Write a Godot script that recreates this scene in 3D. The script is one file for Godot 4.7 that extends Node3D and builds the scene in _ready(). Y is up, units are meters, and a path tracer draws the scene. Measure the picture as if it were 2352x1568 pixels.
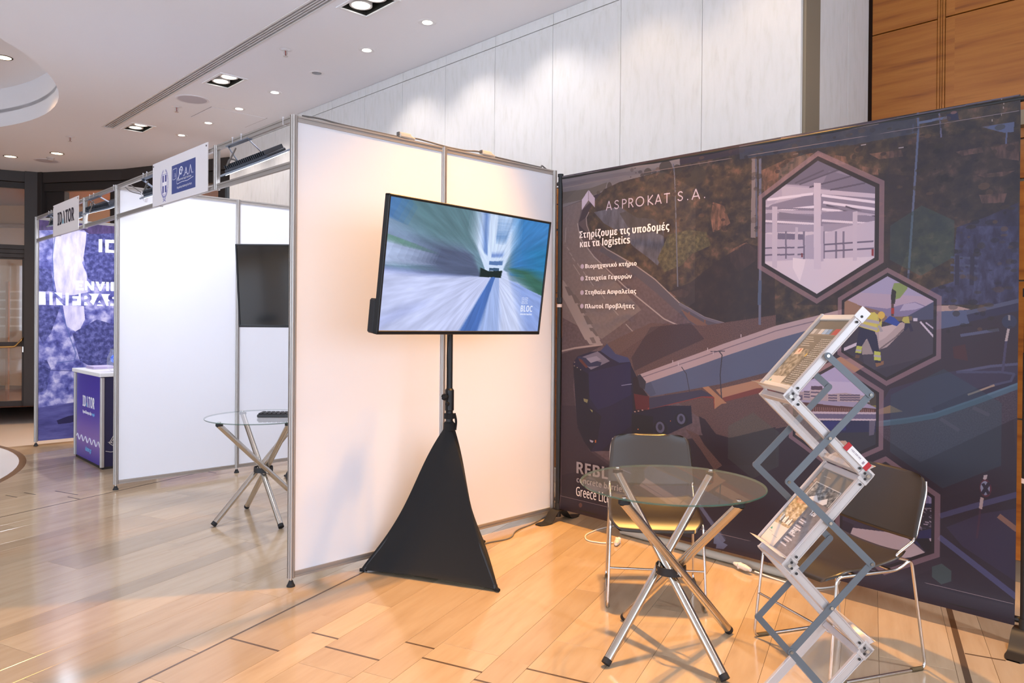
extends Node3D
# Exhibition corner of a hotel lobby. World: x runs along the white partition, away to the right; -z along the booth fronts, away to the left; y up.

class Geo:
	var v := PackedVector3Array()
	var n := PackedVector3Array()
	var t := PackedVector2Array()
	var m := Transform3D.IDENTITY

	func tri(a: Vector3, b: Vector3, c: Vector3, na: Vector3, nb: Vector3, nc: Vector3, ua := Vector2.ZERO, ub := Vector2.ZERO, uc := Vector2.ZERO) -> void:
		a = m * a
		b = m * b
		c = m * c
		na = (m.basis * na).normalized()
		nb = (m.basis * nb).normalized()
		nc = (m.basis * nc).normalized()
		if (b - a).cross(c - a).dot(na + nb + nc) > 0.0:
			v.append_array([a, c, b])
			n.append_array([na, nc, nb])
			t.append_array([ua, uc, ub])
		else:
			v.append_array([a, b, c])
			n.append_array([na, nb, nc])
			t.append_array([ua, ub, uc])

	func flat(a: Vector3, b: Vector3, c: Vector3, out: Vector3, ua := Vector2.ZERO, ub := Vector2.ZERO, uc := Vector2.ZERO) -> void:
		var g := (b - a).cross(c - a)
		if g.length_squared() < 1e-18:
			return
		g = g.normalized()
		if g.dot(out) < 0.0:
			g = -g
		tri(a, b, c, g, g, g, ua, ub, uc)

	func quad(a: Vector3, b: Vector3, c: Vector3, d: Vector3, out: Vector3, uv := true) -> void:
		# a = top left, b = top right, c = bottom right, d = bottom left
		if uv:
			flat(a, b, c, out, Vector2(0, 0), Vector2(1, 0), Vector2(1, 1))
			flat(a, c, d, out, Vector2(0, 0), Vector2(1, 1), Vector2(0, 1))
		else:
			flat(a, b, c, out)
			flat(a, c, d, out)

	func box(center: Vector3, size: Vector3, bevel := 0.0, turn := Basis.IDENTITY) -> void:
		var h := size / 2.0
		var bv := minf(bevel, minf(h.x, minf(h.y, h.z)) * 0.9)
		var ax: Array[Vector3] = [Vector3.RIGHT, Vector3.UP, Vector3.BACK]
		var keep := m
		m = m * Transform3D(turn, center)
		for i in 3:
			var j := (i + 1) % 3
			var k := (i + 2) % 3
			for s: float in [-1.0, 1.0]:
				var o: Vector3 = ax[i] * h[i] * s
				var p: Vector3 = ax[j] * (h[j] - bv)
				var q: Vector3 = ax[k] * (h[k] - bv)
				quad(o - p + q, o + p + q, o + p - q, o - p - q, ax[i] * s, true)
			if bv > 0.0:
				for sj: float in [-1.0, 1.0]:
					for sk: float in [-1.0, 1.0]:
						var e: Vector3 = ax[i] * (h[i] - bv)
						var f1: Vector3 = ax[j] * h[j] * sj + ax[k] * (h[k] - bv) * sk
						var f2: Vector3 = ax[j] * (h[j] - bv) * sj + ax[k] * h[k] * sk
						quad(f1 - e, f1 + e, f2 + e, f2 - e, ax[j] * sj + ax[k] * sk, false)
		if bv > 0.0:
			for x: float in [-1.0, 1.0]:
				for y: float in [-1.0, 1.0]:
					for z: float in [-1.0, 1.0]:
						flat(Vector3(h.x * x, (h.y - bv) * y, (h.z - bv) * z), Vector3((h.x - bv) * x, h.y * y, (h.z - bv) * z), Vector3((h.x - bv) * x, (h.y - bv) * y, h.z * z), Vector3(x, y, z))
		m = keep

	func tube(pts: Array, r: float, sides := 10, caps := true, r_end := -1.0) -> void:
		var count := pts.size()
		var dir: Vector3 = (pts[1] - pts[0]).normalized()
		var up := Vector3.UP if absf(dir.y) < 0.9 else Vector3.RIGHT
		var side := dir.cross(up).normalized()
		var rings := []
		var norms := []
		for i in count:
			var d0: Vector3 = dir if i == 0 else (pts[i] - pts[i - 1]).normalized()
			var d1: Vector3 = d0 if i == count - 1 else (pts[i + 1] - pts[i]).normalized()
			var mid := (d0 + d1).normalized()
			side = (side - mid * side.dot(mid)).normalized()
			var other := mid.cross(side)
			var rr := r if r_end < 0.0 else lerpf(r, r_end, float(i) / (count - 1))
			var ring := PackedVector3Array()
			var nn := PackedVector3Array()
			for k in sides + 1:
				var a := TAU * k / sides
				var w := side * cos(a) + other * sin(a)
				nn.append(w)
				ring.append(pts[i] + w * rr)
			rings.append(ring)
			norms.append(nn)
			if caps and (i == 0 or i == count - 1):
				var out: Vector3 = -mid if i == 0 else mid
				for k in sides:
					tri(pts[i], ring[k], ring[k + 1], out, out, out)
		for i in count - 1:
			for k in sides:
				tri(rings[i][k], rings[i][k + 1], rings[i + 1][k + 1], norms[i][k], norms[i][k + 1], norms[i + 1][k + 1])
				tri(rings[i][k], rings[i + 1][k + 1], rings[i + 1][k], norms[i][k], norms[i + 1][k + 1], norms[i + 1][k])

	func lathe(prof: Array, sides := 24, at := Vector3.ZERO, smooth := false) -> void:
		# prof: Vector2(radius, height) from one end to the other
		var cnt := prof.size()
		var ns := []
		for i in cnt - 1:
			var d: Vector2 = prof[i + 1] - prof[i]
			ns.append(Vector2(d.y, -d.x).normalized())
		for i in cnt - 1:
			var n0: Vector2 = ns[i]
			var n1: Vector2 = ns[i]
			if smooth:
				if i > 0:
					n0 = (ns[i] + ns[i - 1]).normalized()
				if i < cnt - 2:
					n1 = (ns[i] + ns[i + 1]).normalized()
			for k in sides:
				var a := TAU * k / sides
				var b := TAU * (k + 1) / sides
				var ra := Vector3(cos(a), 0, sin(a))
				var rb := Vector3(cos(b), 0, sin(b))
				var p0: Vector2 = prof[i]
				var p1: Vector2 = prof[i + 1]
				var q: Array[Vector3] = [at + ra * p0.x + Vector3.UP * p0.y, at + rb * p0.x + Vector3.UP * p0.y, at + rb * p1.x + Vector3.UP * p1.y, at + ra * p1.x + Vector3.UP * p1.y]
				var w: Array[Vector3] = [ra * n0.x + Vector3.UP * n0.y, rb * n0.x + Vector3.UP * n0.y, rb * n1.x + Vector3.UP * n1.y, ra * n1.x + Vector3.UP * n1.y]
				if p0.x > 1e-6:
					tri(q[0], q[1], q[2], w[0], w[1], w[2])
				if p1.x > 1e-6:
					tri(q[0], q[2], q[3], w[0], w[2], w[3])

	func prism(poly: PackedVector2Array, d0: float, d1: float) -> void:
		# polygon in x,y, from z = d0 to z = d1
		var idx := Geometry2D.triangulate_polygon(poly)
		var zs: Array[float] = [d0, d1]
		for s in 2:
			var out := Vector3(0, 0, -1.0 if (s == 0) == (d0 < d1) else 1.0)
			for i in range(0, idx.size(), 3):
				var a := poly[idx[i]]
				var b := poly[idx[i + 1]]
				var c := poly[idx[i + 2]]
				flat(Vector3(a.x, a.y, zs[s]), Vector3(b.x, b.y, zs[s]), Vector3(c.x, c.y, zs[s]), out)
		var area := 0.0
		for i in poly.size():
			area += poly[i].cross(poly[(i + 1) % poly.size()])
		for i in poly.size():
			var a := poly[i]
			var b := poly[(i + 1) % poly.size()]
			var e := (b - a) * signf(area)
			quad(Vector3(a.x, a.y, d0), Vector3(b.x, b.y, d0), Vector3(b.x, b.y, d1), Vector3(a.x, a.y, d1), Vector3(e.y, -e.x, 0), false)

	func sheet(rows: int, cols: int, f: Callable, both := false) -> void:
		# f(u, v) gives a point; smooth normals by differences
		var p := []
		var w := []
		var e := 0.002
		for i in rows + 1:
			for j in cols + 1:
				var u := float(j) / cols
				var q := float(i) / rows
				p.append(f.call(u, q))
				var du: Vector3 = f.call(minf(u + e, 1.0), q) - f.call(maxf(u - e, 0.0), q)
				var dv: Vector3 = f.call(u, minf(q + e, 1.0)) - f.call(u, maxf(q - e, 0.0))
				var g := du.cross(dv)
				w.append(g.normalized() if g.length_squared() > 1e-20 else Vector3.UP)
		for i in rows:
			for j in cols:
				var a := i * (cols + 1) + j
				var b := a + 1
				var c := b + cols + 1
				var d := a + cols + 1
				var ua := Vector2(float(j) / cols, float(i) / rows)
				var uc := Vector2(float(j + 1) / cols, float(i + 1) / rows)
				tri(p[a], p[b], p[c], w[a], w[b], w[c], ua, Vector2(uc.x, ua.y), uc)
				tri(p[a], p[c], p[d], w[a], w[c], w[d], ua, uc, Vector2(ua.x, uc.y))

	func mesh() -> ArrayMesh:
		var arr := []
		arr.resize(Mesh.ARRAY_MAX)
		arr[Mesh.ARRAY_VERTEX] = v
		arr[Mesh.ARRAY_NORMAL] = n
		arr[Mesh.ARRAY_TEX_UV] = t
		var out := ArrayMesh.new()
		out.add_surface_from_arrays(Mesh.PRIMITIVE_TRIANGLES, arr)
		return out


# ---------- painting flat print into an Image
class Ink:
	var img: Image
	var w: int
	var h: int

	func _init(width: int, height: int, fill := Color.WHITE) -> void:
		w = width
		h = height
		img = Image.create(w, h, false, Image.FORMAT_RGBA8)
		img.fill(fill)

	func spans(pts: PackedVector2Array, f: Callable) -> void:
		var lo := INF
		var hi := -INF
		for p in pts:
			lo = minf(lo, p.y)
			hi = maxf(hi, p.y)
		for y in range(maxi(0, int(floor(lo))), mini(h - 1, int(ceil(hi))) + 1):
			var xs: Array[float] = []
			var yy := y + 0.5
			for i in pts.size():
				var a := pts[i]
				var b := pts[(i + 1) % pts.size()]
				if (a.y <= yy) != (b.y <= yy):
					xs.append(a.x + (yy - a.y) / (b.y - a.y) * (b.x - a.x))
			xs.sort()
			for i in range(0, xs.size() - 1, 2):
				var x0 := clampi(int(round(xs[i])), 0, w)
				var x1 := clampi(int(round(xs[i + 1])), 0, w)
				if x1 > x0:
					f.call(x0, y, x1 - x0)

	func poly(pts: PackedVector2Array, c: Color) -> void:
		if c.a >= 0.999:
			spans(pts, func(x, y, l): img.fill_rect(Rect2i(x, y, l, 1), c))
		else:
			var row := Image.create(w, 1, false, Image.FORMAT_RGBA8)
			row.fill(c)
			spans(pts, func(x, y, l): img.blend_rect(row, Rect2i(0, 0, l, 1), Vector2i(x, y)))

	func from(pts: PackedVector2Array, src: Image) -> void:
		spans(pts, func(x, y, l): img.blend_rect(src, Rect2i(x, y, l, 1), Vector2i(x, y)))

	func line(pts: PackedVector2Array, width: float, c: Color) -> void:
		for i in pts.size() - 1:
			var a := pts[i]
			var b := pts[i + 1]
			var d := (b - a).normalized()
			var o := Vector2(-d.y, d.x) * width / 2.0
			var e := d * width * 0.2
			poly(PackedVector2Array([a + o - e, b + o + e, b - o + e, a - o - e]), c)

	func oval(c: Vector2, rx: float, ry: float, col: Color, steps := 24) -> void:
		var pts := PackedVector2Array()
		for k in steps:
			pts.append(c + Vector2(cos(TAU * k / steps) * rx, sin(TAU * k / steps) * ry))
		poly(pts, col)

	func texture() -> ImageTexture:
		img.generate_mipmaps()
		return ImageTexture.create_from_image(img)


func pv(flat_list: Array) -> PackedVector2Array:
	var out := PackedVector2Array()
	for i in range(0, flat_list.size(), 2):
		out.append(Vector2(flat_list[i], flat_list[i + 1]))
	return out


func ramp_image(w: int, h: int, noise: FastNoiseLite, stops: Array, scale := Vector2.ONE, alpha := 1.0) -> Image:
	# a noise picture pushed through a colour ramp; scale stretches it
	var g := noise.get_image(maxi(1, int(w / scale.x)), maxi(1, int(h / scale.y)), false, false, true)
	if scale != Vector2.ONE:
		g.resize(w, h, Image.INTERPOLATE_CUBIC)
	var src := g.get_data()
	var lut := PackedByteArray()
	for i in 256:
		var f := i / 255.0 * (stops.size() - 1)
		var k := mini(int(f), stops.size() - 2)
		var c: Color = Color(stops[k]).lerp(Color(stops[k + 1]), f - k)
		lut.append_array([c.r8, c.g8, c.b8])
	var a8 := int(alpha * 255)
	var dst := PackedByteArray()
	dst.resize(w * h * 4)
	var j := 0
	for i in w * h:
		var b := src[i] * 3
		dst[j] = lut[b]
		dst[j + 1] = lut[b + 1]
		dst[j + 2] = lut[b + 2]
		dst[j + 3] = a8
		j += 4
	return Image.create_from_data(w, h, false, Image.FORMAT_RGBA8, dst)


func noise(kind: int, freq: float, octaves: int, seed_value: int, warp := 0.0) -> FastNoiseLite:
	var f := FastNoiseLite.new()
	f.noise_type = kind
	f.frequency = freq
	f.seed = seed_value
	f.fractal_type = FastNoiseLite.FRACTAL_FBM
	f.fractal_octaves = octaves
	f.fractal_gain = 0.55
	if warp > 0.0:
		f.domain_warp_enabled = true
		f.domain_warp_amplitude = warp
		f.domain_warp_frequency = freq * 2.0
	return f


# ---------- naming and grouping
var taken := {}
var M := {}

func numbered(called: String) -> String:
	if not taken.has(called):
		taken[called] = 0
		return called
	taken[called] += 1
	return "%s_%03d" % [called, taken[called]]

func obj(called: String, g, mat: Material, parent: Node = self) -> MeshInstance3D:
	var o := MeshInstance3D.new()
	o.name = numbered(called) if parent == self else called
	o.mesh = g.mesh() if g is Geo else g
	o.material_override = mat
	parent.add_child(o, true)
	return o

func tag(o: Node, label: String, category: String, group := "") -> Node:
	o.set_meta("label", label)
	o.set_meta("category", category)
	if group:
		o.set_meta("group", group)
	return o

func thing(called: String, label: String, category: String, at := Vector3.ZERO, turn := 0.0, group := "") -> Node3D:
	var o := Node3D.new()
	o.name = numbered(called)
	add_child(o)
	o.position = at
	o.rotation.y = turn
	tag(o, label, category, group)
	return o

func struct(called: String, at := Vector3.ZERO, turn := 0.0) -> Node3D:
	var o := Node3D.new()
	o.name = numbered(called)
	add_child(o)
	o.position = at
	o.rotation.y = turn
	o.set_meta("kind", "structure")
	return o

func copy_of(src: Node3D, at: Vector3, turn: float, label: String) -> Node3D:
	var c: Node3D = src.duplicate()
	c.name = numbered(String(src.name).rstrip("0123456789").trim_suffix("_"))
	add_child(c)
	c.position = at
	c.rotation.y = turn
	c.set_meta("label", label)
	return c

func mat(color: String, rough := 0.6, metal := 0.0) -> StandardMaterial3D:
	var s := StandardMaterial3D.new()
	s.albedo_color = Color(color)
	s.roughness = rough
	s.metallic = metal
	return s

func glow(color: String, energy: float) -> StandardMaterial3D:
	var s := mat("202020", 0.5)
	s.emission_enabled = true
	s.emission = Color(color)
	s.emission_energy_multiplier = energy
	return s

func print_mat(tex: Texture2D, rough := 0.6) -> StandardMaterial3D:
	var s := StandardMaterial3D.new()
	s.albedo_texture = tex
	s.roughness = rough
	s.texture_repeat = false
	return s

func rounded(pts: Array, r: float, seg := 5) -> Array:
	var out := [pts[0]]
	for i in range(1, pts.size() - 1):
		var a: Vector3 = pts[i - 1]
		var b: Vector3 = pts[i]
		var c: Vector3 = pts[i + 1]
		var k := minf(r, minf(a.distance_to(b), b.distance_to(c)) * 0.45)
		var p := b + (a - b).normalized() * k
		var q := b + (c - b).normalized() * k
		for s in seg + 1:
			var f := float(s) / seg
			out.append(p.lerp(b, f).lerp(b.lerp(q, f), f))
	out.append(pts[-1])
	return out

func letters(called: String, parent: Node3D, text: String, width: float, cap: float, at: Vector3, axes: Basis, m: Material, bold := true, mono_depth := 0.0015, serif := false) -> MeshInstance3D:
	# at = left end of the baseline; axes.x runs along the line, axes.y up, axes.z out of the surface
	var f := SystemFont.new()
	f.font_names = PackedStringArray(["Droid Serif" if serif else "Droid Sans"])
	f.font_weight = 700 if bold else 400
	var t := TextMesh.new()
	t.font = f
	t.text = text
	t.font_size = 64
	t.pixel_size = cap / (64.0 * 0.714)
	t.depth = mono_depth
	t.curve_step = 1.5
	t.horizontal_alignment = HORIZONTAL_ALIGNMENT_LEFT
	t.vertical_alignment = VERTICAL_ALIGNMENT_BOTTOM
	var box := t.get_aabb()
	var o := MeshInstance3D.new()
	o.name = called
	o.mesh = t
	o.material_override = m
	var sx := width / box.size.x if width > 0.0 else 1.0
	# the lowest stroke of the text may be a descender: find the baseline from a plain capital
	var ref := TextMesh.new()
	ref.font = f
	ref.text = "H"
	ref.font_size = 64
	ref.pixel_size = t.pixel_size
	ref.depth = mono_depth
	ref.horizontal_alignment = HORIZONTAL_ALIGNMENT_LEFT
	ref.vertical_alignment = VERTICAL_ALIGNMENT_BOTTOM
	var base := ref.get_aabb().position.y
	var b := Basis(axes.x * sx, axes.y, axes.z)
	o.transform = Transform3D(b, at - b * Vector3(box.position.x, base, -mono_depth / 2.0))
	parent.add_child(o, true)
	return o


const FLOOR_TURN := 0.349
const CEIL := 4.15
const WALL := 2.93

func _ready() -> void:
	# camera, upright lens with the frame slid down
	var cam := Camera3D.new()
	cam.name = "camera"
	cam.projection = Camera3D.PROJECTION_FRUSTUM
	cam.near = 0.05
	cam.far = 60.0
	cam.size = 0.05 * 1568.0 / 1700.46
	cam.frustum_offset = Vector2(0.0, -0.05 * (784.0 - 740.38) / 1700.46)
	var yaw := 0.7697
	var pitch := -0.0049
	var roll := 0.0082
	var fw := Vector3(sin(yaw), 0, -cos(yaw))
	var rt := Vector3(cos(yaw), 0, sin(yaw))
	var f2 := fw * cos(pitch) + Vector3.UP * sin(pitch)
	var u2 := Vector3.UP * cos(pitch) - fw * sin(pitch)
	var r3 := rt * cos(roll) + u2 * sin(roll)
	var u3 := u2 * cos(roll) - rt * sin(roll)
	cam.transform = Transform3D(Basis(r3, u3, -f2), Vector3(-1.8977, 1.4306, 3.6312))
	add_child(cam)
	cam.current = true

	# added fill sky light through made openings behind and beside the camera; exposure
	var world := WorldEnvironment.new()
	world.name = "world"
	var env := Environment.new()
	env.background_mode = Environment.BG_COLOR
	env.background_color = Color(0.84, 0.91, 1.0)
	env.background_energy_multiplier = 5.0
	env.tonemap_mode = Environment.TONE_MAPPER_LINEAR
	env.tonemap_exposure = 1.04
	env.sdfgi_enabled = true
	env.ssao_enabled = true
	env.ssil_enabled = true
	world.environment = env
	add_child(world)

	materials()
	build_floor()
	build_ceiling()
	build_walls()
	build_facade()
	ceiling_fittings()
	booths()
	booth_lights()
	signs()
	mural_and_counter()
	banner_stand()
	tv_stands()
	tables()
	chairs()
	brochure_rack()
	small_things()


func lamp_spot(called: String, parent: Node3D, at: Vector3, towards: Vector3, energy: float, color: String, angle: float, soft := 0.05, blend := 0.5) -> void:
	var l := SpotLight3D.new()
	l.name = called
	l.light_color = Color(color)
	l.light_energy = energy
	l.spot_angle = angle
	l.spot_angle_attenuation = blend
	l.spot_range = 25.0
	l.spot_attenuation = 2.0
	l.light_size = soft
	l.shadow_enabled = true
	parent.add_child(l, true)
	var d := (towards - at).normalized()
	var up := Vector3.UP if absf(d.y) < 0.98 else Vector3.RIGHT
	l.global_transform = Transform3D(Basis.looking_at(d, up), at)


func materials() -> void:
	# polished, wood-veined marble: fine streaks along one axis
	var fine := ramp_image(512, 1024, noise(FastNoiseLite.TYPE_SIMPLEX_SMOOTH, 0.02, 5, 11), ["c0a27e", "cfb28c", "d5b994", "dabf9a", "d2b690"], Vector2(1.0, 9.0))
	var broad := ramp_image(512, 1024, noise(FastNoiseLite.TYPE_SIMPLEX_SMOOTH, 0.008, 4, 5), ["ceb08a", "d8bc96", "dfc5a0"], Vector2(1.0, 4.0), 0.45)
	fine.blend_rect(broad, Rect2i(0, 0, 512, 1024), Vector2i.ZERO)
	fine.rotate_90(CLOCKWISE)
	fine.generate_mipmaps()
	var tex := ImageTexture.create_from_image(fine)
	var planks := []
	for k in 8:
		var s := StandardMaterial3D.new()
		s.albedo_texture = tex
		var tone: float = [1.0, 0.96, 1.03, 0.93, 1.0, 0.98, 1.02, 0.95][k]
		var c := Color(0.88, 0.88, 0.90) * tone
		s.albedo_color = Color(minf(c.r, 1), minf(c.g, 1), minf(c.b, 1))
		s.uv1_triplanar = true
		s.uv1_scale = Vector3(0.7, 1.4, 1.4)
		s.uv1_offset = Vector3(k * 0.37, k * 0.21, k * 0.61)
		s.roughness = 0.13
		s.metallic_specular = 0.5
		planks.append(s)
	M.planks = planks
	M.grout = mat("b0906c", 0.3)
	M.inlay = mat("5c4a3a", 0.25)
	M.ceiling = mat("f8f7fa", 0.85)
	M.slab = StandardMaterial3D.new()
	var conc := ramp_image(512, 1024, noise(FastNoiseLite.TYPE_SIMPLEX_SMOOTH, 0.03, 5, 31, 12.0), ["d9d5d1", "e1ded9", "e4e1de", "e6e3e0", "e3dfdc"], Vector2(1.0, 5.0))
	conc.generate_mipmaps()
	M.slab.albedo_texture = ImageTexture.create_from_image(conc)
	M.slab.uv1_triplanar = true
	M.slab.uv1_world_triplanar = true
	M.slab.uv1_scale = Vector3(0.9, 0.5, 0.9)
	M.slab.roughness = 0.7
	M.joint = mat("8a7c68", 0.9)
	var veneer := ramp_image(512, 1024, noise(FastNoiseLite.TYPE_SIMPLEX_SMOOTH, 0.02, 5, 21), ["874a18", "a5601f", "ad6824", "b5702a", "a2601f"], Vector2(1.0, 14.0))
	veneer.rotate_90(CLOCKWISE)
	veneer.generate_mipmaps()
	M.wood = StandardMaterial3D.new()
	M.wood.albedo_texture = ImageTexture.create_from_image(veneer)
	M.wood.uv1_triplanar = true
	M.wood.uv1_world_triplanar = true
	M.wood.uv1_scale = Vector3(0.5, 1.1, 0.5)
	M.wood.roughness = 0.42
	M.wood_gap = mat("3a1e0a", 0.8)
	M.alu = mat("b9b2ac", 0.42, 0.65)
	M.alu_dark = mat("55504d", 0.6, 0.5)
	M.panel = mat("eeeeF4", 0.32)
	M.panel.metallic_specular = 0.4
	M.black = mat("141416", 0.45)
	M.black_soft = mat("0e0e10", 0.85)
	M.rubber = mat("1c1b1d", 0.7)
	M.frame_dark = mat("37312f", 0.55)
	M.frame_shaded = mat("2a2524", 0.6)  # shade put into the colour: darker copy for recessed and turned-away frame parts
	M.chrome = mat("d8d4d0", 0.14, 1.0)
	M.steel = mat("c9c2b8", 0.2, 1.0)
	M.white_plastic = mat("e6e2dc", 0.4)
	M.cable_grey = mat("6f6a66", 0.6)
	M.glass = mat("ffffff", 0.02)
	M.glass.transparency = BaseMaterial3D.TRANSPARENCY_ALPHA
	M.glass.albedo_color = Color(0.93, 0.98, 0.96, 0.06)
	M.glass_edge = mat("5f7d72", 0.1)
	M.glass_edge.transparency = BaseMaterial3D.TRANSPARENCY_ALPHA
	M.glass_edge.albedo_color = Color(0.25, 0.40, 0.35, 0.75)
	M.acrylic = mat("ffffff", 0.05)
	M.acrylic.transparency = BaseMaterial3D.TRANSPARENCY_ALPHA
	M.acrylic.albedo_color = Color(0.97, 0.97, 0.98, 0.12)
	M.lamp_white = glow("fff6e6", 6.0)
	M.lamp_warm = glow("ffe6bd", 6.0)
	M.lamp_cool = glow("eaf2ff", 8.0)


# ---------- the setting
func fuv(u: float, v: float, y := 0.0) -> Vector3:
	return Vector3(u * cos(FLOOR_TURN) + v * sin(FLOOR_TURN), y, -u * sin(FLOOR_TURN) + v * cos(FLOOR_TURN))

func build_floor() -> void:
	var fl := struct("floor", Vector3.ZERO, FLOOR_TURN)
	var g := Geo.new()
	g.m = Transform3D(Basis(Vector3.UP, -FLOOR_TURN), Vector3.ZERO)
	g.box(Vector3(0, -0.208, 2.05), Vector3(18.4, 0.4, 16.0))
	g.box(Vector3(-5.05, -0.208, -11.0), Vector3(8.3, 0.4, 10.1))
	obj("slab", g, M.grout, fl)
	# past the booths the floor falls gently to the shopfront
	var rp := Geo.new()
	rp.m = g.m
	rp.quad(Vector3(-0.9, -0.004, -5.95), Vector3(9.2, -0.004, -5.95), Vector3(9.2, -0.30, -12.4), Vector3(-0.9, -0.30, -12.4), Vector3.UP)
	rp.quad(Vector3(-9.2, -0.30, -12.4), Vector3(9.2, -0.30, -12.4), Vector3(9.2, -0.30, -19.0), Vector3(-9.2, -0.30, -19.0), Vector3.UP)
	rp.quad(Vector3(-0.9, -0.004, -5.95), Vector3(-0.9, -0.30, -12.4), Vector3(-0.9, -0.6, -12.4), Vector3(-0.9, -0.6, -5.95), Vector3.RIGHT)
	var rm: StandardMaterial3D = M.planks[3].duplicate()
	rm.albedo_color = Color(0.62, 0.44, 0.30)
	rm.uv1_world_triplanar = true
	obj("floor_ramp", rp, rm).set_meta("kind", "structure")
	var rng := RandomNumberGenerator.new()
	rng.seed = 4
	var meshes := {}
	# rows of alternating width run along local x; a long dark seam every seven rows
	var edges := []
	var v := 0.207
	var wide := true
	while v < 3.6:
		edges.append([v, v + (0.285 if wide else 0.148)])
		v += 0.285 if wide else 0.148
		wide = not wide
	v = 0.207
	wide = false
	while v > -9.4:
		var w := 0.285 if wide else 0.148
		edges.append([v - w, v])
		v -= w
		wide = not wide
	var count := 0
	for e: Array in edges:
		var mid: float = (e[0] + e[1]) / 2.0
		var u_from := -2.6
		var u_to := 4.6
		if mid < -4.5:
			u_from = -0.6
			u_to = 5.2
		elif mid > 0.3:
			u_from = -2.2
			u_to = 2.4
		var u := u_from - rng.randf() * 0.8
		while u < u_to:
			var ln: float = [1.1, 1.5, 1.9, 2.3][rng.randi() % 4]
			if mid < -4.5:
				ln = 2.3
			var wp := Vector3(u + ln, 0, mid).rotated(Vector3.UP, FLOOR_TURN)
			if wp.x > -0.9 and wp.z < -5.95:
				u += ln
				continue
			var key := "%.2f_%.3f" % [ln, e[1] - e[0]]
			if not meshes.has(key):
				var p := Geo.new()
				p.box(Vector3(0, -0.009, 0), Vector3(ln - 0.0012, 0.018, e[1] - e[0] - 0.0012), 0.0008)
				meshes[key] = p.mesh()
			var o := obj("plank", meshes[key], M.planks[rng.randi() % 8], fl)
			o.position = Vector3(u + ln / 2.0, 0, mid)
			u += ln
			count += 1
	# dark inlaid strips, flush with the stone
	for s: Array in [[0.207, 0.011, -2.6, 6.0], [-2.76, 0.012, -2.2, 6.0], [3.125, 0.026, -2.0, 3.2], [-2.76, 0.012, 6.0, 6.5]]:
		var p := Geo.new()
		p.box(Vector3((s[2] + s[3]) / 2.0, -0.004, s[0]), Vector3(s[3] - s[2], 0.0092, s[1]))
		obj("inlay_strip", p, M.inlay, fl)
	for s: Array in [[-0.61, 0.207, 0.285], [-0.40, 0.492, 0.148], [-0.486, 0.64, 0.285], [-0.29, 0.925, 0.148], [-0.385, 1.073, 0.285], [-0.45, 1.358, 0.148], [-0.274, 1.506, 0.285], [0.71, 3.14, 0.148],
			[0.77, -3.2, 0.285], [0.69, -2.92, 0.148], [0.62, -3.36, 0.148], [0.5, -3.4, 0.148], [1.88, -2.76, 0.148]]:
		var p := Geo.new()
		p.box(Vector3(s[0], -0.004, s[1] + s[2] / 2.0), Vector3(0.011, 0.0092, s[2]))
		obj("inlay_strip", p, M.inlay, fl)
	# round medallion of white marble under the ceiling dome
	var disc := Geo.new()
	disc.lathe([Vector2(0.0, 0.0012), Vector2(2.80, 0.0012), Vector2(2.80, -0.006)], 96)
	var med := obj("medallion", disc, mat("f2ebe2", 0.12), fl)
	med.position = Vector3(-3.07, 0, -5.42).rotated(Vector3.UP, -FLOOR_TURN)
	var ring := Geo.new()
	ring.lathe([Vector2(2.80, 0.0014), Vector2(2.86, 0.0014), Vector2(2.86, -0.006)], 96)
	var rg := obj("medallion_ring", ring, mat("7d5a3c", 0.2), fl)
	rg.position = med.position


func build_ceiling() -> void:
	# flat ceiling with a round raised dome and a cut for each recessed fitting
	var c := CSGCombiner3D.new()
	c.name = "ceiling"
	c.set_meta("kind", "structure")
	add_child(c)
	var p := CSGPolygon3D.new()
	p.name = "ceiling_plate"
	p.polygon = pv([-9.0, 9.5, 4.6, 9.5, 4.6, -8.0, 7.0, -8.0, 7.0, -19.0, -9.0, -19.0])
	p.depth = 0.25
	p.material = M.ceiling
	p.transform = Transform3D(Basis(Vector3.RIGHT, Vector3.BACK, Vector3.DOWN), Vector3(0, CEIL, 0))
	c.add_child(p)
	var dome := CSGCylinder3D.new()
	dome.name = "dome_cut"
	dome.operation = CSGShape3D.OPERATION_SUBTRACTION
	dome.radius = 3.95
	dome.height = 1.0
	dome.sides = 96
	dome.material = M.ceiling
	dome.position = Vector3(-3.41, CEIL, -7.74)
	c.add_child(dome)
	for z: float in [-7.847, -4.843, -1.872, 1.13, 4.13]:
		var b := CSGBox3D.new()
		b.name = "spot_cut"
		b.operation = CSGShape3D.OPERATION_SUBTRACTION
		b.size = Vector3(0.27, 0.36, 0.47)
		b.material = M.ceiling
		b.position = Vector3(1.665, CEIL, z)
		c.add_child(b, true)
	var sl := CSGBox3D.new()
	sl.name = "slot_cut"
	sl.operation = CSGShape3D.OPERATION_SUBTRACTION
	sl.size = Vector3(0.125, 0.3, 16.0)
	sl.material = M.ceiling
	sl.position = Vector3(1.348, CEIL, -0.145)
	c.add_child(sl, true)
	# ring wall and lid of the dome
	var g := Geo.new()
	g.lathe([Vector2(3.95, 0.2), Vector2(3.95, 0.55)], 96, Vector3(-3.41, CEIL, -7.74), true)
	g.lathe([Vector2(4.05, 0.55), Vector2(4.05, 0.2)], 96, Vector3(-3.41, CEIL, -7.74), true)
	g.lathe([Vector2(0.0, 0.55), Vector2(4.05, 0.55), Vector2(4.05, 0.7), Vector2(0.0, 0.7)], 96, Vector3(-3.41, CEIL, -7.74))
	var dm := obj("ceiling_dome", g, M.ceiling)
	dm.set_meta("kind", "structure")


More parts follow.
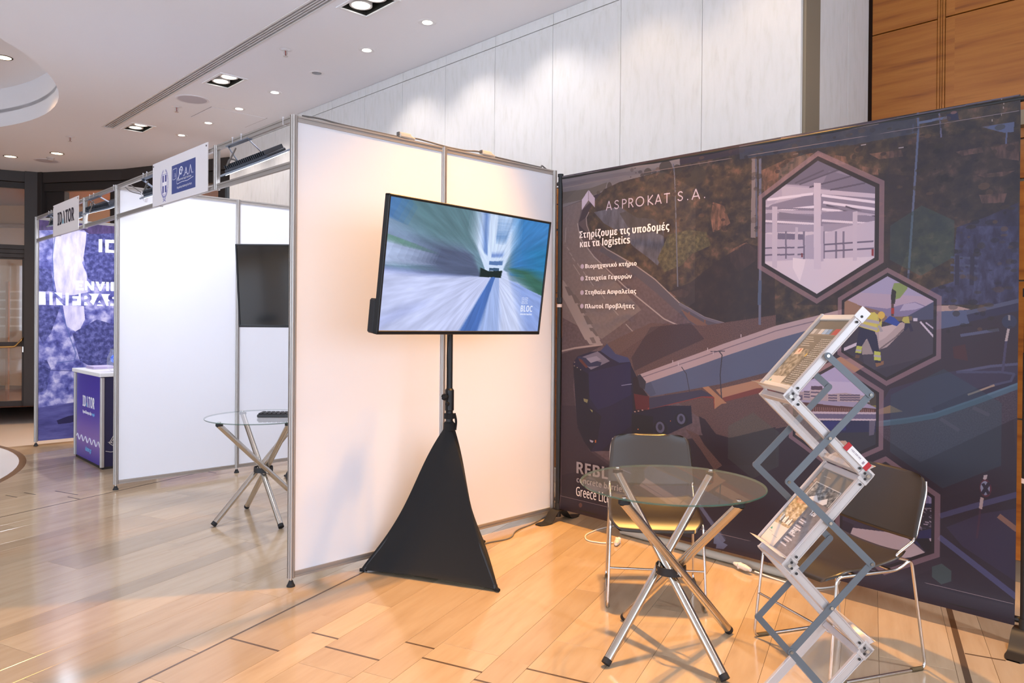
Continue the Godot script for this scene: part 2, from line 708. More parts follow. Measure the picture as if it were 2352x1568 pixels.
func slab_row(parent: Node3D, x: float, zs: Array, y0: float, y1: float, m: Material, called := "slab") -> void:
	for i in zs.size() - 1:
		var g := Geo.new()
		g.box(Vector3(x + 0.015, (y0 + y1) / 2.0, (zs[i] + zs[i + 1]) / 2.0), Vector3(0.03, y1 - y0 - 0.004, zs[i + 1] - zs[i] - 0.004), 0.0015)
		obj(called, g, m, parent)


func build_walls() -> void:
	# right-hand wall: white stone slabs above, wood panelling below
	var w := struct("wall_right")
	var g := Geo.new()
	g.box(Vector3(WALL + 0.14, 2.07, -3.1), Vector3(0.22, 4.14, 9.05))
	g.box(Vector3(WALL + 0.14, 1.29, 5.3), Vector3(0.22, 2.58, 8.4))
	obj("backing", g, M.joint, w)
	var zs := []
	for k in 13:
		zs.append(1.405 - 0.755 * (12 - k))
	slab_row(w, WALL, zs, 2.59, 4.04, M.slab)
	slab_row(w, WALL + 0.008, zs, 4.047, 4.149, M.slab)
	# return of the stone wall into the recess
	for s: Array in [[WALL + 0.03, 3.709], [3.709, 4.1]]:
		for hh: Array in [[2.59, 4.04], [4.047, 4.149]]:
			var r := Geo.new()
			r.box(Vector3((s[0] + s[1]) / 2.0, (hh[0] + hh[1]) / 2.0, 1.405 - 0.012), Vector3(s[1] - s[0] - 0.004, hh[1] - hh[0] - 0.004, 0.024), 0.0015)
			obj("slab", r, M.slab, w)
	var rb := Geo.new()
	rb.box(Vector3(3.6, 3.37, 1.3), Vector3(1.1, 1.55, 0.15))
	rb.box(Vector3(3.5, 2.54, 5.0), Vector3(1.3, 0.08, 7.4))
	obj("backing", rb, M.joint, w)
	# low wood panelling
	var zz := []
	for k in 13:
		zz.append(-7.66 + k * 1.24)
	for hh: Array in [[0.125, 0.9], [0.905, 1.66], [1.665, 2.21], [2.225, 2.44], [2.445, 2.585]]:
		slab_row(w, WALL + 0.002, zz, hh[0], hh[1], M.wood, "wood_panel")
	var bb := Geo.new()
	bb.box(Vector3(WALL - 0.005, 0.06, -3.4), Vector3(0.05, 0.12, 8.6), 0.003)
	var bo := obj("baseboard_right", bb, mat("cfc6ba", 0.5))
	bo.set_meta("kind", "structure")
	# wood wall deep in the recess
	var d := struct("wall_recess")
	var back := Geo.new()
	back.box(Vector3(4.25, 3.4, 5.0), Vector3(0.2, 1.7, 8.0))
	obj("backing", back, M.wood_gap, d)
	var cols := [[1.43, 1.886], [1.94, 3.2], [3.22, 4.5], [4.52, 5.8]]
	for cc: Array in cols:
		for hh: Array in [[2.56, 3.644], [3.652, 4.15]]:
			var q := Geo.new()
			q.box(Vector3(4.12, (hh[0] + hh[1]) / 2.0, (cc[0] + cc[1]) / 2.0), Vector3(0.03, hh[1] - hh[0], cc[1] - cc[0]), 0.002)
			obj("wood_panel", q, M.wood, d)
	for zc: Array in [[1.889, 1.905], [1.908, 1.92], [1.923, 1.937]]:
		var q := Geo.new()
		q.box(Vector3(4.115, 3.35, (zc[0] + zc[1]) / 2.0), Vector3(0.03, 1.6, zc[1] - zc[0]), 0.002)
		obj("wood_panel", q, M.wood, d)
	# unseen walls added around the lobby; their openings let in the fill sky light
	for e: Array in [["added_wall_front", Vector3(-2.0, 0.35, 9.3), Vector3(14.0, 0.7, 0.3)], ["added_wall_front", Vector3(-2.0, 3.95, 9.3), Vector3(14.0, 0.5, 0.3)],
			["added_wall_left", Vector3(-8.8, 0.2, -4.5), Vector3(0.3, 0.4, 27.0)], ["added_wall_left", Vector3(-8.8, 3.95, -4.5), Vector3(0.3, 0.6, 27.0)], ["added_wall_left", Vector3(-8.8, 2.0, -11.8), Vector3(0.32, 5.2, 13.6)], ["wall_end", Vector3(-1.0, 1.9, -19.0), Vector3(17.0, 5.4, 0.3)], ["added_subfloor", Vector3(0.0, -0.78, -11.0), Vector3(19.0, 0.3, 17.0)], ["wall_end", Vector3(7.1, 1.9, -13.4), Vector3(0.3, 5.4, 11.6)], ["wall_end", Vector3(4.45, 2.07, 7.2), Vector3(0.3, 4.2, 4.6)]]:  # solid left piece shades the far ceiling, slab below blocks the sky
		var q := Geo.new()
		q.box(e[1], e[2])
		obj(e[0], q, mat("ddd2c4", 0.8)).set_meta("kind", "structure")
	for k in 8:  # piers dividing the added openings
		var q := Geo.new()
		q.box(Vector3(-8.8, 2.1, -11.5 + k * 2.9), Vector3(0.3, 3.5, 0.3))
		obj("added_wall_left_pier", q, mat("ddd2c4", 0.8)).set_meta("kind", "structure")
		var q2 := Geo.new()
		q2.box(Vector3(-8.6 + k * 1.85, 2.1, 9.3), Vector3(0.25, 3.4, 0.3))
		obj("added_wall_front_pier", q2, mat("ddd2c4", 0.8)).set_meta("kind", "structure")


func part_box(parent: Node3D, called: String, x0: float, x1: float, y0: float, y1: float, z0: float, z1: float, m: Material, bevel := 0.003) -> MeshInstance3D:
	var g := Geo.new()
	g.box(Vector3((x0 + x1) / 2, (y0 + y1) / 2, (z0 + z1) / 2), Vector3(absf(x1 - x0), absf(y1 - y0), absf(z1 - z0)), bevel)
	return obj(called, g, m, parent)

const LOW := -0.30

func build_facade() -> void:
	# dark shopfront at the far end: three bays at an angle to each other
	var l := struct("window_1", Vector3(0.859, 0, -13.03), -0.2942)
	part_box(l, "column", 0.392, 0.60, LOW, CEIL, -0.12, 0.05, M.frame_dark)
	part_box(l, "header", -7.0, 0.39, 3.95, CEIL, -0.1, 0.0, M.frame_dark)
	part_box(l, "header", -7.0, 0.39, 3.826, 3.94, -0.1, -0.02, M.frame_shaded)
	part_box(l, "transom", -7.0, 0.39, 2.51, 2.585, -0.1, 0.0, M.frame_dark)
	part_box(l, "transom", -7.0, 0.39, 2.59, 2.665, -0.1, 0.01, M.frame_dark)
	part_box(l, "transom", -7.0, 0.39, 2.67, 2.753, -0.1, 0.0, M.frame_dark)
	for k in 5:
		var x := 0.392 - 1.3 * k
		part_box(l, "pane", x - 1.22, x, 2.753, 3.826, -0.066, -0.06, M.glass, 0.0)
		part_box(l, "frame", x - 1.3, x - 1.22, LOW, 3.9, -0.1, 0.0, M.frame_dark)
	for k in range(1, 5):
		var x := 0.392 - 1.3 * k
		part_box(l, "pane", x - 1.22, x, LOW + 0.1, 2.51, -0.066, -0.06, M.glass, 0.0)
		part_box(l, "frame", x - 1.22, x, LOW, LOW + 0.1, -0.1, 0.0, M.frame_dark)
	var d := struct("door_1", Vector3(0.859, 0, -13.03), -0.2942)
	part_box(d, "stile", 0.355, 0.392, LOW, 2.505, -0.08, -0.02, M.frame_dark)
	part_box(d, "stile", -0.83, -0.79, LOW, 2.505, -0.08, -0.02, M.frame_dark)
	part_box(d, "rail", -0.79, 0.355, LOW, LOW + 0.1, -0.08, -0.02, M.frame_dark)
	part_box(d, "rail", -0.79, 0.355, 2.48, 2.505, -0.08, -0.02, M.frame_dark)
	part_box(d, "rail", -0.79, 0.355, 0.83, 0.917, -0.08, -0.02, M.frame_dark)
	part_box(d, "pane", -0.79, 0.355, 0.917, 2.48, -0.056, -0.05, M.glass, 0.0)
	part_box(d, "pane", -0.79, 0.355, LOW + 0.1, 0.83, -0.056, -0.05, M.glass, 0.0)
	var g := Geo.new()
	g.tube(rounded([Vector3(0.375, 0.99, -0.02), Vector3(0.36, 0.96, 0.05), Vector3(0.25, 0.83, 0.08), Vector3(-0.65, 0.815, 0.08), Vector3(-0.72, 0.815, -0.02)], 0.04), 0.018, 10)
	obj("push_bar", g, mat("c9a265", 0.2, 1.0), d)
	part_box(d, "lock", 0.36, 0.385, 0.72, 0.83, -0.02, 0.0, M.steel)
	var w := struct("window_2", Vector3(1.42, 0, -12.86), -0.9875)
	part_box(w, "column", 0.0, 0.131, LOW, CEIL, -0.15, 0.03, M.frame_shaded)
	part_box(w, "header", 0.0, 1.9, 3.95, CEIL, -0.12, 0.0, M.frame_dark)
	part_box(w, "header", 0.0, 1.9, 3.785, 3.94, -0.14, -0.03, M.frame_shaded)
	part_box(w, "frame", 0.131, 0.544, LOW, 3.785, -0.2, -0.08, M.frame_shaded)
	part_box(w, "frame", 1.60, 1.89, LOW, 3.785, -0.14, -0.03, M.frame_shaded)
	part_box(w, "frame", 0.544, 1.60, 2.51, 2.753, -0.12, -0.03, M.frame_dark)
	part_box(w, "frame", 0.544, 1.60, LOW, LOW + 0.1, -0.12, -0.03, M.frame_dark)
	part_box(w, "pane", 0.544, 1.60, 2.753, 3.785, -0.086, -0.08, M.glass, 0.0)
	part_box(w, "pane", 0.544, 1.60, LOW + 0.1, 2.51, -0.086, -0.08, M.glass, 0.0)
	var r := struct("window_3", Vector3(2.456, 0, -11.29), -1.2028)
	part_box(r, "header", 0.0, 3.6, 3.95, CEIL, -0.12, 0.0, M.frame_dark)
	part_box(r, "header", 0.0, 3.6, 3.745, 3.94, -0.14, -0.03, M.frame_shaded)
	part_box(r, "frame", 0.0, 0.3, LOW, 3.745, -0.14, -0.03, M.frame_shaded)
	part_box(r, "frame", 2.38, 2.541, LOW, 3.745, -0.14, -0.03, M.frame_shaded)
	part_box(r, "frame", 0.3, 3.6, 2.51, 2.753, -0.12, -0.03, M.frame_dark)
	part_box(r, "frame", 0.3, 3.6, LOW, LOW + 0.1, -0.12, -0.03, M.frame_dark)
	for q: Array in [[0.3, 2.38], [2.541, 3.6]]:
		part_box(r, "pane", q[0], q[1], 2.753, 3.745, -0.086, -0.08, M.glass, 0.0)
		part_box(r, "pane", q[0], q[1], LOW + 0.1, 2.51, -0.086, -0.08, M.glass, 0.0)
	# the warm corridor behind the glass
	var c := struct("wall_corridor", Vector3(1.42, 0, -12.86), -0.75)
	part_box(c, "back", -9.0, 7.0, LOW, 4.3, -3.4, -3.2, mat("c79f78", 0.7))
	part_box(c, "cornice", -9.0, 7.0, 3.46, 3.55, -3.2, -3.1, mat("8a5f3d", 0.6))
	part_box(c, "side", 6.8, 7.0, LOW, 4.3, -3.2, -0.0, mat("9a6c48", 0.7))
	part_box(c, "side", -9.0, -8.8, LOW, 4.3, -3.2, 4.0, mat("9a6c48", 0.7))
	part_box(c, "ledge", -9.0, 7.0, 3.98, 4.06, -3.2, -0.6, mat("8a6248", 0.8))
	for y: float in [1.15, 1.35, 1.55, 1.75, 1.95]:
		part_box(c, "slat", -7.0, 0.4, y, y + 0.04, -3.19, -3.14, mat("e0c6a6", 0.6), 0.0)
	for x: float in [-2.6, -1.5, -0.75, 0.2]:
		part_box(c, "upright", x, x + 0.06, LOW, 2.2, -3.14, -3.08, mat("a06a3a", 0.5), 0.0)
	part_box(c, "floor_edge", -9.0, 7.0, LOW, LOW + 0.08, -3.2, -3.16, mat("6b4a30", 0.5), 0.0)
	var lamps := [[-0.62, 3.1], [1.9, 3.5]]  # the second lamp is out of view, placed to warm the corridor wall
	for k in 2:
		var b := Geo.new()
		b.lathe([Vector2(0, 0), Vector2(0.06, 0.0), Vector2(0.075, 0.03), Vector2(0.075, 0.12), Vector2(0, 0.12)], 16)
		var x: float = lamps[k][0]
		var lm := obj("corridor_lamp", b, M.lamp_warm)
		lm.transform = c.transform * Transform3D(Basis.IDENTITY, Vector3(x, 3.3, -2.95))
		tag(lm, ["round warm corridor lamp above the door behind the glass", "unseen warm corridor lamp behind the glass at the booth side"][k], "lamp", "corridor lamps")
		lamp_spot("corridor_spot", lm, lm.global_transform * Vector3(0, -0.07, 0), lm.global_transform * Vector3(-0.2, -1.6, -0.3), 3.5, "ffb765", 62.0, 0.05, 0.9)
	for q: Array in [[0.95, 3.93, -2.3, 0.5, "upper left"], [1.75, 3.93, -1.9, 0.35, "upper right"], [0.9, 3.4, -3.05, 0.4, "lower left"], [1.45, 3.4, -3.05, 0.5, "lower right"]]:
		var b := Geo.new()
		b.box(Vector3.ZERO, Vector3(q[3], 0.025, 0.05), 0.002)
		var lm := obj("strip_light", b, glow("ffd9a0", 3.0))
		lm.transform = c.transform * Transform3D(Basis.IDENTITY, Vector3(q[0], q[1], q[2]))
		tag(lm, "%s one of four short warm strip lights behind the dark framed glazing" % q[4], "light", "strip lights behind the glazing")
	var al := OmniLight3D.new()  # unseen light with no fixture, warms the corridor behind the glass
	al.name = "unseen_corridor_glow"
	al.light_color = Color("ffb46a")
	al.light_energy = 1.6
	al.light_size = 0.3
	al.omni_range = 20.0
	al.shadow_enabled = true
	add_child(al)
	al.transform = c.transform * Transform3D(Basis.IDENTITY, Vector3(1.0, 3.0, -1.9))


# ---------- fittings in the ceiling
func ceiling_fittings() -> void:
	# recessed twin spotlights; the last two, out of view, light table and floor
	var twin_z := [-7.847, -4.843, -1.872, 1.13, 4.13]
	var where := ["farthest of the square twin spotlights along the slot diffuser", "second farthest square twin spotlight, near the round speaker grille", "square twin spotlight at the top edge, nearest the camera", "square twin spotlight out of view over the round glass table, lighting it", "square twin spotlight out of view behind the camera, lighting the floor"]
	for k in 5:
		var t := thing("twin_spotlight", "white " + where[k], "ceiling light", Vector3(1.665, CEIL, twin_z[k]), 0.0, "twin spotlights")
		var fr := Geo.new()
		for s: float in [-1.0, 1.0]:
			fr.box(Vector3(0.147 * s, -0.002, 0), Vector3(0.03, 0.012, 0.52), 0.002)
			fr.box(Vector3(0, -0.002, 0.245 * s), Vector3(0.266, 0.012, 0.03), 0.002)
		obj("trim_frame", fr, mat("f2f0f0", 0.5), t)
		var hs := Geo.new()
		for s: float in [-1.0, 1.0]:
			hs.box(Vector3(0.1335, 0.075, 0) * Vector3(s, 1, 1), Vector3(0.003, 0.14, 0.464))
			hs.box(Vector3(0, 0.075, 0.2335 * s), Vector3(0.264, 0.14, 0.003))
		hs.box(Vector3(0, 0.145, 0), Vector3(0.264, 0.004, 0.464))
		obj("housing", hs, mat("2c2a22", 0.7), t)
		for s: float in [-1.0, 1.0]:
			var rim := Geo.new()
			rim.lathe([Vector2(0.082, 0.0), Vector2(0.1, 0.0), Vector2(0.1, 0.05), Vector2(0.06, 0.1), Vector2(0.0, 0.1)], 28)
			rim.lathe([Vector2(0.082, 0.0), Vector2(0.078, 0.02)], 28)
			var lm := obj("lamp_head", rim, mat("e9e6e0", 0.5), t)
			lm.position = Vector3(0, 0.018, 0.112 * s)
			var face := Geo.new()
			face.lathe([Vector2(0.0, 0.012), Vector2(0.080, 0.012), Vector2(0.080, 0.018), Vector2(0, 0.018)], 28)
			obj("lamp_glass", face, M.lamp_white, lm)
			var at := t.position + Vector3(0, 0.008, 0.112 * s)
			var warm := k == 3
			lamp_spot("spot", t, at, at + (Vector3(-0.12 if s > 0 else -0.3, -1, 0.1 * s) if warm else Vector3(-0.35, -1, 0.12 * s)), 15.0 if warm else 3.5, "ffbc60" if warm else "f2f4ff", 32.0 if warm else 50.0, 0.06, 0.6)
	# round downlights one metre apart; last five, out of view, light the stone wall
	var names := ["nearest lit round downlight close to the stone wall", "second lit round downlight, left of the nearest one", "unlit round downlight between two lit ones", "round downlight beside the nearest twin spotlight row end", "round downlight right of the round speaker grille", "second last round downlight before the shopfront", "last and smallest round downlight before the shopfront"]
	for k in 12:
		var z := -7.85 + k * 1.004
		var lit := k != 4
		var label := "small white %s" % names[6 - k] if k < 7 else "small white unseen round downlight over %s" % ["the lit television", "the left end of the banner", "the middle of the banner", "the right end of the banner", "the aisle past the banner"][k - 7]
		var t := thing("downlight", label, "ceiling light", Vector3(2.275, CEIL, z), 0.0, "round downlights in a row")
		var rg := Geo.new()
		rg.lathe([Vector2(0.052, -0.001), Vector2(0.056, -0.004), Vector2(0.076, -0.004), Vector2(0.084, 0.0)], 32)
		obj("trim_ring", rg, mat("efedee", 0.45), t)
		var gp := Geo.new()
		gp.lathe([Vector2(0.046, -0.0015), Vector2(0.053, -0.0015)], 32)
		obj("gap_ring", gp, mat("77706c", 0.8), t)
		var lp := Geo.new()
		lp.lathe([Vector2(0.0, -0.003), Vector2(0.047, -0.003), Vector2(0.047, 0.0)], 32)
		obj("lamp_glass", lp, M.lamp_white if lit else mat("6f7480", 0.15), t)
		if lit:
			lamp_spot("spot", t, t.position + Vector3(0, -0.012, 0), t.position + Vector3(0.28, -1, 0), 0.9 if k < 8 else 0.5, "fff4ee" if k < 8 else "ffe0bc", 52.0, 0.03, 0.7)
	# warm downlights near the shopfront and inside the dome
	var warm := [["", "warm downlight over the shopfront door, left of two"], ["", "warm downlight over the shopfront, right of two beside the smoke detector"], ["", "large warm downlight inside the round ceiling dome"]]
	var spots := [Vector3(0.758, CEIL, -11.522), Vector3(1.264, CEIL, -10.657), Vector3(0.0, CEIL + 0.55, -7.66)]
	for k in 3:
		var t := thing("warm_downlight", warm[k][1], "ceiling light", spots[k], 0.0, "warm downlights")
		var rg := Geo.new()
		rg.lathe([Vector2(0.085, -0.002), Vector2(0.09, -0.006), Vector2(0.105, -0.006), Vector2(0.11, 0.002)], 32)
		obj("trim_ring", rg, mat("4a3c30", 0.5), t)
		var lp := Geo.new()
		lp.lathe([Vector2(0.0, -0.004), Vector2(0.088, -0.004), Vector2(0.088, 0.0)], 32)
		obj("lamp_glass", lp, M.lamp_warm, t)
		lamp_spot("spot", t, t.position + Vector3(0, -0.03, 0), t.position + Vector3(-0.1, -1, 0.1), 3.0, "ffc27c", 60.0, 0.06, 0.8)
	# slot diffuser: four dark slots between white blades
	var sd := thing("slot_diffuser", "long linear air diffuser with four dark slots in the white ceiling", "air vent", Vector3(1.348, CEIL, -0.145))
	var fr := Geo.new()
	for s: float in [-1.0, 1.0]:
		fr.box(Vector3(0.069 * s, -0.001, 0), Vector3(0.022, 0.008, 16.04), 0.001)
		fr.box(Vector3(0, -0.001, 8.01 * s), Vector3(0.16, 0.008, 0.02), 0.001)
	obj("frame", fr, mat("e4dfdc", 0.5), sd)
	var dk := Geo.new()
	dk.box(Vector3(0, 0.07, 0), Vector3(0.12, 0.01, 15.98))
	obj("plenum", dk, mat("0c0b10", 0.9), sd)
	for k in 3:
		var b := Geo.new()
		b.box(Vector3(-0.0295 + 0.0295 * k, 0.012, 0), Vector3(0.012, 0.03, 15.98), 0.001)
		obj("blade", b, mat("dcd8d8", 0.5), sd)
	# sprinklers
	var sp := [[Vector3(1.684, CEIL, -3.408), "white fire sprinkler nearest the slot diffuser, with a red bulb"], [Vector3(1.661, CEIL, -6.333), "white fire sprinkler beside the round speaker grille"], [Vector3(1.112, CEIL, -9.187), "white fire sprinkler alone at the far end of the ceiling"]]
	for q: Array in sp:
		var t := thing("sprinkler", q[1], "sprinkler", q[0], 0.0, "ceiling sprinklers")
		var g := Geo.new()
		g.lathe([Vector2(0.0, -0.012), Vector2(0.03, -0.012), Vector2(0.05, -0.003), Vector2(0.065, 0.0)], 24)
		obj("escutcheon", g, mat("e8e6e8", 0.35), t)
		var y := Geo.new()
		y.tube([Vector3(0.012, -0.012, 0), Vector3(0.016, -0.04, 0), Vector3(0.0, -0.066, 0)], 0.003, 6)
		y.tube([Vector3(-0.012, -0.012, 0), Vector3(-0.016, -0.04, 0), Vector3(0.0, -0.066, 0)], 0.003, 6)
		obj("yoke", y, mat("b8b2b2", 0.3, 0.8), t)
		var b := Geo.new()
		b.tube([Vector3(0, -0.012, 0), Vector3(0, -0.062, 0)], 0.0045, 8)
		obj("bulb", b, mat("8a2f2a", 0.2), t)
		var df := Geo.new()
		df.lathe([Vector2(0.0, -0.066), Vector2(0.024, -0.068), Vector2(0.024, -0.071), Vector2(0.0, -0.071)], 16)
		obj("deflector", df, mat("c9c4c4", 0.3, 0.8), t)
	# round speaker grilles and a smoke detector
	for q: Array in [[Vector3(1.679, CEIL, -5.851), 0.2, "round white speaker grille flush in the ceiling beside the slot diffuser"], [Vector3(1.291, CEIL, -11.47), 0.2, "round beige speaker grille in the ceiling by the smoke detector"]]:
		var t := thing("speaker_grille", q[2], "speaker", q[0], 0.0, "ceiling speakers")
		var g := Geo.new()
		g.lathe([Vector2(0.17, -0.006), Vector2(0.185, -0.009), Vector2(0.2, -0.004), Vector2(0.205, 0.003)], 48)
		obj("rim", g, mat("e9e6ea", 0.5), t)
		var n := Geo.new()
		n.lathe([Vector2(0.0, -0.008), Vector2(0.17, -0.005)], 48)
		obj("mesh_cover", n, mat("c9c4cc", 0.8), t)
	var sm := thing("smoke_detector", "small round smoke detector under the ceiling before the shopfront", "smoke detector", Vector3(1.272, CEIL, -11.135))
	var g := Geo.new()
	g.lathe([Vector2(0.0, -0.055), Vector2(0.035, -0.055), Vector2(0.05, -0.035), Vector2(0.052, -0.02)], 24)
	obj("sensor", g, mat("b9aca6", 0.5), sm)
	var g2 := Geo.new()
	g2.lathe([Vector2(0.052, -0.02), Vector2(0.062, -0.018), Vector2(0.065, 0.01)], 24)
	obj("base", g2, mat("c8bab2", 0.5), sm)
	# access panel lines
	var ap := thing("access_panel", "flush white access panel outlined in the ceiling beyond the booths", "hatch", Vector3(2.36, CEIL, -6.35))
	var a := Geo.new()
	a.box(Vector3(0, -0.003, 0), Vector3(0.75, 0.004, 0.67), 0.001)
	obj("panel", a, M.ceiling, ap)
	var e := Geo.new()
	for s: float in [-1.0, 1.0]:
		e.box(Vector3(0.38 * s, -0.0005, 0), Vector3(0.008, 0.003, 0.69))
	obj("edge", e, mat("a39ba0", 0.7), ap)



# ---------- shell-scheme booths
const POST_H := 2.5

func post_mesh(h0: float, h1: float) -> ArrayMesh:
	if M.has("post_%.2f_%.2f" % [h0, h1]):
		return M["post_%.2f_%.2f" % [h0, h1]]
	var g := Geo.new()
	# octagonal profile with a groove in each face
	var pts := PackedVector2Array()
	var r := 0.0205
	for k in 8:
		var a := TAU * (k + 0.5) / 8.0
		var b := TAU * (k + 1.5) / 8.0
		var p := Vector2(cos(a), sin(a)) * r
		var q := Vector2(cos(b), sin(b)) * r
		var mid := (p + q) / 2.0
		var inw := -mid.normalized() * 0.006
		pts.append(p)
		pts.append(p.lerp(q, 0.32))
		pts.append(p.lerp(q, 0.32) + inw)
		pts.append(p.lerp(q, 0.68) + inw)
		pts.append(p.lerp(q, 0.68))
	g.m = Transform3D(Basis(Vector3.RIGHT, Vector3.FORWARD, Vector3.UP), Vector3.ZERO)
	g.prism(pts, h0, h1)
	var out := g.mesh()
	M["post_%.2f_%.2f" % [h0, h1]] = out
	return out

func foot_mesh() -> ArrayMesh:
	if M.has("foot"):
		return M.foot
	var g := Geo.new()
	g.lathe([Vector2(0.0, 0.032), Vector2(0.010, 0.032), Vector2(0.012, 0.026), Vector2(0.017, 0.014), Vector2(0.0215, 0.007), Vector2(0.0225, 0.0), Vector2(0.0, 0.0)], 20)
	M.foot = g.mesh()
	var s := Geo.new()
	s.lathe([Vector2(0.0075, 0.03), Vector2(0.0075, 0.05), Vector2(0.012, 0.05), Vector2(0.012, 0.046)], 12)
	M.foot_screw = s.mesh()
	return M.foot

func add_post(parent: Node3D, at: Vector3) -> void:
	var p := obj("post", post_mesh(0.045, POST_H), M.alu, parent)
	p.position = at
	var f := obj("foot", foot_mesh(), M.rubber, p)
	var s := obj("foot_screw", M.foot_screw, M.steel, p)
	f.position = Vector3.ZERO
	s.position = Vector3.ZERO

func rail(parent: Node3D, a: Vector3, b: Vector3, called := "rail", hh := 0.033) -> void:
	# grooved aluminium rail from a to b (points on its centre line)
	var g := Geo.new()
	var len := a.distance_to(b)
	var w := 0.0095
	var q := hh / 2.0
	var prof := pv([-w, -q, w, -q, w, -0.006, w - 0.006, -0.006, w - 0.006, 0.006, w, 0.006, w, q, -w, q, -w, 0.006, -w + 0.006, 0.006, -w + 0.006, -0.006, -w, -0.006])
	var d := (b - a).normalized()
	g.m = Transform3D(Basis(d.cross(Vector3.UP) * -1.0, Vector3.UP, d), a)
	g.prism(prof, 0.0, len)
	obj(called, g, M.alu, parent)

func partition(label: String, a: Vector3, b: Vector3, bays: int, panel_mats: Array, first_post := true, last_post := true) -> Node3D:
	var t := thing("partition_wall", label, "partition", a, atan2(-(b.z - a.z), b.x - a.x), "white booth partition walls")
	var len := a.distance_to(b) / bays
	for k in bays + 1:
		if (k == 0 and not first_post) or (k == bays and not last_post):
			continue
		add_post(t, Vector3(len * k, 0, 0))
	for k in bays:
		var x0 := len * k + 0.019
		var x1 := len * (k + 1) - 0.019
		rail(t, Vector3(x0, POST_H - 0.0165, 0), Vector3(x1, POST_H - 0.0165, 0), "top_rail")
		rail(t, Vector3(x0, 0.0615, 0), Vector3(x1, 0.0615, 0), "bottom_rail")
		var g := Geo.new()
		var y0 := 0.074
		var y1 := POST_H - 0.03
		g.quad(Vector3(x0, y1, 0.002), Vector3(x1, y1, 0.002), Vector3(x1, y0, 0.002), Vector3(x0, y0, 0.002), Vector3.BACK)
		g.quad(Vector3(x1, y1, -0.002), Vector3(x0, y1, -0.002), Vector3(x0, y0, -0.002), Vector3(x1, y0, -0.002), Vector3.FORWARD)
		obj("panel", g, panel_mats[k], t)
	return t

func booths() -> void:
	var w: Material = M.panel
	partition("white two-panel partition wall behind the television on its stand", Vector3.ZERO, Vector3(2.034, 0, 0), 2, [w, w])
	partition("white partition wall between the two booths, behind the blank television", Vector3(0, 0, -2.99), Vector3(2.034, 0, -2.99), 2, [w, w])
	partition("white back wall of both booths, beside the stone wall", Vector3(2.034, 0, 0), Vector3(2.034, 0, -5.79), 6, [w, w, w, w, w, w], false, false)
	# open beams over the booth fronts
	for k in 2:
		var z0: float = [0.0, -2.99][k]
		var n: float = [2.99, 2.80][k]
		var t := thing("fascia_beam", ["open aluminium beam over the front of the near booth", "open aluminium beam over the front of the far booth, with a black lettered sign"][k], "beam", Vector3(0, 0, z0), PI / 2, "booth fascia beams")
		for j in 3:
			var x0 := n / 3 * j + 0.02
			var x1 := n / 3 * (j + 1) - 0.02
			rail(t, Vector3(x0, POST_H - 0.0165, 0), Vector3(x1, POST_H - 0.0165, 0), "top_rail")
			rail(t, Vector3(x0, 2.2415, 0), Vector3(x1, 2.2415, 0), "bottom_rail")
			if j > 0:
				var p := obj("mullion", post_mesh(2.222, POST_H), M.alu, t)
				p.position = Vector3(n / 3 * j, 0, 0)


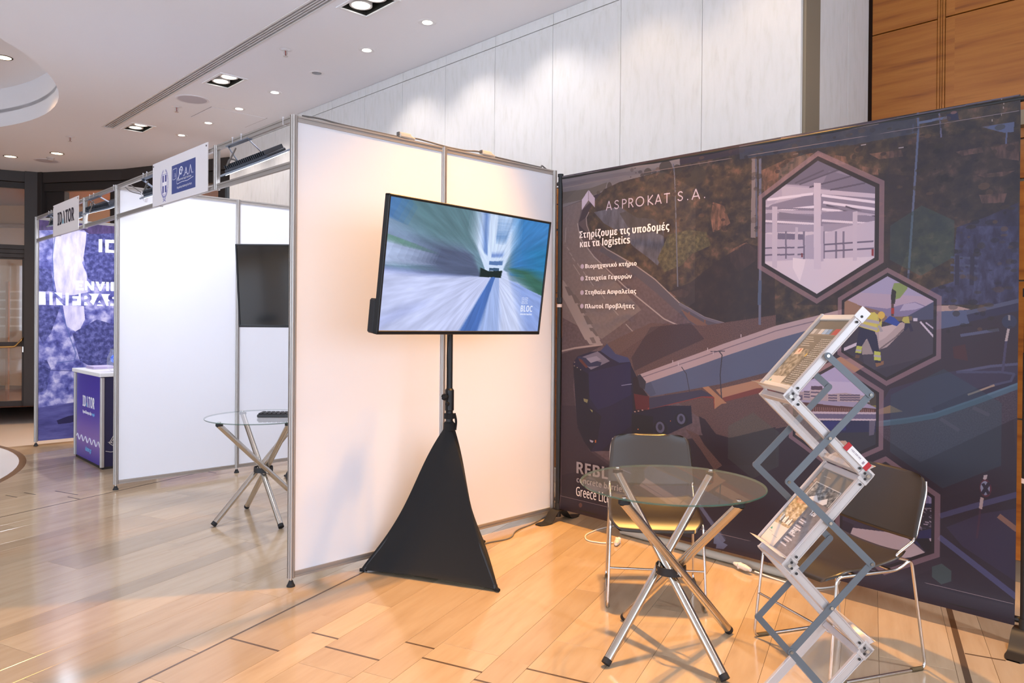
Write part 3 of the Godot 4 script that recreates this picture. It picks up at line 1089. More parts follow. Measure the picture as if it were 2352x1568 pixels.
func flood(label: String, rail_at: Vector3, a: Vector3, b: Vector3, tilt: float, energy: float) -> void:
	# slim LED floodlight hung under the beam: a and b are the ends of its body
	var t := thing("floodlight", label, "floodlight", (a + b) / 2.0, 0.0, "grey LED floodlights on the booth beams")
	var along := (b - a).normalized()
	var ln := a.distance_to(b)
	var up := (Vector3.UP - along * along.y).normalized().rotated(along, tilt)
	var out := along.cross(up)
	var bs := Basis(along, up, out)
	var g := Geo.new()
	g.m = Transform3D(bs, Vector3.ZERO)
	g.box(Vector3(0, 0, 0), Vector3(ln, 0.012, 0.25), 0.003)
	obj("front_frame", g, mat("8f98a6", 0.4, 0.4), t)
	var h := Geo.new()
	h.m = g.m
	h.box(Vector3(0, 0.014, 0), Vector3(ln * 0.86, 0.018, 0.2), 0.004)
	for k in 22:
		h.box(Vector3(-ln * 0.4 + ln * 0.8 * k / 21.0, 0.034, 0), Vector3(0.004, 0.03, 0.19))
	obj("heat_sink", h, mat("4c4f57", 0.5, 0.5), t)
	var e := Geo.new()
	e.m = g.m
	e.box(Vector3(0, -0.0075, 0), Vector3(ln * 0.88, 0.003, 0.2))
	obj("lamp_glass", e, M.lamp_cool, t)
	var arm := Geo.new()
	var pa := a.lerp(b, 0.2) - t.position + up * 0.012
	var pb := a.lerp(b, 0.72) - t.position + up * 0.012
	var top := rail_at - t.position
	for q: Array in [[pa, top + Vector3(0, 0, -0.16)], [pb, top + Vector3(0, 0, 0.12)]]:
		var p0: Vector3 = q[0]
		var p1: Vector3 = q[1]
		var d := (p1 - p0).normalized()
		var side := d.cross(Vector3(0.3, 0.6, 0.6)).normalized()
		arm.box((p0 + p1) / 2, Vector3(0.034, p0.distance_to(p1) + 0.02, 0.004), 0.001, Basis(side, d, side.cross(d)))
	arm.box(top + Vector3(0, 0.006, -0.02), Vector3(0.034, 0.006, 0.3), 0.001)
	obj("bracket", arm, mat("7b8494", 0.4, 0.4), t)
	var bolt := Geo.new()
	bolt.tube([pb - out * 0.03, pb - out * 0.045], 0.012, 12)
	obj("bolt", bolt, M.steel, t)
	var c := Geo.new()
	c.tube(rounded([pa + Vector3(0, 0.02, 0), pa + Vector3(-0.05, 0.05, -0.05), top + Vector3(0.0, -0.12, -0.2), top + Vector3(0, -0.02, -0.06)], 0.06), 0.005, 6)
	obj("cable", c, M.cable_grey, t)
	var l := AreaLight3D.new()
	l.name = "flood_light"
	l.area_size = Vector2(ln * 0.88, 0.2)
	l.light_color = Color("dfe9ff")
	l.light_energy = energy
	l.area_range = 20.0
	l.shadow_enabled = true
	t.add_child(l)
	l.transform = Transform3D(Basis(along, out, up), -up * 0.012)
	if l.transform.basis.determinant() < 0.0:
		l.transform = Transform3D(Basis(-along, out, up), -up * 0.012)

func booth_lights() -> void:
	flood("grey LED floodlight hanging in the open beam nearest the corner post", Vector3(0, 2.46, -0.66), Vector3(0.08, 2.345, -0.95), Vector3(0.22, 2.425, -0.58), 0.45, 0.55)
	flood("grey LED floodlight half hidden behind the sign with the shield emblem", Vector3(0, 2.46, -2.2), Vector3(0.08, 2.37, -2.42), Vector3(0.2, 2.42, -2.08), 0.45, 0.55)
	flood("grey LED floodlight in the far booth beam, right of the black lettered sign", Vector3(0, 2.46, -3.6), Vector3(0.08, 2.40, -3.98), Vector3(0.2, 2.43, -3.55), 0.45, 0.55)
	flood("grey LED floodlight behind the black lettered sign, nearest the end post", Vector3(0, 2.46, -5.1), Vector3(0.08, 2.40, -5.3), Vector3(0.2, 2.43, -4.95), 0.45, 0.55)


# ---------- the printed banner
const BW := 1600
const BH := 1384

func hexagon(c: Vector2, r: float) -> PackedVector2Array:
	var out := PackedVector2Array()
	for k in 6:
		var a := TAU * k / 6.0 - PI / 2
		out.append(c + Vector2(cos(a) * r * 0.957, sin(a) * r))
	return out

func paint_landscape() -> Ink:
	var k := Ink.new(BW, BH, Color("362b38"))
	var haze := ramp_image(BW, BH, noise(FastNoiseLite.TYPE_SIMPLEX_SMOOTH, 0.01, 4, 41), ["7c7874", "8d8883", "97928c"], Vector2(4, 1))
	var hill := ramp_image(BW, BH, noise(FastNoiseLite.TYPE_SIMPLEX_SMOOTH, 0.018, 6, 42, 20.0), ["1c1820", "262026", "30282a", "40352c", "4d4030", "6b5240", "8a6446"], Vector2(1, 1))
	var rock := ramp_image(BW, BH, noise(FastNoiseLite.TYPE_SIMPLEX_SMOOTH, 0.03, 5, 43, 14.0), ["3a3a42", "51545e", "636874", "7a7f8a"], Vector2(1, 3))
	var rock2 := ramp_image(BW, BH, noise(FastNoiseLite.TYPE_SIMPLEX_SMOOTH, 0.03, 6, 44, 16.0), ["28233a", "332f4a", "434460", "5a6080"], Vector2(1, 2))
	var grass := ramp_image(BW, BH, noise(FastNoiseLite.TYPE_SIMPLEX_SMOOTH, 0.04, 5, 45, 8.0), ["3a2e2c", "5e4738", "8a6650", "a87c5c"], Vector2(1, 3))
	var green := ramp_image(BW, BH, noise(FastNoiseLite.TYPE_SIMPLEX_SMOOTH, 0.05, 5, 46, 14.0), ["2c2a26", "4a4632", "64603e", "8c8456"], Vector2(1, 1))
	var road := ramp_image(BW, BH, noise(FastNoiseLite.TYPE_SIMPLEX, 0.05, 5, 47), ["5a4c4c", "665656", "716060"], Vector2(1, 1))
	var gravel := ramp_image(BW, BH, noise(FastNoiseLite.TYPE_SIMPLEX, 0.2, 4, 48), ["46343a", "594442", "6a524a", "7d6252"], Vector2(1, 1))
	var gravel2 := ramp_image(BW, BH, noise(FastNoiseLite.TYPE_SIMPLEX, 0.2, 4, 49), ["342c3c", "443b48", "584e56"], Vector2(1, 1))
	# soften the edges of the planted patches with scattered tufts of the same print
	var rng := RandomNumberGenerator.new()
	rng.seed = 12
	k.from(pv([-7, 1, 569, 13, 569, 61, 240, 84, 127, 108, -5, 131]), haze)
	k.poly(pv([-7, 5, 564, 16, 517, 34, 283, 26, -7, 29]), Color("8d8a86"))
	k.poly(pv([-7, 29, 283, 26, 517, 34, 517, 46, 262, 43, -6, 43]), Color("76757690"))
	k.poly(pv([0, 67, 150, 68, 234, 55, 223, 82, 127, 108, 1, 115]), Color("6e685c"))
	k.line(pv([0, 50, 167, 46, 245, 45]), 4, Color("9a9286"))
	k.oval(Vector2(245, 73), 12, 17, Color("564f46"))
	k.oval(Vector2(189, 90), 9, 7, Color("5b5448"))
	k.oval(Vector2(149, 90), 8, 7, Color("5a5348"))
	k.from(pv([218, 81, 294, 62, 419, 53, 564, 36, 927, 30, 1250, 4, 1606, -17, 1612, 561, 918, 624, 790, 615, 670, 585, 570, 534, 463, 446, 372, 388, 237, 321, 146, 253, 131, 216, 130, 171, 167, 126]), hill)
	k.oval(Vector2(428, 42), 17, 15, Color("3d3730c0"))
	k.oval(Vector2(507, 36), 28, 26, Color("3d3730c0"))
	k.oval(Vector2(555, 51), 20, 19, Color("3d3730c0"))
	k.oval(Vector2(483, 74), 22, 20, Color("3d3730c0"))
	k.oval(Vector2(642, 82), 31, 30, Color("3d3730c0"))
	k.oval(Vector2(611, 94), 22, 21, Color("3d3730c0"))
	k.oval(Vector2(444, 81), 16, 15, Color("3d3730c0"))
	k.from(pv([168, 166, 295, 157, 380, 208, 451, 218, 500, 256, 501, 354, 473, 393, 432, 362, 371, 321, 296, 256, 219, 215]), rock)
	k.poly(pv([296, 183, 380, 170, 471, 216, 501, 288, 421, 249, 339, 242]), Color("3a342fa0"))
	k.from(pv([1455, 333, 1527, 310, 1597, 280, 1602, 547, 1366, 545, 1394, 500, 1449, 482, 1450, 398]), rock2)
	k.from(pv([879, 98, 964, 74, 1059, 66, 1153, 93, 1162, 120, 1068, 98, 1006, 115, 894, 182]), grass)
	k.from(pv([1222, 96, 1310, 97, 1316, 118, 1250, 116]), grass)
	k.from(pv([1449, 125, 1512, 122, 1516, 137, 1466, 139]), grass)
	k.from(pv([1532, 125, 1596, 121, 1597, 171, 1548, 157]), grass)
	k.from(pv([1507, 250, 1571, 253, 1565, 277, 1514, 274]), grass)
	k.from(pv([1497, 194, 1589, 196, 1564, 207, 1520, 205]), grass)
	k.from(pv([1202, 130, 1246, 144, 1250, 165, 1203, 146]), grass)
	k.from(pv([701, 183, 744, 199, 770, 263, 745, 276, 702, 288, 693, 241]), grass)
	k.from(pv([771, 354, 828, 331, 868, 360, 861, 396, 805, 431, 771, 392]), grass)
	k.from(pv([522, 493, 579, 482, 615, 495, 593, 514, 541, 509]), grass)
	k.from(pv([520, 282, 609, 272, 676, 286, 694, 333, 614, 360, 578, 398, 502, 419, 472, 368]), green)
	k.poly(pv([708, 396, 828, 335, 930, 363, 933, 620, 790, 611, 670, 581, 570, 522, 527, 489, 615, 459]), Color("2b2329c0"))
	k.poly(pv([1250, 157, 1341, 177, 1349, 321, 1292, 517, 1133, 544, 1001, 543, 1213, 433]), Color("221c2890"))
	k.poly(pv([1280, 64, 1597, 88, 1599, 342, 1455, 330, 1328, 359, 1273, 193]), Color("2a223060"))
	k.from(pv([-2, 131, 130, 109, 167, 111, 101, 144, 84, 203, 93, 258, 146, 253, 237, 321, 372, 388, 463, 446, 570, 534, 670, 585, 790, 615, 933, 631, 1092, 621, 1096, 938, 939, 1245, 3, 1435]), road)
	k.poly(pv([-2, 131, 130, 109, 167, 113, 107, 151, 87, 203, 96, 258, 170, 344, 404, 557, 300, 621, 213, 671, 3, 588]), Color("a8a09070"))
	k.poly(pv([81, 203, 128, 184, 152, 253, 237, 321, 340, 370, 453, 446, 565, 534, 503, 509, 372, 422, 220, 320]), Color("8f807460"))
	k.poly(pv([209, 308, 372, 390, 463, 448, 570, 536, 670, 587, 790, 617, 925, 624, 926, 646, 774, 649, 617, 605, 488, 508, 341, 404, 198, 323]), Color("56525a"))
	k.line(pv([142, 163, 128, 184, 131, 216, 152, 258, 237, 319, 372, 386, 463, 444, 570, 532, 670, 583, 790, 613, 925, 622]), 4, Color("b0a69a"))
	k.line(pv([570, 536, 670, 587, 790, 617, 925, 626]), 9, Color("6b6a74"))
	k.line(pv([609, 566, 611, 593]), 6, Color("7a5a48"))
	k.line(pv([673, 593, 674, 620]), 6, Color("7a5a48"))
	k.line(pv([746, 612, 747, 638]), 6, Color("7a5a48"))
	k.poly(pv([575, 554, 675, 605, 774, 660, 732, 661, 607, 594]), Color("7a5c4c"))
	k.line(pv([81, 203, 96, 263, 170, 344, 320, 463, 424, 536, 504, 590, 617, 633, 715, 658]), 5, Color("b6aca0"))
	k.line(pv([826, 880, 874, 898]), 4, Color("a39a90"))
	k.line(pv([24, 297, 37, 309]), 4, Color("a89f94"))
	k.line(pv([39, 320, 52, 333]), 4, Color("a89f94"))
	k.line(pv([55, 342, 69, 356]), 4, Color("a89f94"))
	k.line(pv([83, 366, 99, 385]), 4, Color("a89f94"))
	k.line(pv([60, 370, 97, 414]), 4, Color("a89f94"))
	k.line(pv([115, 401, 168, 460]), 4, Color("a89f94"))
	k.line(pv([200, 486, 225, 513]), 4, Color("a89f94"))
	k.line(pv([264, 550, 296, 577]), 4, Color("a89f94"))
	k.line(pv([333, 611, 393, 662]), 4, Color("a89f94"))
	k.line(pv([17, 234, 15, 275]), 4, Color("a89f94"))
	k.line(pv([19, 216, 16, 234]), 4, Color("a89f94"))
	k.poly(pv([1, 431, 10, 436, 205, 675, 127, 677, 2, 501]), Color("a79c90"))
	k.poly(pv([14, 459, 35, 460, 66, 495, 36, 497]), Color("6d645e"))
	k.poly(pv([51, 492, 72, 493, 102, 527, 72, 529]), Color("6d645e"))
	k.poly(pv([84, 534, 105, 534, 135, 568, 106, 570]), Color("6d645e"))
	k.poly(pv([117, 579, 138, 579, 167, 612, 138, 615]), Color("6d645e"))
	k.poly(pv([147, 628, 167, 628, 196, 660, 168, 663]), Color("6d645e"))
	k.poly(pv([103, 642, 163, 641, 215, 695, 150, 695]), Color("a79c90"))
	k.line(pv([-5, 728, 72, 712, 215, 693]), 7, Color("b5a697"))
	k.poly(pv([139, 668, 191, 662, 215, 695, 157, 694]), Color("a79c90"))
	k.poly(pv([149, 668, 170, 665, 184, 688, 165, 690]), Color("7a706a"))
	k.from(pv([218, 698, 445, 606, 671, 613, 936, 575, 940, 974, 778, 994, 653, 938, 587, 902, 362, 805, 361, 759, 284, 722]), gravel)
	k.poly(pv([-1, 738, 72, 719, 211, 698, 164, 721, 73, 762, 67, 872, 90, 1022, 154, 1123, 341, 1200, 5, 1254]), Color("3a2c36b0"))
	k.poly(pv([445, 621, 617, 604, 671, 660, 447, 755, 374, 789, 361, 739]), Color("30253080"))
	k.poly(pv([5, 1243, 276, 1158, 566, 1029, 939, 939, 1325, 851, 1584, 756, 1618, 1203, 944, 1364, 7, 1431]), Color("2e2432"))
	k.poly(pv([2, 954, 82, 947, 154, 1112, 276, 1158, 277, 1210, 6, 1309]), Color("30243380"))
	k.from(pv([598, 901, 935, 810, 1174, 752, 1214, 813, 1010, 923, 773, 996, 717, 989, 653, 938]), gravel)
	k.poly(pv([599, 987, 653, 999, 778, 994, 939, 939, 941, 1061, 748, 1093, 686, 1042]), Color("2a1f2d"))
	k.from(pv([596, 984, 653, 999, 675, 1029, 748, 1093, 718, 1114, 665, 1054]), gravel)
	k.poly(pv([653, 933, 679, 942, 722, 987, 773, 994, 827, 983, 702, 1049, 664, 989]), Color("2a1f2d"))
	k.poly(pv([358, 765, 387, 814, 412, 917, 620, 899, 626, 960, 509, 1021, 364, 1033, 282, 1105, 161, 1122, 126, 1089, 90, 1033]), Color("1b1630"))
	k.poly(pv([64, 774, 87, 745, 157, 724, 205, 719, 239, 689, 284, 728, 342, 739, 359, 762, 367, 993, 288, 1053, 216, 1114, 161, 1124, 126, 1089, 89, 1023, 76, 904]), Color("1d1a3c"))
	k.poly(pv([147, 807, 355, 757, 360, 881, 260, 931, 194, 953, 152, 909]), Color("23214a"))
	k.poly(pv([64, 779, 145, 813, 152, 941, 214, 977, 195, 1075, 161, 1124, 126, 1089, 89, 1023, 74, 871]), Color("14122a"))
	k.poly(pv([93, 753, 191, 721, 255, 757, 158, 796]), Color("7f7c88"))
	k.poly(pv([87, 748, 101, 745, 212, 764, 205, 778, 147, 785, 94, 759]), Color("2a3152"))
	k.poly(pv([133, 752, 185, 740, 209, 753, 157, 769]), Color("9a98a2"))
	k.poly(pv([205, 719, 239, 689, 284, 728, 345, 739, 356, 755, 304, 761, 255, 744]), Color("3d466c"))
	k.poly(pv([94, 753, 112, 758, 144, 786, 133, 791, 98, 764]), Color("64342e"))
	k.line(pv([315, 848, 362, 839]), 3, Color("8f93a8"))
	k.poly(pv([154, 1077, 175, 1080, 169, 1088, 157, 1085]), Color("b8b7bd"))
	k.poly(pv([182, 1075, 188, 1074, 188, 1085, 182, 1086]), Color("d07a3a"))
	k.poly(pv([121, 914, 145, 917, 140, 931, 123, 926]), Color("8c8a5c"))
	k.poly(pv([153, 954, 168, 958, 167, 967]), Color("a8a86a"))
	k.oval(Vector2(72, 770), 3, 2, Color("a89a80"))
	k.oval(Vector2(71, 785), 3, 2, Color("a89a80"))
	k.oval(Vector2(87, 791), 3, 2, Color("a89a80"))
	k.oval(Vector2(105, 799), 3, 2, Color("a89a80"))
	k.poly(pv([368, 815, 387, 809, 412, 852, 442, 885, 443, 930, 373, 951]), Color("241420"))
	k.poly(pv([372, 875, 442, 880, 443, 930, 382, 935]), Color("5c2026"))
	k.line(pv([437, 926, 542, 898, 663, 862, 715, 862, 716, 897]), 6, Color("8a3a34"))
	k.poly(pv([442, 885, 662, 839, 715, 858, 663, 862, 542, 898, 443, 927]), Color("3c3a4e"))
	k.poly(pv([660, 827, 689, 823, 764, 877, 744, 881, 716, 902, 715, 862]), Color("b0845e"))
	k.oval(Vector2(493, 992), 31, 27, Color("17131f"))
	k.oval(Vector2(492, 990), 19, 21, Color("5c5e72"))
	k.oval(Vector2(492, 989), 10, 12, Color("2a2838"))
	k.oval(Vector2(581, 952), 28, 25, Color("17131f"))
	k.oval(Vector2(580, 950), 17, 19, Color("5c5e72"))
	k.oval(Vector2(580, 949), 8, 11, Color("2a2838"))
	k.poly(pv([363, 952, 461, 953, 462, 1027, 364, 1044]), Color("120f1c"))
	k.oval(Vector2(378, 943), 4, 2, Color("c9a890"))
	k.oval(Vector2(394, 939), 4, 2, Color("c9a890"))
	k.oval(Vector2(412, 934), 4, 2, Color("c9a890"))
	k.oval(Vector2(536, 962), 2, 2, Color("d07a3a"))
	k.oval(Vector2(393, 1008), 3, 2, Color("d07a3a"))
	k.poly(pv([720, 834, 873, 790, 938, 770, 1213, 694, 1228, 715, 938, 809, 873, 818, 746, 860]), Color("b58a66"))
	k.poly(pv([746, 860, 873, 818, 938, 809, 947, 822, 873, 836, 756, 873]), Color("7c4038"))
	k.poly(pv([1066, 744, 1143, 702, 1216, 728, 1184, 750, 1109, 751]), Color("b98f6c"))
	k.poly(pv([421, 832, 744, 718, 936, 649, 1241, 555, 1257, 645, 937, 755, 745, 812, 448, 880, 418, 857]), Color("59657a"))
	k.poly(pv([421, 832, 448, 825, 472, 868, 448, 880, 418, 857]), Color("4e586c"))
	k.poly(pv([390, 803, 744, 676, 936, 610, 1164, 553, 1249, 543, 1264, 555, 1242, 563, 936, 654, 744, 720, 421, 834]), Color("b9a69f"))
	k.line(pv([405, 812, 744, 695, 936, 627, 1211, 555]), 3, Color("7d7078"))
	k.poly(pv([387, 806, 400, 800, 427, 826, 421, 856, 399, 848]), Color("33303c"))
	k.line(pv([580, 763, 599, 786, 614, 852]), 3, Color("3a3844"))
	k.line(pv([731, 700, 744, 713, 737, 782, 743, 860]), 4, Color("3a3844"))
	k.line(pv([698, 703, 754, 699]), 3, Color("44424e"))
	k.line(pv([543, 750, 543, 741]), 3, Color("cfc4bc"))
	k.line(pv([566, 758, 566, 748]), 3, Color("cfc4bc"))
	k.line(pv([685, 701, 685, 691]), 3, Color("cfc4bc"))
	k.line(pv([708, 712, 708, 703]), 3, Color("cfc4bc"))
	k.line(pv([814, 650, 813, 641]), 3, Color("cfc4bc"))
	k.poly(pv([1398, 549, 1450, 547, 1491, 559, 1402, 567]), Color("b9a08e"))
	k.poly(pv([1400, 565, 1489, 560, 1487, 597, 1401, 617]), Color("55607a"))
	k.from(pv([1250, 906, 1405, 866, 1506, 814, 1603, 766, 1605, 838, 1371, 991, 1273, 936]), gravel2)
	k.poly(pv([1287, 789, 1438, 732, 1603, 697, 1604, 758, 1506, 810, 1405, 862, 1250, 902, 1249, 865]), Color("3a354c"))
	k.poly(pv([1397, 835, 1506, 773, 1588, 741, 1604, 726, 1604, 758, 1506, 810, 1412, 857]), Color("2c2740"))
	k.line(pv([1252, 896, 1333, 877, 1405, 856, 1506, 807, 1604, 757]), 16, Color("4d6a78"))
	k.line(pv([1252, 890, 1333, 871, 1405, 850, 1506, 801, 1604, 751]), 5, Color("5a7a88"))
	k.line(pv([1468, 630, 1555, 613]), 8, Color("5a6076"))
	k.line(pv([1459, 731, 1537, 711, 1603, 701]), 7, Color("565a72"))
	k.line(pv([1459, 731, 1563, 725, 1592, 728, 1585, 747, 1538, 763]), 6, Color("494c66"))
	k.poly(pv([1251, 855, 1288, 837, 1323, 852, 1257, 867]), Color("8f7a5c"))
	k.line(pv([1486, 791, 1547, 761]), 5, Color("a5937a"))
	k.line(pv([1422, 864, 1464, 890]), 10, Color("5c4c56"))
	k.line(pv([1500, 826, 1535, 841]), 10, Color("5c4c56"))
	k.line(pv([1484, 569, 1601, 538]), 14, Color("565c70"))
	k.line(pv([1487, 582, 1601, 552]), 20, Color("33304a"))
	k.oval(Vector2(1580, 591), 17, 18, Color("343a52"))
	k.line(pv([1579, 575, 1580, 587]), 5, Color("9a968c"))
	k.line(pv([1578, 611, 1573, 644]), 6, Color("c0b4a8"))
	k.line(pv([1573, 644, 1566, 724]), 6, Color("4a4660"))
	k.poly(pv([1448, 662, 1478, 654, 1485, 699, 1451, 693]), Color("4a2a30"))
	k.poly(pv([1429, 1081, 1600, 1008, 1604, 1390, 1253, 1393, 1425, 1271]), Color("29203080"))
	k.line(pv([1423, 1133, 1496, 1095, 1600, 1043]), 14, Color("474766"))
	k.line(pv([1422, 1194, 1601, 1309]), 16, Color("4f5274"))
	k.poly(pv([1437, 1162, 1521, 1108, 1600, 1079, 1601, 1270, 1477, 1206]), Color("352d46"))
	k.line(pv([1563, 1107, 1600, 1133]), 14, Color("8d6a58"))
	k.line(pv([1521, 1068, 1511, 1176]), 5, Color("57304090"))
	k.line(pv([1522, 1066, 1519, 1094]), 8, Color("b7a79c"))
	k.oval(Vector2(1530, 1038), 14, 24, Color("5a2a3a"))
	k.oval(Vector2(1529, 1038), 11, 19, Color("8d96a6"))
	k.line(pv([1524, 1028, 1537, 1051]), 8, Color("2a2438"))
	k.line(pv([1538, 1023, 1523, 1053]), 8, Color("2a2438"))
	k.poly(pv([1525, 1004, 1534, 1001, 1533, 1011, 1529, 1016, 1524, 1015]), Color("b9b0a8"))
	k.line(pv([667, 1251, 761, 1343]), 10, Color("56628090"))
	k.poly(pv([720, 1324, 766, 1346, 746, 1365, 721, 1366]), Color("6c7a90"))
	k.line(pv([659, 1246, 755, 1348]), 14, Color("6a7388"))
	k.poly(pv([735, 1349, 775, 1359, 759, 1377, 729, 1381]), Color("6f7c92"))
	k.oval(Vector2(322, 1283), 6, 7, Color("6a4a40"))
	k.oval(Vector2(114, 1347), 9, 9, Color("6a4a40"))
	k.oval(Vector2(126, 1407), 8, 8, Color("6a4a40"))
	k.line(pv([541, 29, 547, 115, 562, 473]), 5, Color("6c727a"))
	k.poly(pv([846, 54, 858, 56, 862, 319, 845, 317]), Color("8a8079"))
	k.line(pv([861, 57, 866, 315]), 6, Color("5d6474"))
	k.line(pv([875, 59, 879, 302, 880, 606]), 9, Color("6a7080"))
	k.line(pv([879, 463, 878, 540]), 12, Color("4f6076"))
	k.line(pv([1355, 0, 1356, 35, 1343, 281, 1333, 470]), 6, Color("5f6b80"))
	k.line(pv([1356, 30, 1428, 28]), 7, Color("66748c"))
	k.poly(pv([1428, 20, 1455, 17, 1458, 39, 1431, 38]), Color("222444"))
	k.oval(Vector2(1446, 18), 8, 4, Color("7a5c58"))
	k.poly(pv([1512, 68, 1586, 68, 1585, 94, 1564, 93, 1528, 76]), Color("5a6680"))
	k.line(pv([1569, 91, 1568, 122]), 4, Color("5a6680"))
	k.line(pv([1410, 9, 1414, 79]), 4, Color("6a6a80"))
	k.line(pv([1343, 31, 1341, 55]), 3, Color("6a6a80"))
	k.oval(Vector2(1558, 4), 1, 4, Color("bdb09c"))
	k.oval(Vector2(1563, 16), 1, 4, Color("bdb09c"))
	k.oval(Vector2(1562, 27), 1, 4, Color("bdb09c"))
	k.oval(Vector2(1557, 44), 1, 4, Color("bdb09c"))
	k.oval(Vector2(1536, 55), 1, 4, Color("bdb09c"))
	k.poly(pv([1041, -11, 1350, 9, 1354, 57, 1169, 62, 1068, 54, 803, 50, 803, 7]), Color("3e4658b0"))
	k.line(pv([803, 7, 1085, 10, 1353, 5, 1596, 1]), 3, Color("6e6b74"))
	k.line(pv([950, 4, 1127, 13, 1249, 12]), 4, Color("8a7a70"))
	k.line(pv([1199, 67, 1212, 67]), 3, Color("b0a8a0"))
	k.line(pv([989, 62, 1004, 61]), 3, Color("b0a8a0"))
	k.line(pv([1304, 92, 1316, 92]), 3, Color("b0a8a0"))
	k.line(pv([1456, 415, 1492, 421]), 5, Color("474b60"))
	k.line(pv([1442, 415, 1507, 421]), 6, Color("4b4f66"))
	k.line(pv([1442, 436, 1507, 442]), 6, Color("4b4f66"))
	k.line(pv([1442, 457, 1507, 462]), 6, Color("4b4f66"))
	k.line(pv([1457, 412, 1457, 490]), 10, Color("2e2a40"))
	k.line(pv([1493, 414, 1492, 491]), 10, Color("2e2a40"))

	for n in 900:
		var x := rng.randf_range(330.0, 1590.0)
		var y := rng.randf_range(20.0, 620.0)
		if y > 150.0 + 0.42 * (x - 300.0) or (x < 560.0 and y > 300.0):
			continue
		var r := rng.randf_range(3.0, 11.0)
		var tone: String = ["1a161e", "221c22", "2e2624", "4a3a2c", "6a4e38", "3a3226"][rng.randi() % 6]
		var c := Color(tone)
		c.a = rng.randf_range(0.25, 0.6)
		k.oval(Vector2(x, y), r * rng.randf_range(0.8, 1.5), r * rng.randf_range(0.5, 1.0), c, 9)
	return k

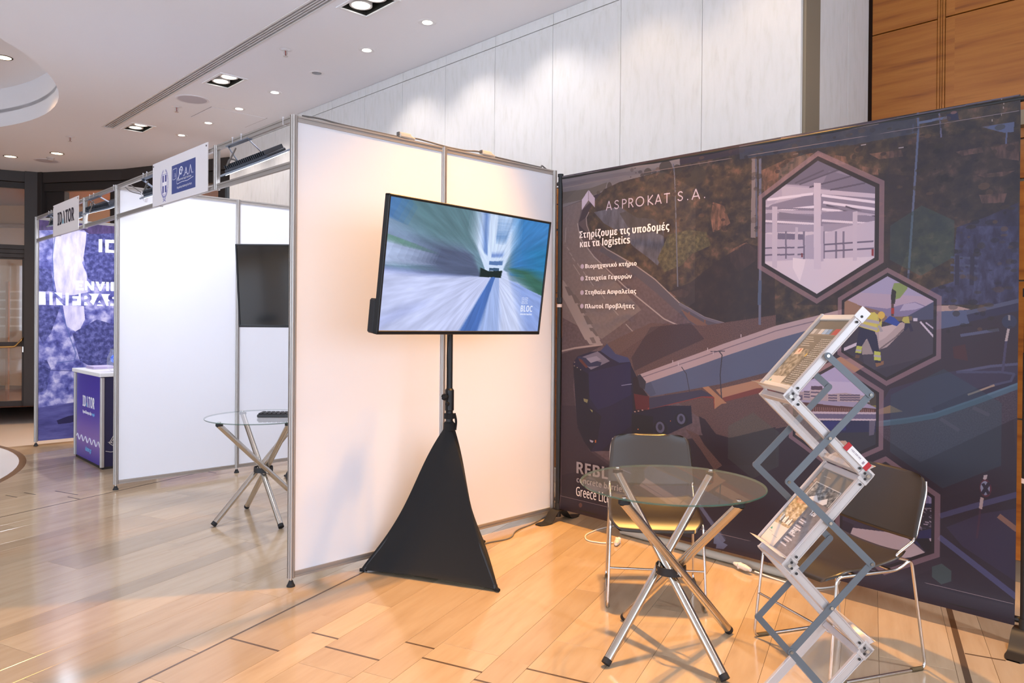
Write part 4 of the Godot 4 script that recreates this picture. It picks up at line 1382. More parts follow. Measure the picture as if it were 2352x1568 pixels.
func photo_hall(k: Ink) -> void:
	k.poly(pv([853, 25, 1269, 91, 1273, 558, 859, 556]), Color("d9d2d4"))
	k.poly(pv([853, 25, 1269, 91, 1271, 298, 1212, 301, 1079, 302, 943, 304, 856, 307]), Color("8f8a98"))
	k.poly(pv([1068, 93, 1137, 133, 1007, 159, 965, 154]), Color("716d7c"))
	k.poly(pv([1103, 129, 1195, 166, 1243, 197, 1243, 230, 1138, 201, 1078, 177]), Color("7d7988"))
	k.poly(pv([951, 152, 1069, 176, 1069, 193, 895, 218, 895, 200]), Color("b9b4be"))
	k.poly(pv([951, 158, 1243, 217, 1243, 230, 951, 173]), Color("cfc9cf"))
	k.poly(pv([951, 159, 1060, 181, 1060, 194, 895, 214, 895, 228, 952, 193]), Color("c7c2c8"))
	k.line(pv([904, 197, 1052, 195]), 8, Color("efecee"))
	k.line(pv([895, 237, 1061, 236]), 8, Color("efecee"))
	k.line(pv([1082, 203, 1243, 242]), 8, Color("efecee"))
	k.line(pv([1087, 225, 1239, 262]), 8, Color("efecee"))
	k.line(pv([1083, 246, 1241, 279]), 8, Color("efecee"))
	k.line(pv([1011, 160, 1137, 129]), 5, Color("5d5968"))
	k.line(pv([1043, 173, 1170, 155]), 5, Color("5d5968"))
	k.line(pv([1108, 189, 1211, 181]), 5, Color("5d5968"))
	k.line(pv([997, 154, 1086, 126]), 5, Color("5d5968"))
	k.line(pv([1155, 245, 1243, 283]), 5, Color("5d5968"))
	k.line(pv([1096, 235, 1171, 264]), 5, Color("5d5968"))
	k.poly(pv([856, 224, 1243, 271, 1243, 281, 856, 235]), Color("bdb8c0"))
	k.line(pv([895, 223, 1061, 244]), 5, Color("8a8694"))
	k.line(pv([1078, 237, 1243, 275]), 5, Color("8a8694"))
	k.poly(pv([943, 241, 1057, 266, 1057, 279, 943, 264]), Color("85818e"))
	k.poly(pv([1081, 255, 1179, 260, 1180, 290, 1081, 283]), Color("9490a0"))
	k.line(pv([895, 266, 1061, 290]), 7, Color("e9e5e6"))
	k.line(pv([1083, 281, 1236, 305]), 7, Color("e9e5e6"))
	k.poly(pv([856, 272, 1061, 292, 1062, 314, 856, 302]), Color("a8a4b0"))
	k.poly(pv([1083, 292, 1236, 303, 1147, 321, 1083, 315]), Color("a5a1ac"))
	k.poly(pv([856, 302, 1031, 329, 1032, 399, 857, 399]), Color("c4bfc8"))
	k.poly(pv([1084, 324, 1147, 308, 1244, 295, 1245, 406, 1084, 402]), Color("cac5cc"))
	k.poly(pv([1031, 324, 1057, 322, 1058, 400, 1032, 397]), Color("b4b0bb"))
	k.poly(pv([939, 309, 1026, 320, 1026, 337, 939, 329]), Color("777386"))
	k.line(pv([967, 306, 968, 393]), 6, Color("807c8c"))
	k.line(pv([1149, 321, 1150, 403]), 6, Color("807c8c"))
	k.line(pv([1026, 311, 1027, 397]), 6, Color("807c8c"))
	k.line(pv([1088, 316, 1089, 400]), 6, Color("807c8c"))
	k.line(pv([1126, 319, 1127, 402]), 6, Color("807c8c"))
	k.line(pv([896, 355, 1027, 361]), 5, Color("6f6b7c"))
	k.line(pv([1088, 357, 1236, 356]), 5, Color("6f6b7c"))
	k.line(pv([896, 378, 1027, 383]), 5, Color("6f6b7c"))
	k.line(pv([1088, 378, 1237, 377]), 5, Color("6f6b7c"))
	k.poly(pv([897, 403, 1058, 400, 1241, 402, 1241, 435, 1072, 514, 897, 415]), Color("ddd7d8"))
	k.poly(pv([1056, 161, 1078, 164, 1081, 432, 1058, 431]), Color("d6d0d4"))
	k.poly(pv([919, 221, 937, 223, 938, 423, 921, 420]), Color("ccc7cd"))
	k.poly(pv([1176, 264, 1190, 263, 1190, 411, 1178, 411]), Color("ccc7cd"))
	k.poly(pv([998, 295, 1007, 296, 1006, 407, 995, 406]), Color("c6c1c8"))
	k.poly(pv([1079, 298, 1087, 299, 1088, 408, 1080, 408]), Color("bfbac3"))
	k.poly(pv([1232, 379, 1238, 379, 1238, 400, 1232, 399]), Color("8a2f3a"))
	k.poly(pv([1018, 379, 1022, 379, 1023, 392, 1018, 392]), Color("7a2c38"))
	k.poly(pv([991, 392, 1032, 399, 1027, 425, 1014, 469, 991, 424]), Color("efe9e4"))

func photo_road(k: Ink) -> void:
	k.poly(pv([1128, 452, 1429, 463, 1430, 586, 1129, 588]), Color("a9a7bd"))
	k.poly(pv([1149, 503, 1401, 524, 1402, 563, 1150, 562]), Color("b8aab4"))
	k.poly(pv([1215, 548, 1277, 556, 1322, 543, 1352, 537, 1402, 559, 1402, 586, 1215, 587]), Color("857f9c"))
	k.poly(pv([1322, 543, 1352, 539, 1377, 551, 1352, 559, 1311, 563]), Color("b3afc2"))
	k.poly(pv([1149, 524, 1199, 546, 1254, 562, 1277, 579, 1270, 615, 1150, 617]), Color("8a6f5c"))
	k.poly(pv([1149, 524, 1190, 541, 1215, 566, 1150, 579]), Color("9a7a60"))
	k.poly(pv([1330, 579, 1402, 536, 1402, 586, 1345, 590]), Color("4a5068"))
	k.poly(pv([1293, 579, 1345, 578, 1345, 598, 1278, 599]), Color("74664f"))
	k.poly(pv([1133, 600, 1430, 586, 1432, 778, 1135, 800]), Color("3a3644"))
	k.poly(pv([1199, 621, 1367, 590, 1403, 640, 1403, 687, 1217, 744]), Color("45404c"))
	k.line(pv([1151, 681, 1196, 660]), 9, Color("d5cfd2"))
	k.line(pv([1367, 594, 1401, 635]), 5, Color("d5cfd2"))
	k.line(pv([1381, 596, 1402, 613]), 4, Color("c5bfc6"))
	k.poly(pv([1212, 654, 1255, 616, 1319, 595, 1330, 602, 1323, 618, 1278, 668, 1255, 677]), Color("b7a9a0"))
	k.poly(pv([1208, 654, 1224, 649, 1240, 690, 1208, 693]), Color("a29890"))
	k.poly(pv([1255, 611, 1315, 597, 1274, 640, 1255, 652]), Color("cdbfb4"))
	k.line(pv([1255, 677, 1301, 639, 1323, 614]), 4, Color("786d6c"))
	k.poly(pv([1295, 482, 1333, 483, 1331, 499, 1311, 526, 1296, 530, 1288, 506]), Color("86a05a"))
	k.poly(pv([1290, 498, 1301, 506, 1298, 542, 1288, 542, 1287, 518]), Color("2c2a2a"))
	k.line(pv([1291, 542, 1292, 577]), 7, Color("55403c"))
	k.line(pv([1292, 556, 1292, 569]), 8, Color("a8322a"))
	k.line(pv([1292, 579, 1274, 595]), 4, Color("b08040"))
	k.line(pv([1292, 579, 1308, 599]), 4, Color("b08040"))
	k.poly(pv([1285, 577, 1296, 581, 1312, 597, 1304, 607, 1293, 603, 1278, 597, 1268, 593]), Color("2c4a9a"))
	k.poly(pv([1217, 569, 1242, 566, 1262, 583, 1262, 603, 1251, 626, 1239, 622, 1195, 608, 1199, 598, 1211, 585]), Color("d8d060"))
	k.poly(pv([1250, 581, 1263, 583, 1262, 620, 1249, 625]), Color("c9c558"))
	k.line(pv([1207, 588, 1254, 597]), 9, Color("b6b6b2"))
	k.line(pv([1201, 603, 1249, 616]), 9, Color("b6b6b2"))
	k.line(pv([1255, 607, 1262, 622]), 8, Color("a9a7a2"))
	k.oval(Vector2(1261, 575), 10, 11, Color("e0c052"))
	k.poly(pv([1254, 583, 1262, 589, 1256, 597]), Color("7a5c4c"))
	k.poly(pv([1200, 610, 1241, 622, 1249, 636, 1257, 685, 1240, 686, 1221, 643, 1208, 666, 1204, 674, 1190, 671]), Color("232444"))
	k.poly(pv([1192, 667, 1208, 668, 1206, 689, 1188, 688]), Color("c3d05a"))
	k.poly(pv([1190, 677, 1206, 679, 1206, 684, 1189, 683]), Color("b3b3ae"))
	k.poly(pv([1242, 681, 1260, 683, 1261, 709, 1242, 708]), Color("c3d05a"))
	k.poly(pv([1241, 692, 1261, 693, 1261, 699, 1241, 698]), Color("b3b3ae"))
	k.poly(pv([1189, 694, 1202, 695, 1200, 704, 1188, 704]), Color("6a4f3c"))
	k.poly(pv([1246, 716, 1269, 709, 1269, 719, 1248, 728]), Color("8f6a4a"))
	k.poly(pv([1245, 708, 1261, 709, 1261, 715, 1245, 716]), Color("26273f"))
	k.poly(pv([1321, 581, 1335, 578, 1339, 598, 1326, 598, 1317, 591]), Color("b8b85a"))
	k.poly(pv([1326, 598, 1341, 598, 1349, 620, 1341, 622, 1336, 608, 1327, 620, 1323, 618]), Color("2c2d48"))
	k.poly(pv([1348, 583, 1359, 583, 1359, 592, 1348, 592]), Color("d5d3d6"))

func photo_river(k: Ink) -> void:
	k.poly(pv([976, 714, 1271, 701, 1272, 806, 977, 856]), Color("b9b4cc"))
	k.poly(pv([1004, 783, 1250, 775, 1251, 820, 1005, 845]), Color("c9c3d4"))
	k.poly(pv([1004, 823, 1058, 810, 1110, 819, 1160, 811, 1209, 815, 1251, 820, 1251, 841, 1005, 854]), Color("b8a9a0"))
	k.poly(pv([1051, 800, 1084, 797, 1084, 834, 1052, 837]), Color("cbb9b0"))
	k.line(pv([1053, 806, 1082, 804]), 5, Color("6d6474"))
	k.line(pv([1053, 818, 1083, 816]), 5, Color("6d6474"))
	k.line(pv([1053, 830, 1083, 828]), 5, Color("6d6474"))
	k.poly(pv([1029, 814, 1049, 813, 1049, 837, 1029, 839]), Color("cbb9b0"))
	k.line(pv([1031, 818, 1047, 817]), 5, Color("6d6474"))
	k.line(pv([1031, 826, 1048, 825]), 5, Color("6d6474"))
	k.line(pv([1031, 834, 1048, 833]), 5, Color("6d6474"))
	k.poly(pv([1142, 817, 1203, 812, 1203, 833, 1142, 838]), Color("cbb9b0"))
	k.line(pv([1143, 820, 1202, 815]), 5, Color("6d6474"))
	k.line(pv([1144, 827, 1202, 822]), 5, Color("6d6474"))
	k.line(pv([1144, 834, 1202, 829]), 5, Color("6d6474"))
	k.poly(pv([1106, 819, 1136, 817, 1136, 840, 1106, 843]), Color("cbb9b0"))
	k.line(pv([1108, 823, 1134, 821]), 5, Color("6d6474"))
	k.line(pv([1108, 831, 1134, 829]), 5, Color("6d6474"))
	k.line(pv([1108, 839, 1134, 837]), 5, Color("6d6474"))
	k.poly(pv([1004, 830, 1027, 828, 1027, 843, 1005, 845]), Color("cbb9b0"))
	k.line(pv([1006, 832, 1025, 831]), 5, Color("6d6474"))
	k.line(pv([1006, 837, 1025, 836]), 5, Color("6d6474"))
	k.line(pv([1006, 842, 1025, 841]), 5, Color("6d6474"))
	k.poly(pv([1053, 798, 1088, 796, 1089, 808, 1054, 810]), Color("5c4a58"))
	k.poly(pv([1227, 810, 1251, 800, 1251, 847, 1233, 846]), Color("4a4238"))
	k.poly(pv([1201, 833, 1233, 834, 1229, 845, 1198, 846]), Color("4f4438"))
	k.poly(pv([1210, 844, 1251, 841, 1251, 849, 1218, 850]), Color("8a8040"))
	k.poly(pv([977, 847, 1217, 835, 1251, 849, 1251, 855, 977, 861]), Color("a8a3b4"))
	k.poly(pv([996, 850, 1110, 853, 1251, 851, 1251, 867, 1041, 879, 1036, 869]), Color("5e3c38"))
	k.line(pv([1050, 864, 1048, 877]), 3, Color("8d6a60"))
	k.line(pv([1056, 864, 1054, 877]), 3, Color("8d6a60"))
	k.line(pv([1062, 863, 1060, 877]), 3, Color("8d6a60"))
	k.line(pv([1068, 863, 1067, 876]), 3, Color("8d6a60"))
	k.line(pv([1074, 863, 1073, 876]), 3, Color("8d6a60"))
	k.line(pv([1080, 862, 1079, 875]), 3, Color("8d6a60"))
	k.line(pv([1087, 862, 1085, 875]), 3, Color("8d6a60"))
	k.line(pv([1093, 862, 1091, 875]), 3, Color("8d6a60"))
	k.line(pv([1099, 862, 1097, 874]), 3, Color("8d6a60"))
	k.line(pv([1105, 861, 1103, 874]), 3, Color("8d6a60"))
	k.line(pv([1111, 861, 1109, 874]), 3, Color("8d6a60"))
	k.line(pv([1117, 861, 1115, 873]), 3, Color("8d6a60"))
	k.line(pv([1122, 860, 1121, 873]), 3, Color("8d6a60"))
	k.line(pv([1128, 860, 1127, 873]), 3, Color("8d6a60"))
	k.line(pv([1134, 860, 1133, 872]), 3, Color("8d6a60"))
	k.line(pv([1140, 860, 1139, 872]), 3, Color("8d6a60"))
	k.line(pv([1146, 859, 1144, 871]), 3, Color("8d6a60"))
	k.line(pv([1152, 859, 1150, 871]), 3, Color("8d6a60"))
	k.line(pv([1158, 859, 1156, 871]), 3, Color("8d6a60"))
	k.line(pv([1163, 858, 1162, 870]), 3, Color("8d6a60"))
	k.line(pv([1169, 858, 1168, 870]), 3, Color("8d6a60"))
	k.line(pv([1175, 858, 1173, 870]), 3, Color("8d6a60"))
	k.line(pv([1181, 858, 1179, 869]), 3, Color("8d6a60"))
	k.line(pv([1186, 857, 1185, 869]), 3, Color("8d6a60"))
	k.line(pv([1192, 857, 1190, 869]), 3, Color("8d6a60"))
	k.line(pv([1198, 857, 1196, 868]), 3, Color("8d6a60"))
	k.line(pv([1203, 856, 1202, 868]), 3, Color("8d6a60"))
	k.line(pv([1209, 856, 1207, 868]), 3, Color("8d6a60"))
	k.line(pv([1214, 856, 1213, 867]), 3, Color("8d6a60"))
	k.line(pv([1220, 856, 1219, 867]), 3, Color("8d6a60"))
	k.line(pv([1226, 855, 1224, 867]), 3, Color("8d6a60"))
	k.line(pv([1231, 855, 1230, 866]), 3, Color("8d6a60"))
	k.line(pv([1237, 855, 1235, 866]), 3, Color("8d6a60"))
	k.line(pv([1242, 855, 1241, 866]), 3, Color("8d6a60"))
	k.poly(pv([1041, 879, 1251, 861, 1251, 867, 1041, 886]), Color("d0c3c2"))
	k.poly(pv([1041, 886, 1251, 867, 1251, 882, 1041, 901]), Color("706a82"))
	k.poly(pv([1041, 901, 1251, 881, 1251, 886, 1041, 907]), Color("d5c8c4"))
	k.poly(pv([978, 914, 1273, 884, 1273, 932, 978, 968]), Color("24284e"))
	k.poly(pv([1094, 904, 1161, 897, 1162, 925, 1077, 934]), Color("2b3270"))
	k.poly(pv([1094, 941, 1273, 916, 1274, 977, 1137, 995, 1077, 960]), Color("32343f"))
	k.poly(pv([1230, 888, 1248, 886, 1244, 928, 1230, 933]), Color("6a6674"))
	k.poly(pv([997, 952, 1015, 950, 1077, 986, 1051, 985]), Color("c9a888"))
	k.poly(pv([1137, 959, 1162, 956, 1178, 971, 1199, 985, 1195, 994, 1162, 979, 1145, 971]), Color("d2b596"))
	k.poly(pv([996, 855, 1005, 854, 1006, 951, 997, 952]), Color("2a2630"))

func photo_harbour(k: Ink) -> void:
	k.poly(pv([1131, 1035, 1429, 991, 1430, 1103, 1132, 1159]), Color("b4aec6"))
	k.poly(pv([1324, 1084, 1402, 1086, 1403, 1116, 1318, 1132]), Color("8f8aa8"))
	k.line(pv([1324, 1053, 1328, 1122]), 2, Color("6b6888"))
	k.line(pv([1340, 1050, 1345, 1119]), 2, Color("6b6888"))
	k.line(pv([1356, 1048, 1361, 1116]), 2, Color("6b6888"))
	k.line(pv([1372, 1045, 1376, 1113]), 2, Color("6b6888"))
	k.line(pv([1388, 1042, 1392, 1111]), 2, Color("6b6888"))
	k.line(pv([1344, 1046, 1343, 1100]), 6, Color("7d4a3c"))
	k.poly(pv([1339, 1099, 1347, 1098, 1351, 1112, 1343, 1119, 1335, 1117]), Color("2a3f9a"))
	k.poly(pv([1350, 1109, 1401, 1103, 1401, 1113, 1339, 1122]), Color("1f2748"))
	k.poly(pv([1318, 1125, 1402, 1112, 1404, 1245, 1318, 1207]), Color("2c2836"))
	k.poly(pv([1339, 1159, 1345, 1159, 1345, 1164, 1339, 1162]), Color("a59aa0"))
	k.poly(pv([1369, 1175, 1376, 1175, 1375, 1182, 1369, 1179]), Color("a59aa0"))
	k.poly(pv([1358, 1173, 1365, 1172, 1364, 1176, 1358, 1176]), Color("6f6874"))
	k.poly(pv([1394, 1139, 1396, 1139, 1396, 1146, 1394, 1142]), Color("8c8490"))
	k.poly(pv([1323, 1177, 1334, 1176, 1333, 1182, 1323, 1180]), Color("b4aab0"))
	k.poly(pv([1390, 1159, 1401, 1159, 1400, 1163, 1390, 1162]), Color("4a4454"))
	k.poly(pv([1396, 1122, 1402, 1122, 1402, 1126, 1396, 1126]), Color("8c8490"))
	k.poly(pv([1397, 1141, 1405, 1140, 1404, 1146, 1397, 1144]), Color("b4aab0"))
	k.poly(pv([1366, 1153, 1373, 1154, 1372, 1158, 1366, 1156]), Color("6f6874"))
	k.poly(pv([1394, 1167, 1406, 1167, 1405, 1170, 1394, 1170]), Color("6f6874"))
	k.poly(pv([1363, 1156, 1367, 1157, 1367, 1163, 1364, 1159]), Color("6f6874"))
	k.poly(pv([1341, 1132, 1349, 1131, 1348, 1138, 1341, 1136]), Color("4a4454"))
	k.poly(pv([1353, 1132, 1358, 1133, 1358, 1135, 1353, 1135]), Color("4a4454"))
	k.poly(pv([1369, 1122, 1378, 1122, 1377, 1128, 1369, 1125]), Color("b4aab0"))
	k.poly(pv([1342, 1139, 1345, 1139, 1345, 1145, 1342, 1142]), Color("8c8490"))
	k.poly(pv([1322, 1141, 1329, 1140, 1328, 1146, 1322, 1144]), Color("a59aa0"))
	k.poly(pv([1398, 1135, 1404, 1136, 1403, 1139, 1398, 1138]), Color("6f6874"))
	k.poly(pv([1357, 1154, 1366, 1154, 1365, 1157, 1357, 1157]), Color("a59aa0"))
	k.poly(pv([1397, 1164, 1403, 1165, 1402, 1168, 1397, 1167]), Color("6f6874"))
	k.poly(pv([1341, 1144, 1347, 1146, 1346, 1148, 1341, 1147]), Color("4a4454"))
	k.poly(pv([1350, 1159, 1354, 1160, 1354, 1165, 1350, 1163]), Color("b4aab0"))
	k.poly(pv([1348, 1167, 1358, 1167, 1357, 1173, 1348, 1170]), Color("8c8490"))
	k.poly(pv([1321, 1152, 1330, 1152, 1329, 1155, 1321, 1155]), Color("b4aab0"))
	k.poly(pv([1349, 1143, 1355, 1142, 1355, 1148, 1349, 1146]), Color("a59aa0"))
	k.poly(pv([1329, 1178, 1341, 1176, 1339, 1180, 1329, 1181]), Color("6f6874"))
	k.poly(pv([1384, 1131, 1388, 1132, 1388, 1135, 1384, 1134]), Color("4a4454"))
	k.poly(pv([1368, 1178, 1377, 1177, 1377, 1183, 1368, 1181]), Color("6f6874"))
	k.poly(pv([1333, 1147, 1342, 1147, 1342, 1150, 1333, 1150]), Color("a59aa0"))
	k.poly(pv([1330, 1160, 1334, 1160, 1334, 1164, 1330, 1163]), Color("a59aa0"))
	k.poly(pv([1384, 1156, 1394, 1156, 1394, 1159, 1384, 1159]), Color("b4aab0"))
	k.poly(pv([1362, 1173, 1369, 1173, 1368, 1178, 1362, 1176]), Color("4a4454"))
	k.poly(pv([1323, 1154, 1327, 1156, 1327, 1161, 1323, 1157]), Color("4a4454"))
	k.poly(pv([1398, 1140, 1410, 1138, 1408, 1144, 1398, 1143]), Color("6f6874"))
	k.poly(pv([1380, 1163, 1392, 1162, 1391, 1166, 1380, 1166]), Color("a59aa0"))
	k.poly(pv([1325, 1164, 1331, 1163, 1331, 1171, 1325, 1168]), Color("6f6874"))
	k.poly(pv([1376, 1175, 1387, 1174, 1386, 1177, 1376, 1178]), Color("4a4454"))
	k.poly(pv([1379, 1128, 1385, 1129, 1384, 1132, 1379, 1131]), Color("8c8490"))
	k.poly(pv([1395, 1152, 1401, 1154, 1400, 1157, 1395, 1155]), Color("b4aab0"))
	k.poly(pv([1384, 1120, 1389, 1121, 1389, 1126, 1384, 1123]), Color("8c8490"))
	k.poly(pv([1334, 1175, 1345, 1176, 1344, 1177, 1334, 1179]), Color("6f6874"))
	k.poly(pv([1371, 1172, 1374, 1172, 1374, 1178, 1371, 1175]), Color("b4aab0"))
	k.poly(pv([1361, 1124, 1367, 1126, 1367, 1130, 1361, 1127]), Color("8c8490"))
	k.poly(pv([1323, 1131, 1331, 1132, 1330, 1134, 1323, 1134]), Color("8c8490"))
	k.poly(pv([1360, 1141, 1366, 1141, 1365, 1145, 1360, 1144]), Color("b4aab0"))
	k.poly(pv([1344, 1141, 1356, 1139, 1355, 1144, 1344, 1144]), Color("4a4454"))
	k.poly(pv([1377, 1141, 1381, 1141, 1380, 1146, 1377, 1144]), Color("6f6874"))
	k.poly(pv([1318, 1128, 1403, 1115, 1403, 1118, 1318, 1131]), Color("8e8890"))
	k.oval(Vector2(1325, 1193), 10, 10, Color("b23a34"))
	k.poly(pv([1326, 1205, 1401, 1173, 1402, 1208, 1372, 1230, 1340, 1213]), Color("2a2c58"))
	k.poly(pv([1181, 1216, 1318, 1205, 1318, 1199, 1385, 1244, 1348, 1266, 1282, 1290, 1275, 1268, 1174, 1250]), Color("cdbfb8"))
	k.poly(pv([1149, 1197, 1189, 1206, 1174, 1250, 1149, 1247]), Color("312838"))
	k.poly(pv([1358, 1210, 1403, 1200, 1404, 1241, 1386, 1242]), Color("1c1a26"))
	k.poly(pv([1395, 1202, 1402, 1199, 1402, 1209, 1397, 1209]), Color("c8bfc0"))

func paint_banner() -> ImageTexture:
	var k := paint_landscape()
	# tinted hexagons
	k.poly(hexagon(Vector2(300, 330), 400), Color(0.62, 0.60, 0.52, 0.13))
	k.poly(hexagon(Vector2(1366, 364), 100), Color(0.20, 0.36, 0.34, 0.42))
	k.poly(hexagon(Vector2(1427, 890), 166), Color(0.20, 0.34, 0.38, 0.40))
	k.poly(hexagon(Vector2(860, 1010), 110), Color(0.34, 0.44, 0.36, 0.30))
	k.poly(hexagon(Vector2(1015, 150), 90), Color(0.30, 0.42, 0.46, 0.22))
	k.poly(hexagon(Vector2(1427, 1294), 29), Color("455654"))
	# outlined photographs
	var ring := Color(0.62, 0.51, 0.52, 0.72)
	var sets := [[Vector2(1068, 301), 239.0, 222.0, 208.0], [Vector2(1277, 609), 173.0, 158.0, 148.0], [Vector2(1126.5, 882), 173.0, 158.0, 148.0], [Vector2(1277.5, 1161), 174.0, 158.0, 148.0]]
	for i in 4:
		var s: Array = sets[i]
		var o := hexagon(s[0], s[1])
		var q := hexagon(s[0], s[2])
		for j in 6:
			var e := (j + 1) % 6
			k.poly(PackedVector2Array([o[j], o[e], q[e], q[j]]), ring)
		k.poly(q, Color(0.14, 0.11, 0.15, 0.8))
		var t := Ink.new(BW, BH, Color("40384a"))
		[photo_hall, photo_road, photo_river, photo_harbour][i].call(t)
		k.from(hexagon(s[0], s[3]), t.img)
	# emblem and bullets
	k.poly(pv([104, 110, 138, 74, 138, 116, 104, 152]), Color("e3dadf"))
	k.poly(pv([140, 74, 172, 110, 172, 148, 140, 116]), Color("dcd2d8"))
	for y: float in [380.0, 429.0, 486.0, 541.0]:
		k.poly(hexagon(Vector2(109, y), 10.5), Color("e0d6dc"))
	# thin capital letters of the company line, drawn as strokes
	var ink := Color("e4dce0")
	var pen := 4.2
	var x := [230.0, 270.0, 310.0, 341.0, 374.0, 429.0, 463.0, 504.0]
	var top := 130.0
	var bot := 165.0
	k.line(pv([x[0], bot, x[0] + 13, top, x[0] + 26, bot]), pen, ink)
	k.line(pv([x[0] + 5, 155, x[0] + 21, 155]), pen, ink)
	draw_s(k, x[1], top, bot, pen, ink)
	for q: float in [x[2], x[3]]:
		k.line(pv([q, top, q, bot]), pen, ink)
		k.line(pv([q, top + 2, q + 10, top + 2, q + 17, top + 6, q + 18, top + 11, q + 15, top + 16, q + 9, top + 18, q, top + 18]), pen, ink)
	k.line(pv([x[3] + 8, top + 18, x[3] + 20, bot]), pen, ink)
	var ring_pts := PackedVector2Array()
	for n in 25:
		ring_pts.append(Vector2(x[4] + 18 + cos(TAU * n / 24) * 17.5, 147.5 + sin(TAU * n / 24) * 17))
	k.line(ring_pts, pen, ink)
	k.line(pv([x[5], top, x[5], bot]), pen, ink)
	k.line(pv([x[5] + 20, top, x[5] + 2, 150, x[5] + 22, bot]), pen, ink)
	k.line(pv([x[6] - 2, bot, x[6] + 11, top, x[6] + 24, bot]), pen, ink)
	k.line(pv([x[6] + 3, 155, x[6] + 19, 155]), pen, ink)
	k.line(pv([x[7] - 4, top + 2, x[7] + 20, top + 2]), pen, ink)
	k.line(pv([x[7] + 8, top, x[7] + 8, bot]), pen, ink)
	draw_s(k, 558.0, top, bot, pen, ink)
	k.oval(Vector2(600, 163), 2.6, 2.6, ink, 10)
	k.line(pv([618, bot, 633, top, 648, bot]), pen, ink)
	k.line(pv([624, 155, 643, 155]), pen, ink)
	k.oval(Vector2(668, 163), 2.6, 2.6, ink, 10)
	return k.texture()

func draw_s(k: Ink, x: float, top: float, bot: float, pen: float, ink: Color) -> void:
	k.line(pv([x + 20, top + 6, x + 15, top + 2, x + 8, top + 2, x + 3, top + 6, x + 3, top + 11, x + 7, top + 15, x + 15, top + 18, x + 20, top + 23, x + 20, bot - 7, x + 15, bot - 2, x + 7, bot - 2, x + 1, bot - 7]), pen, ink)


const BX := 2.005

func on_banner(x: float, y: float) -> Vector3:
	# a place of the printed canvas in the world
	return Vector3(BX - 0.003, 2.443 - y / BH * 2.356, 0.11 + x / BW * 2.725)

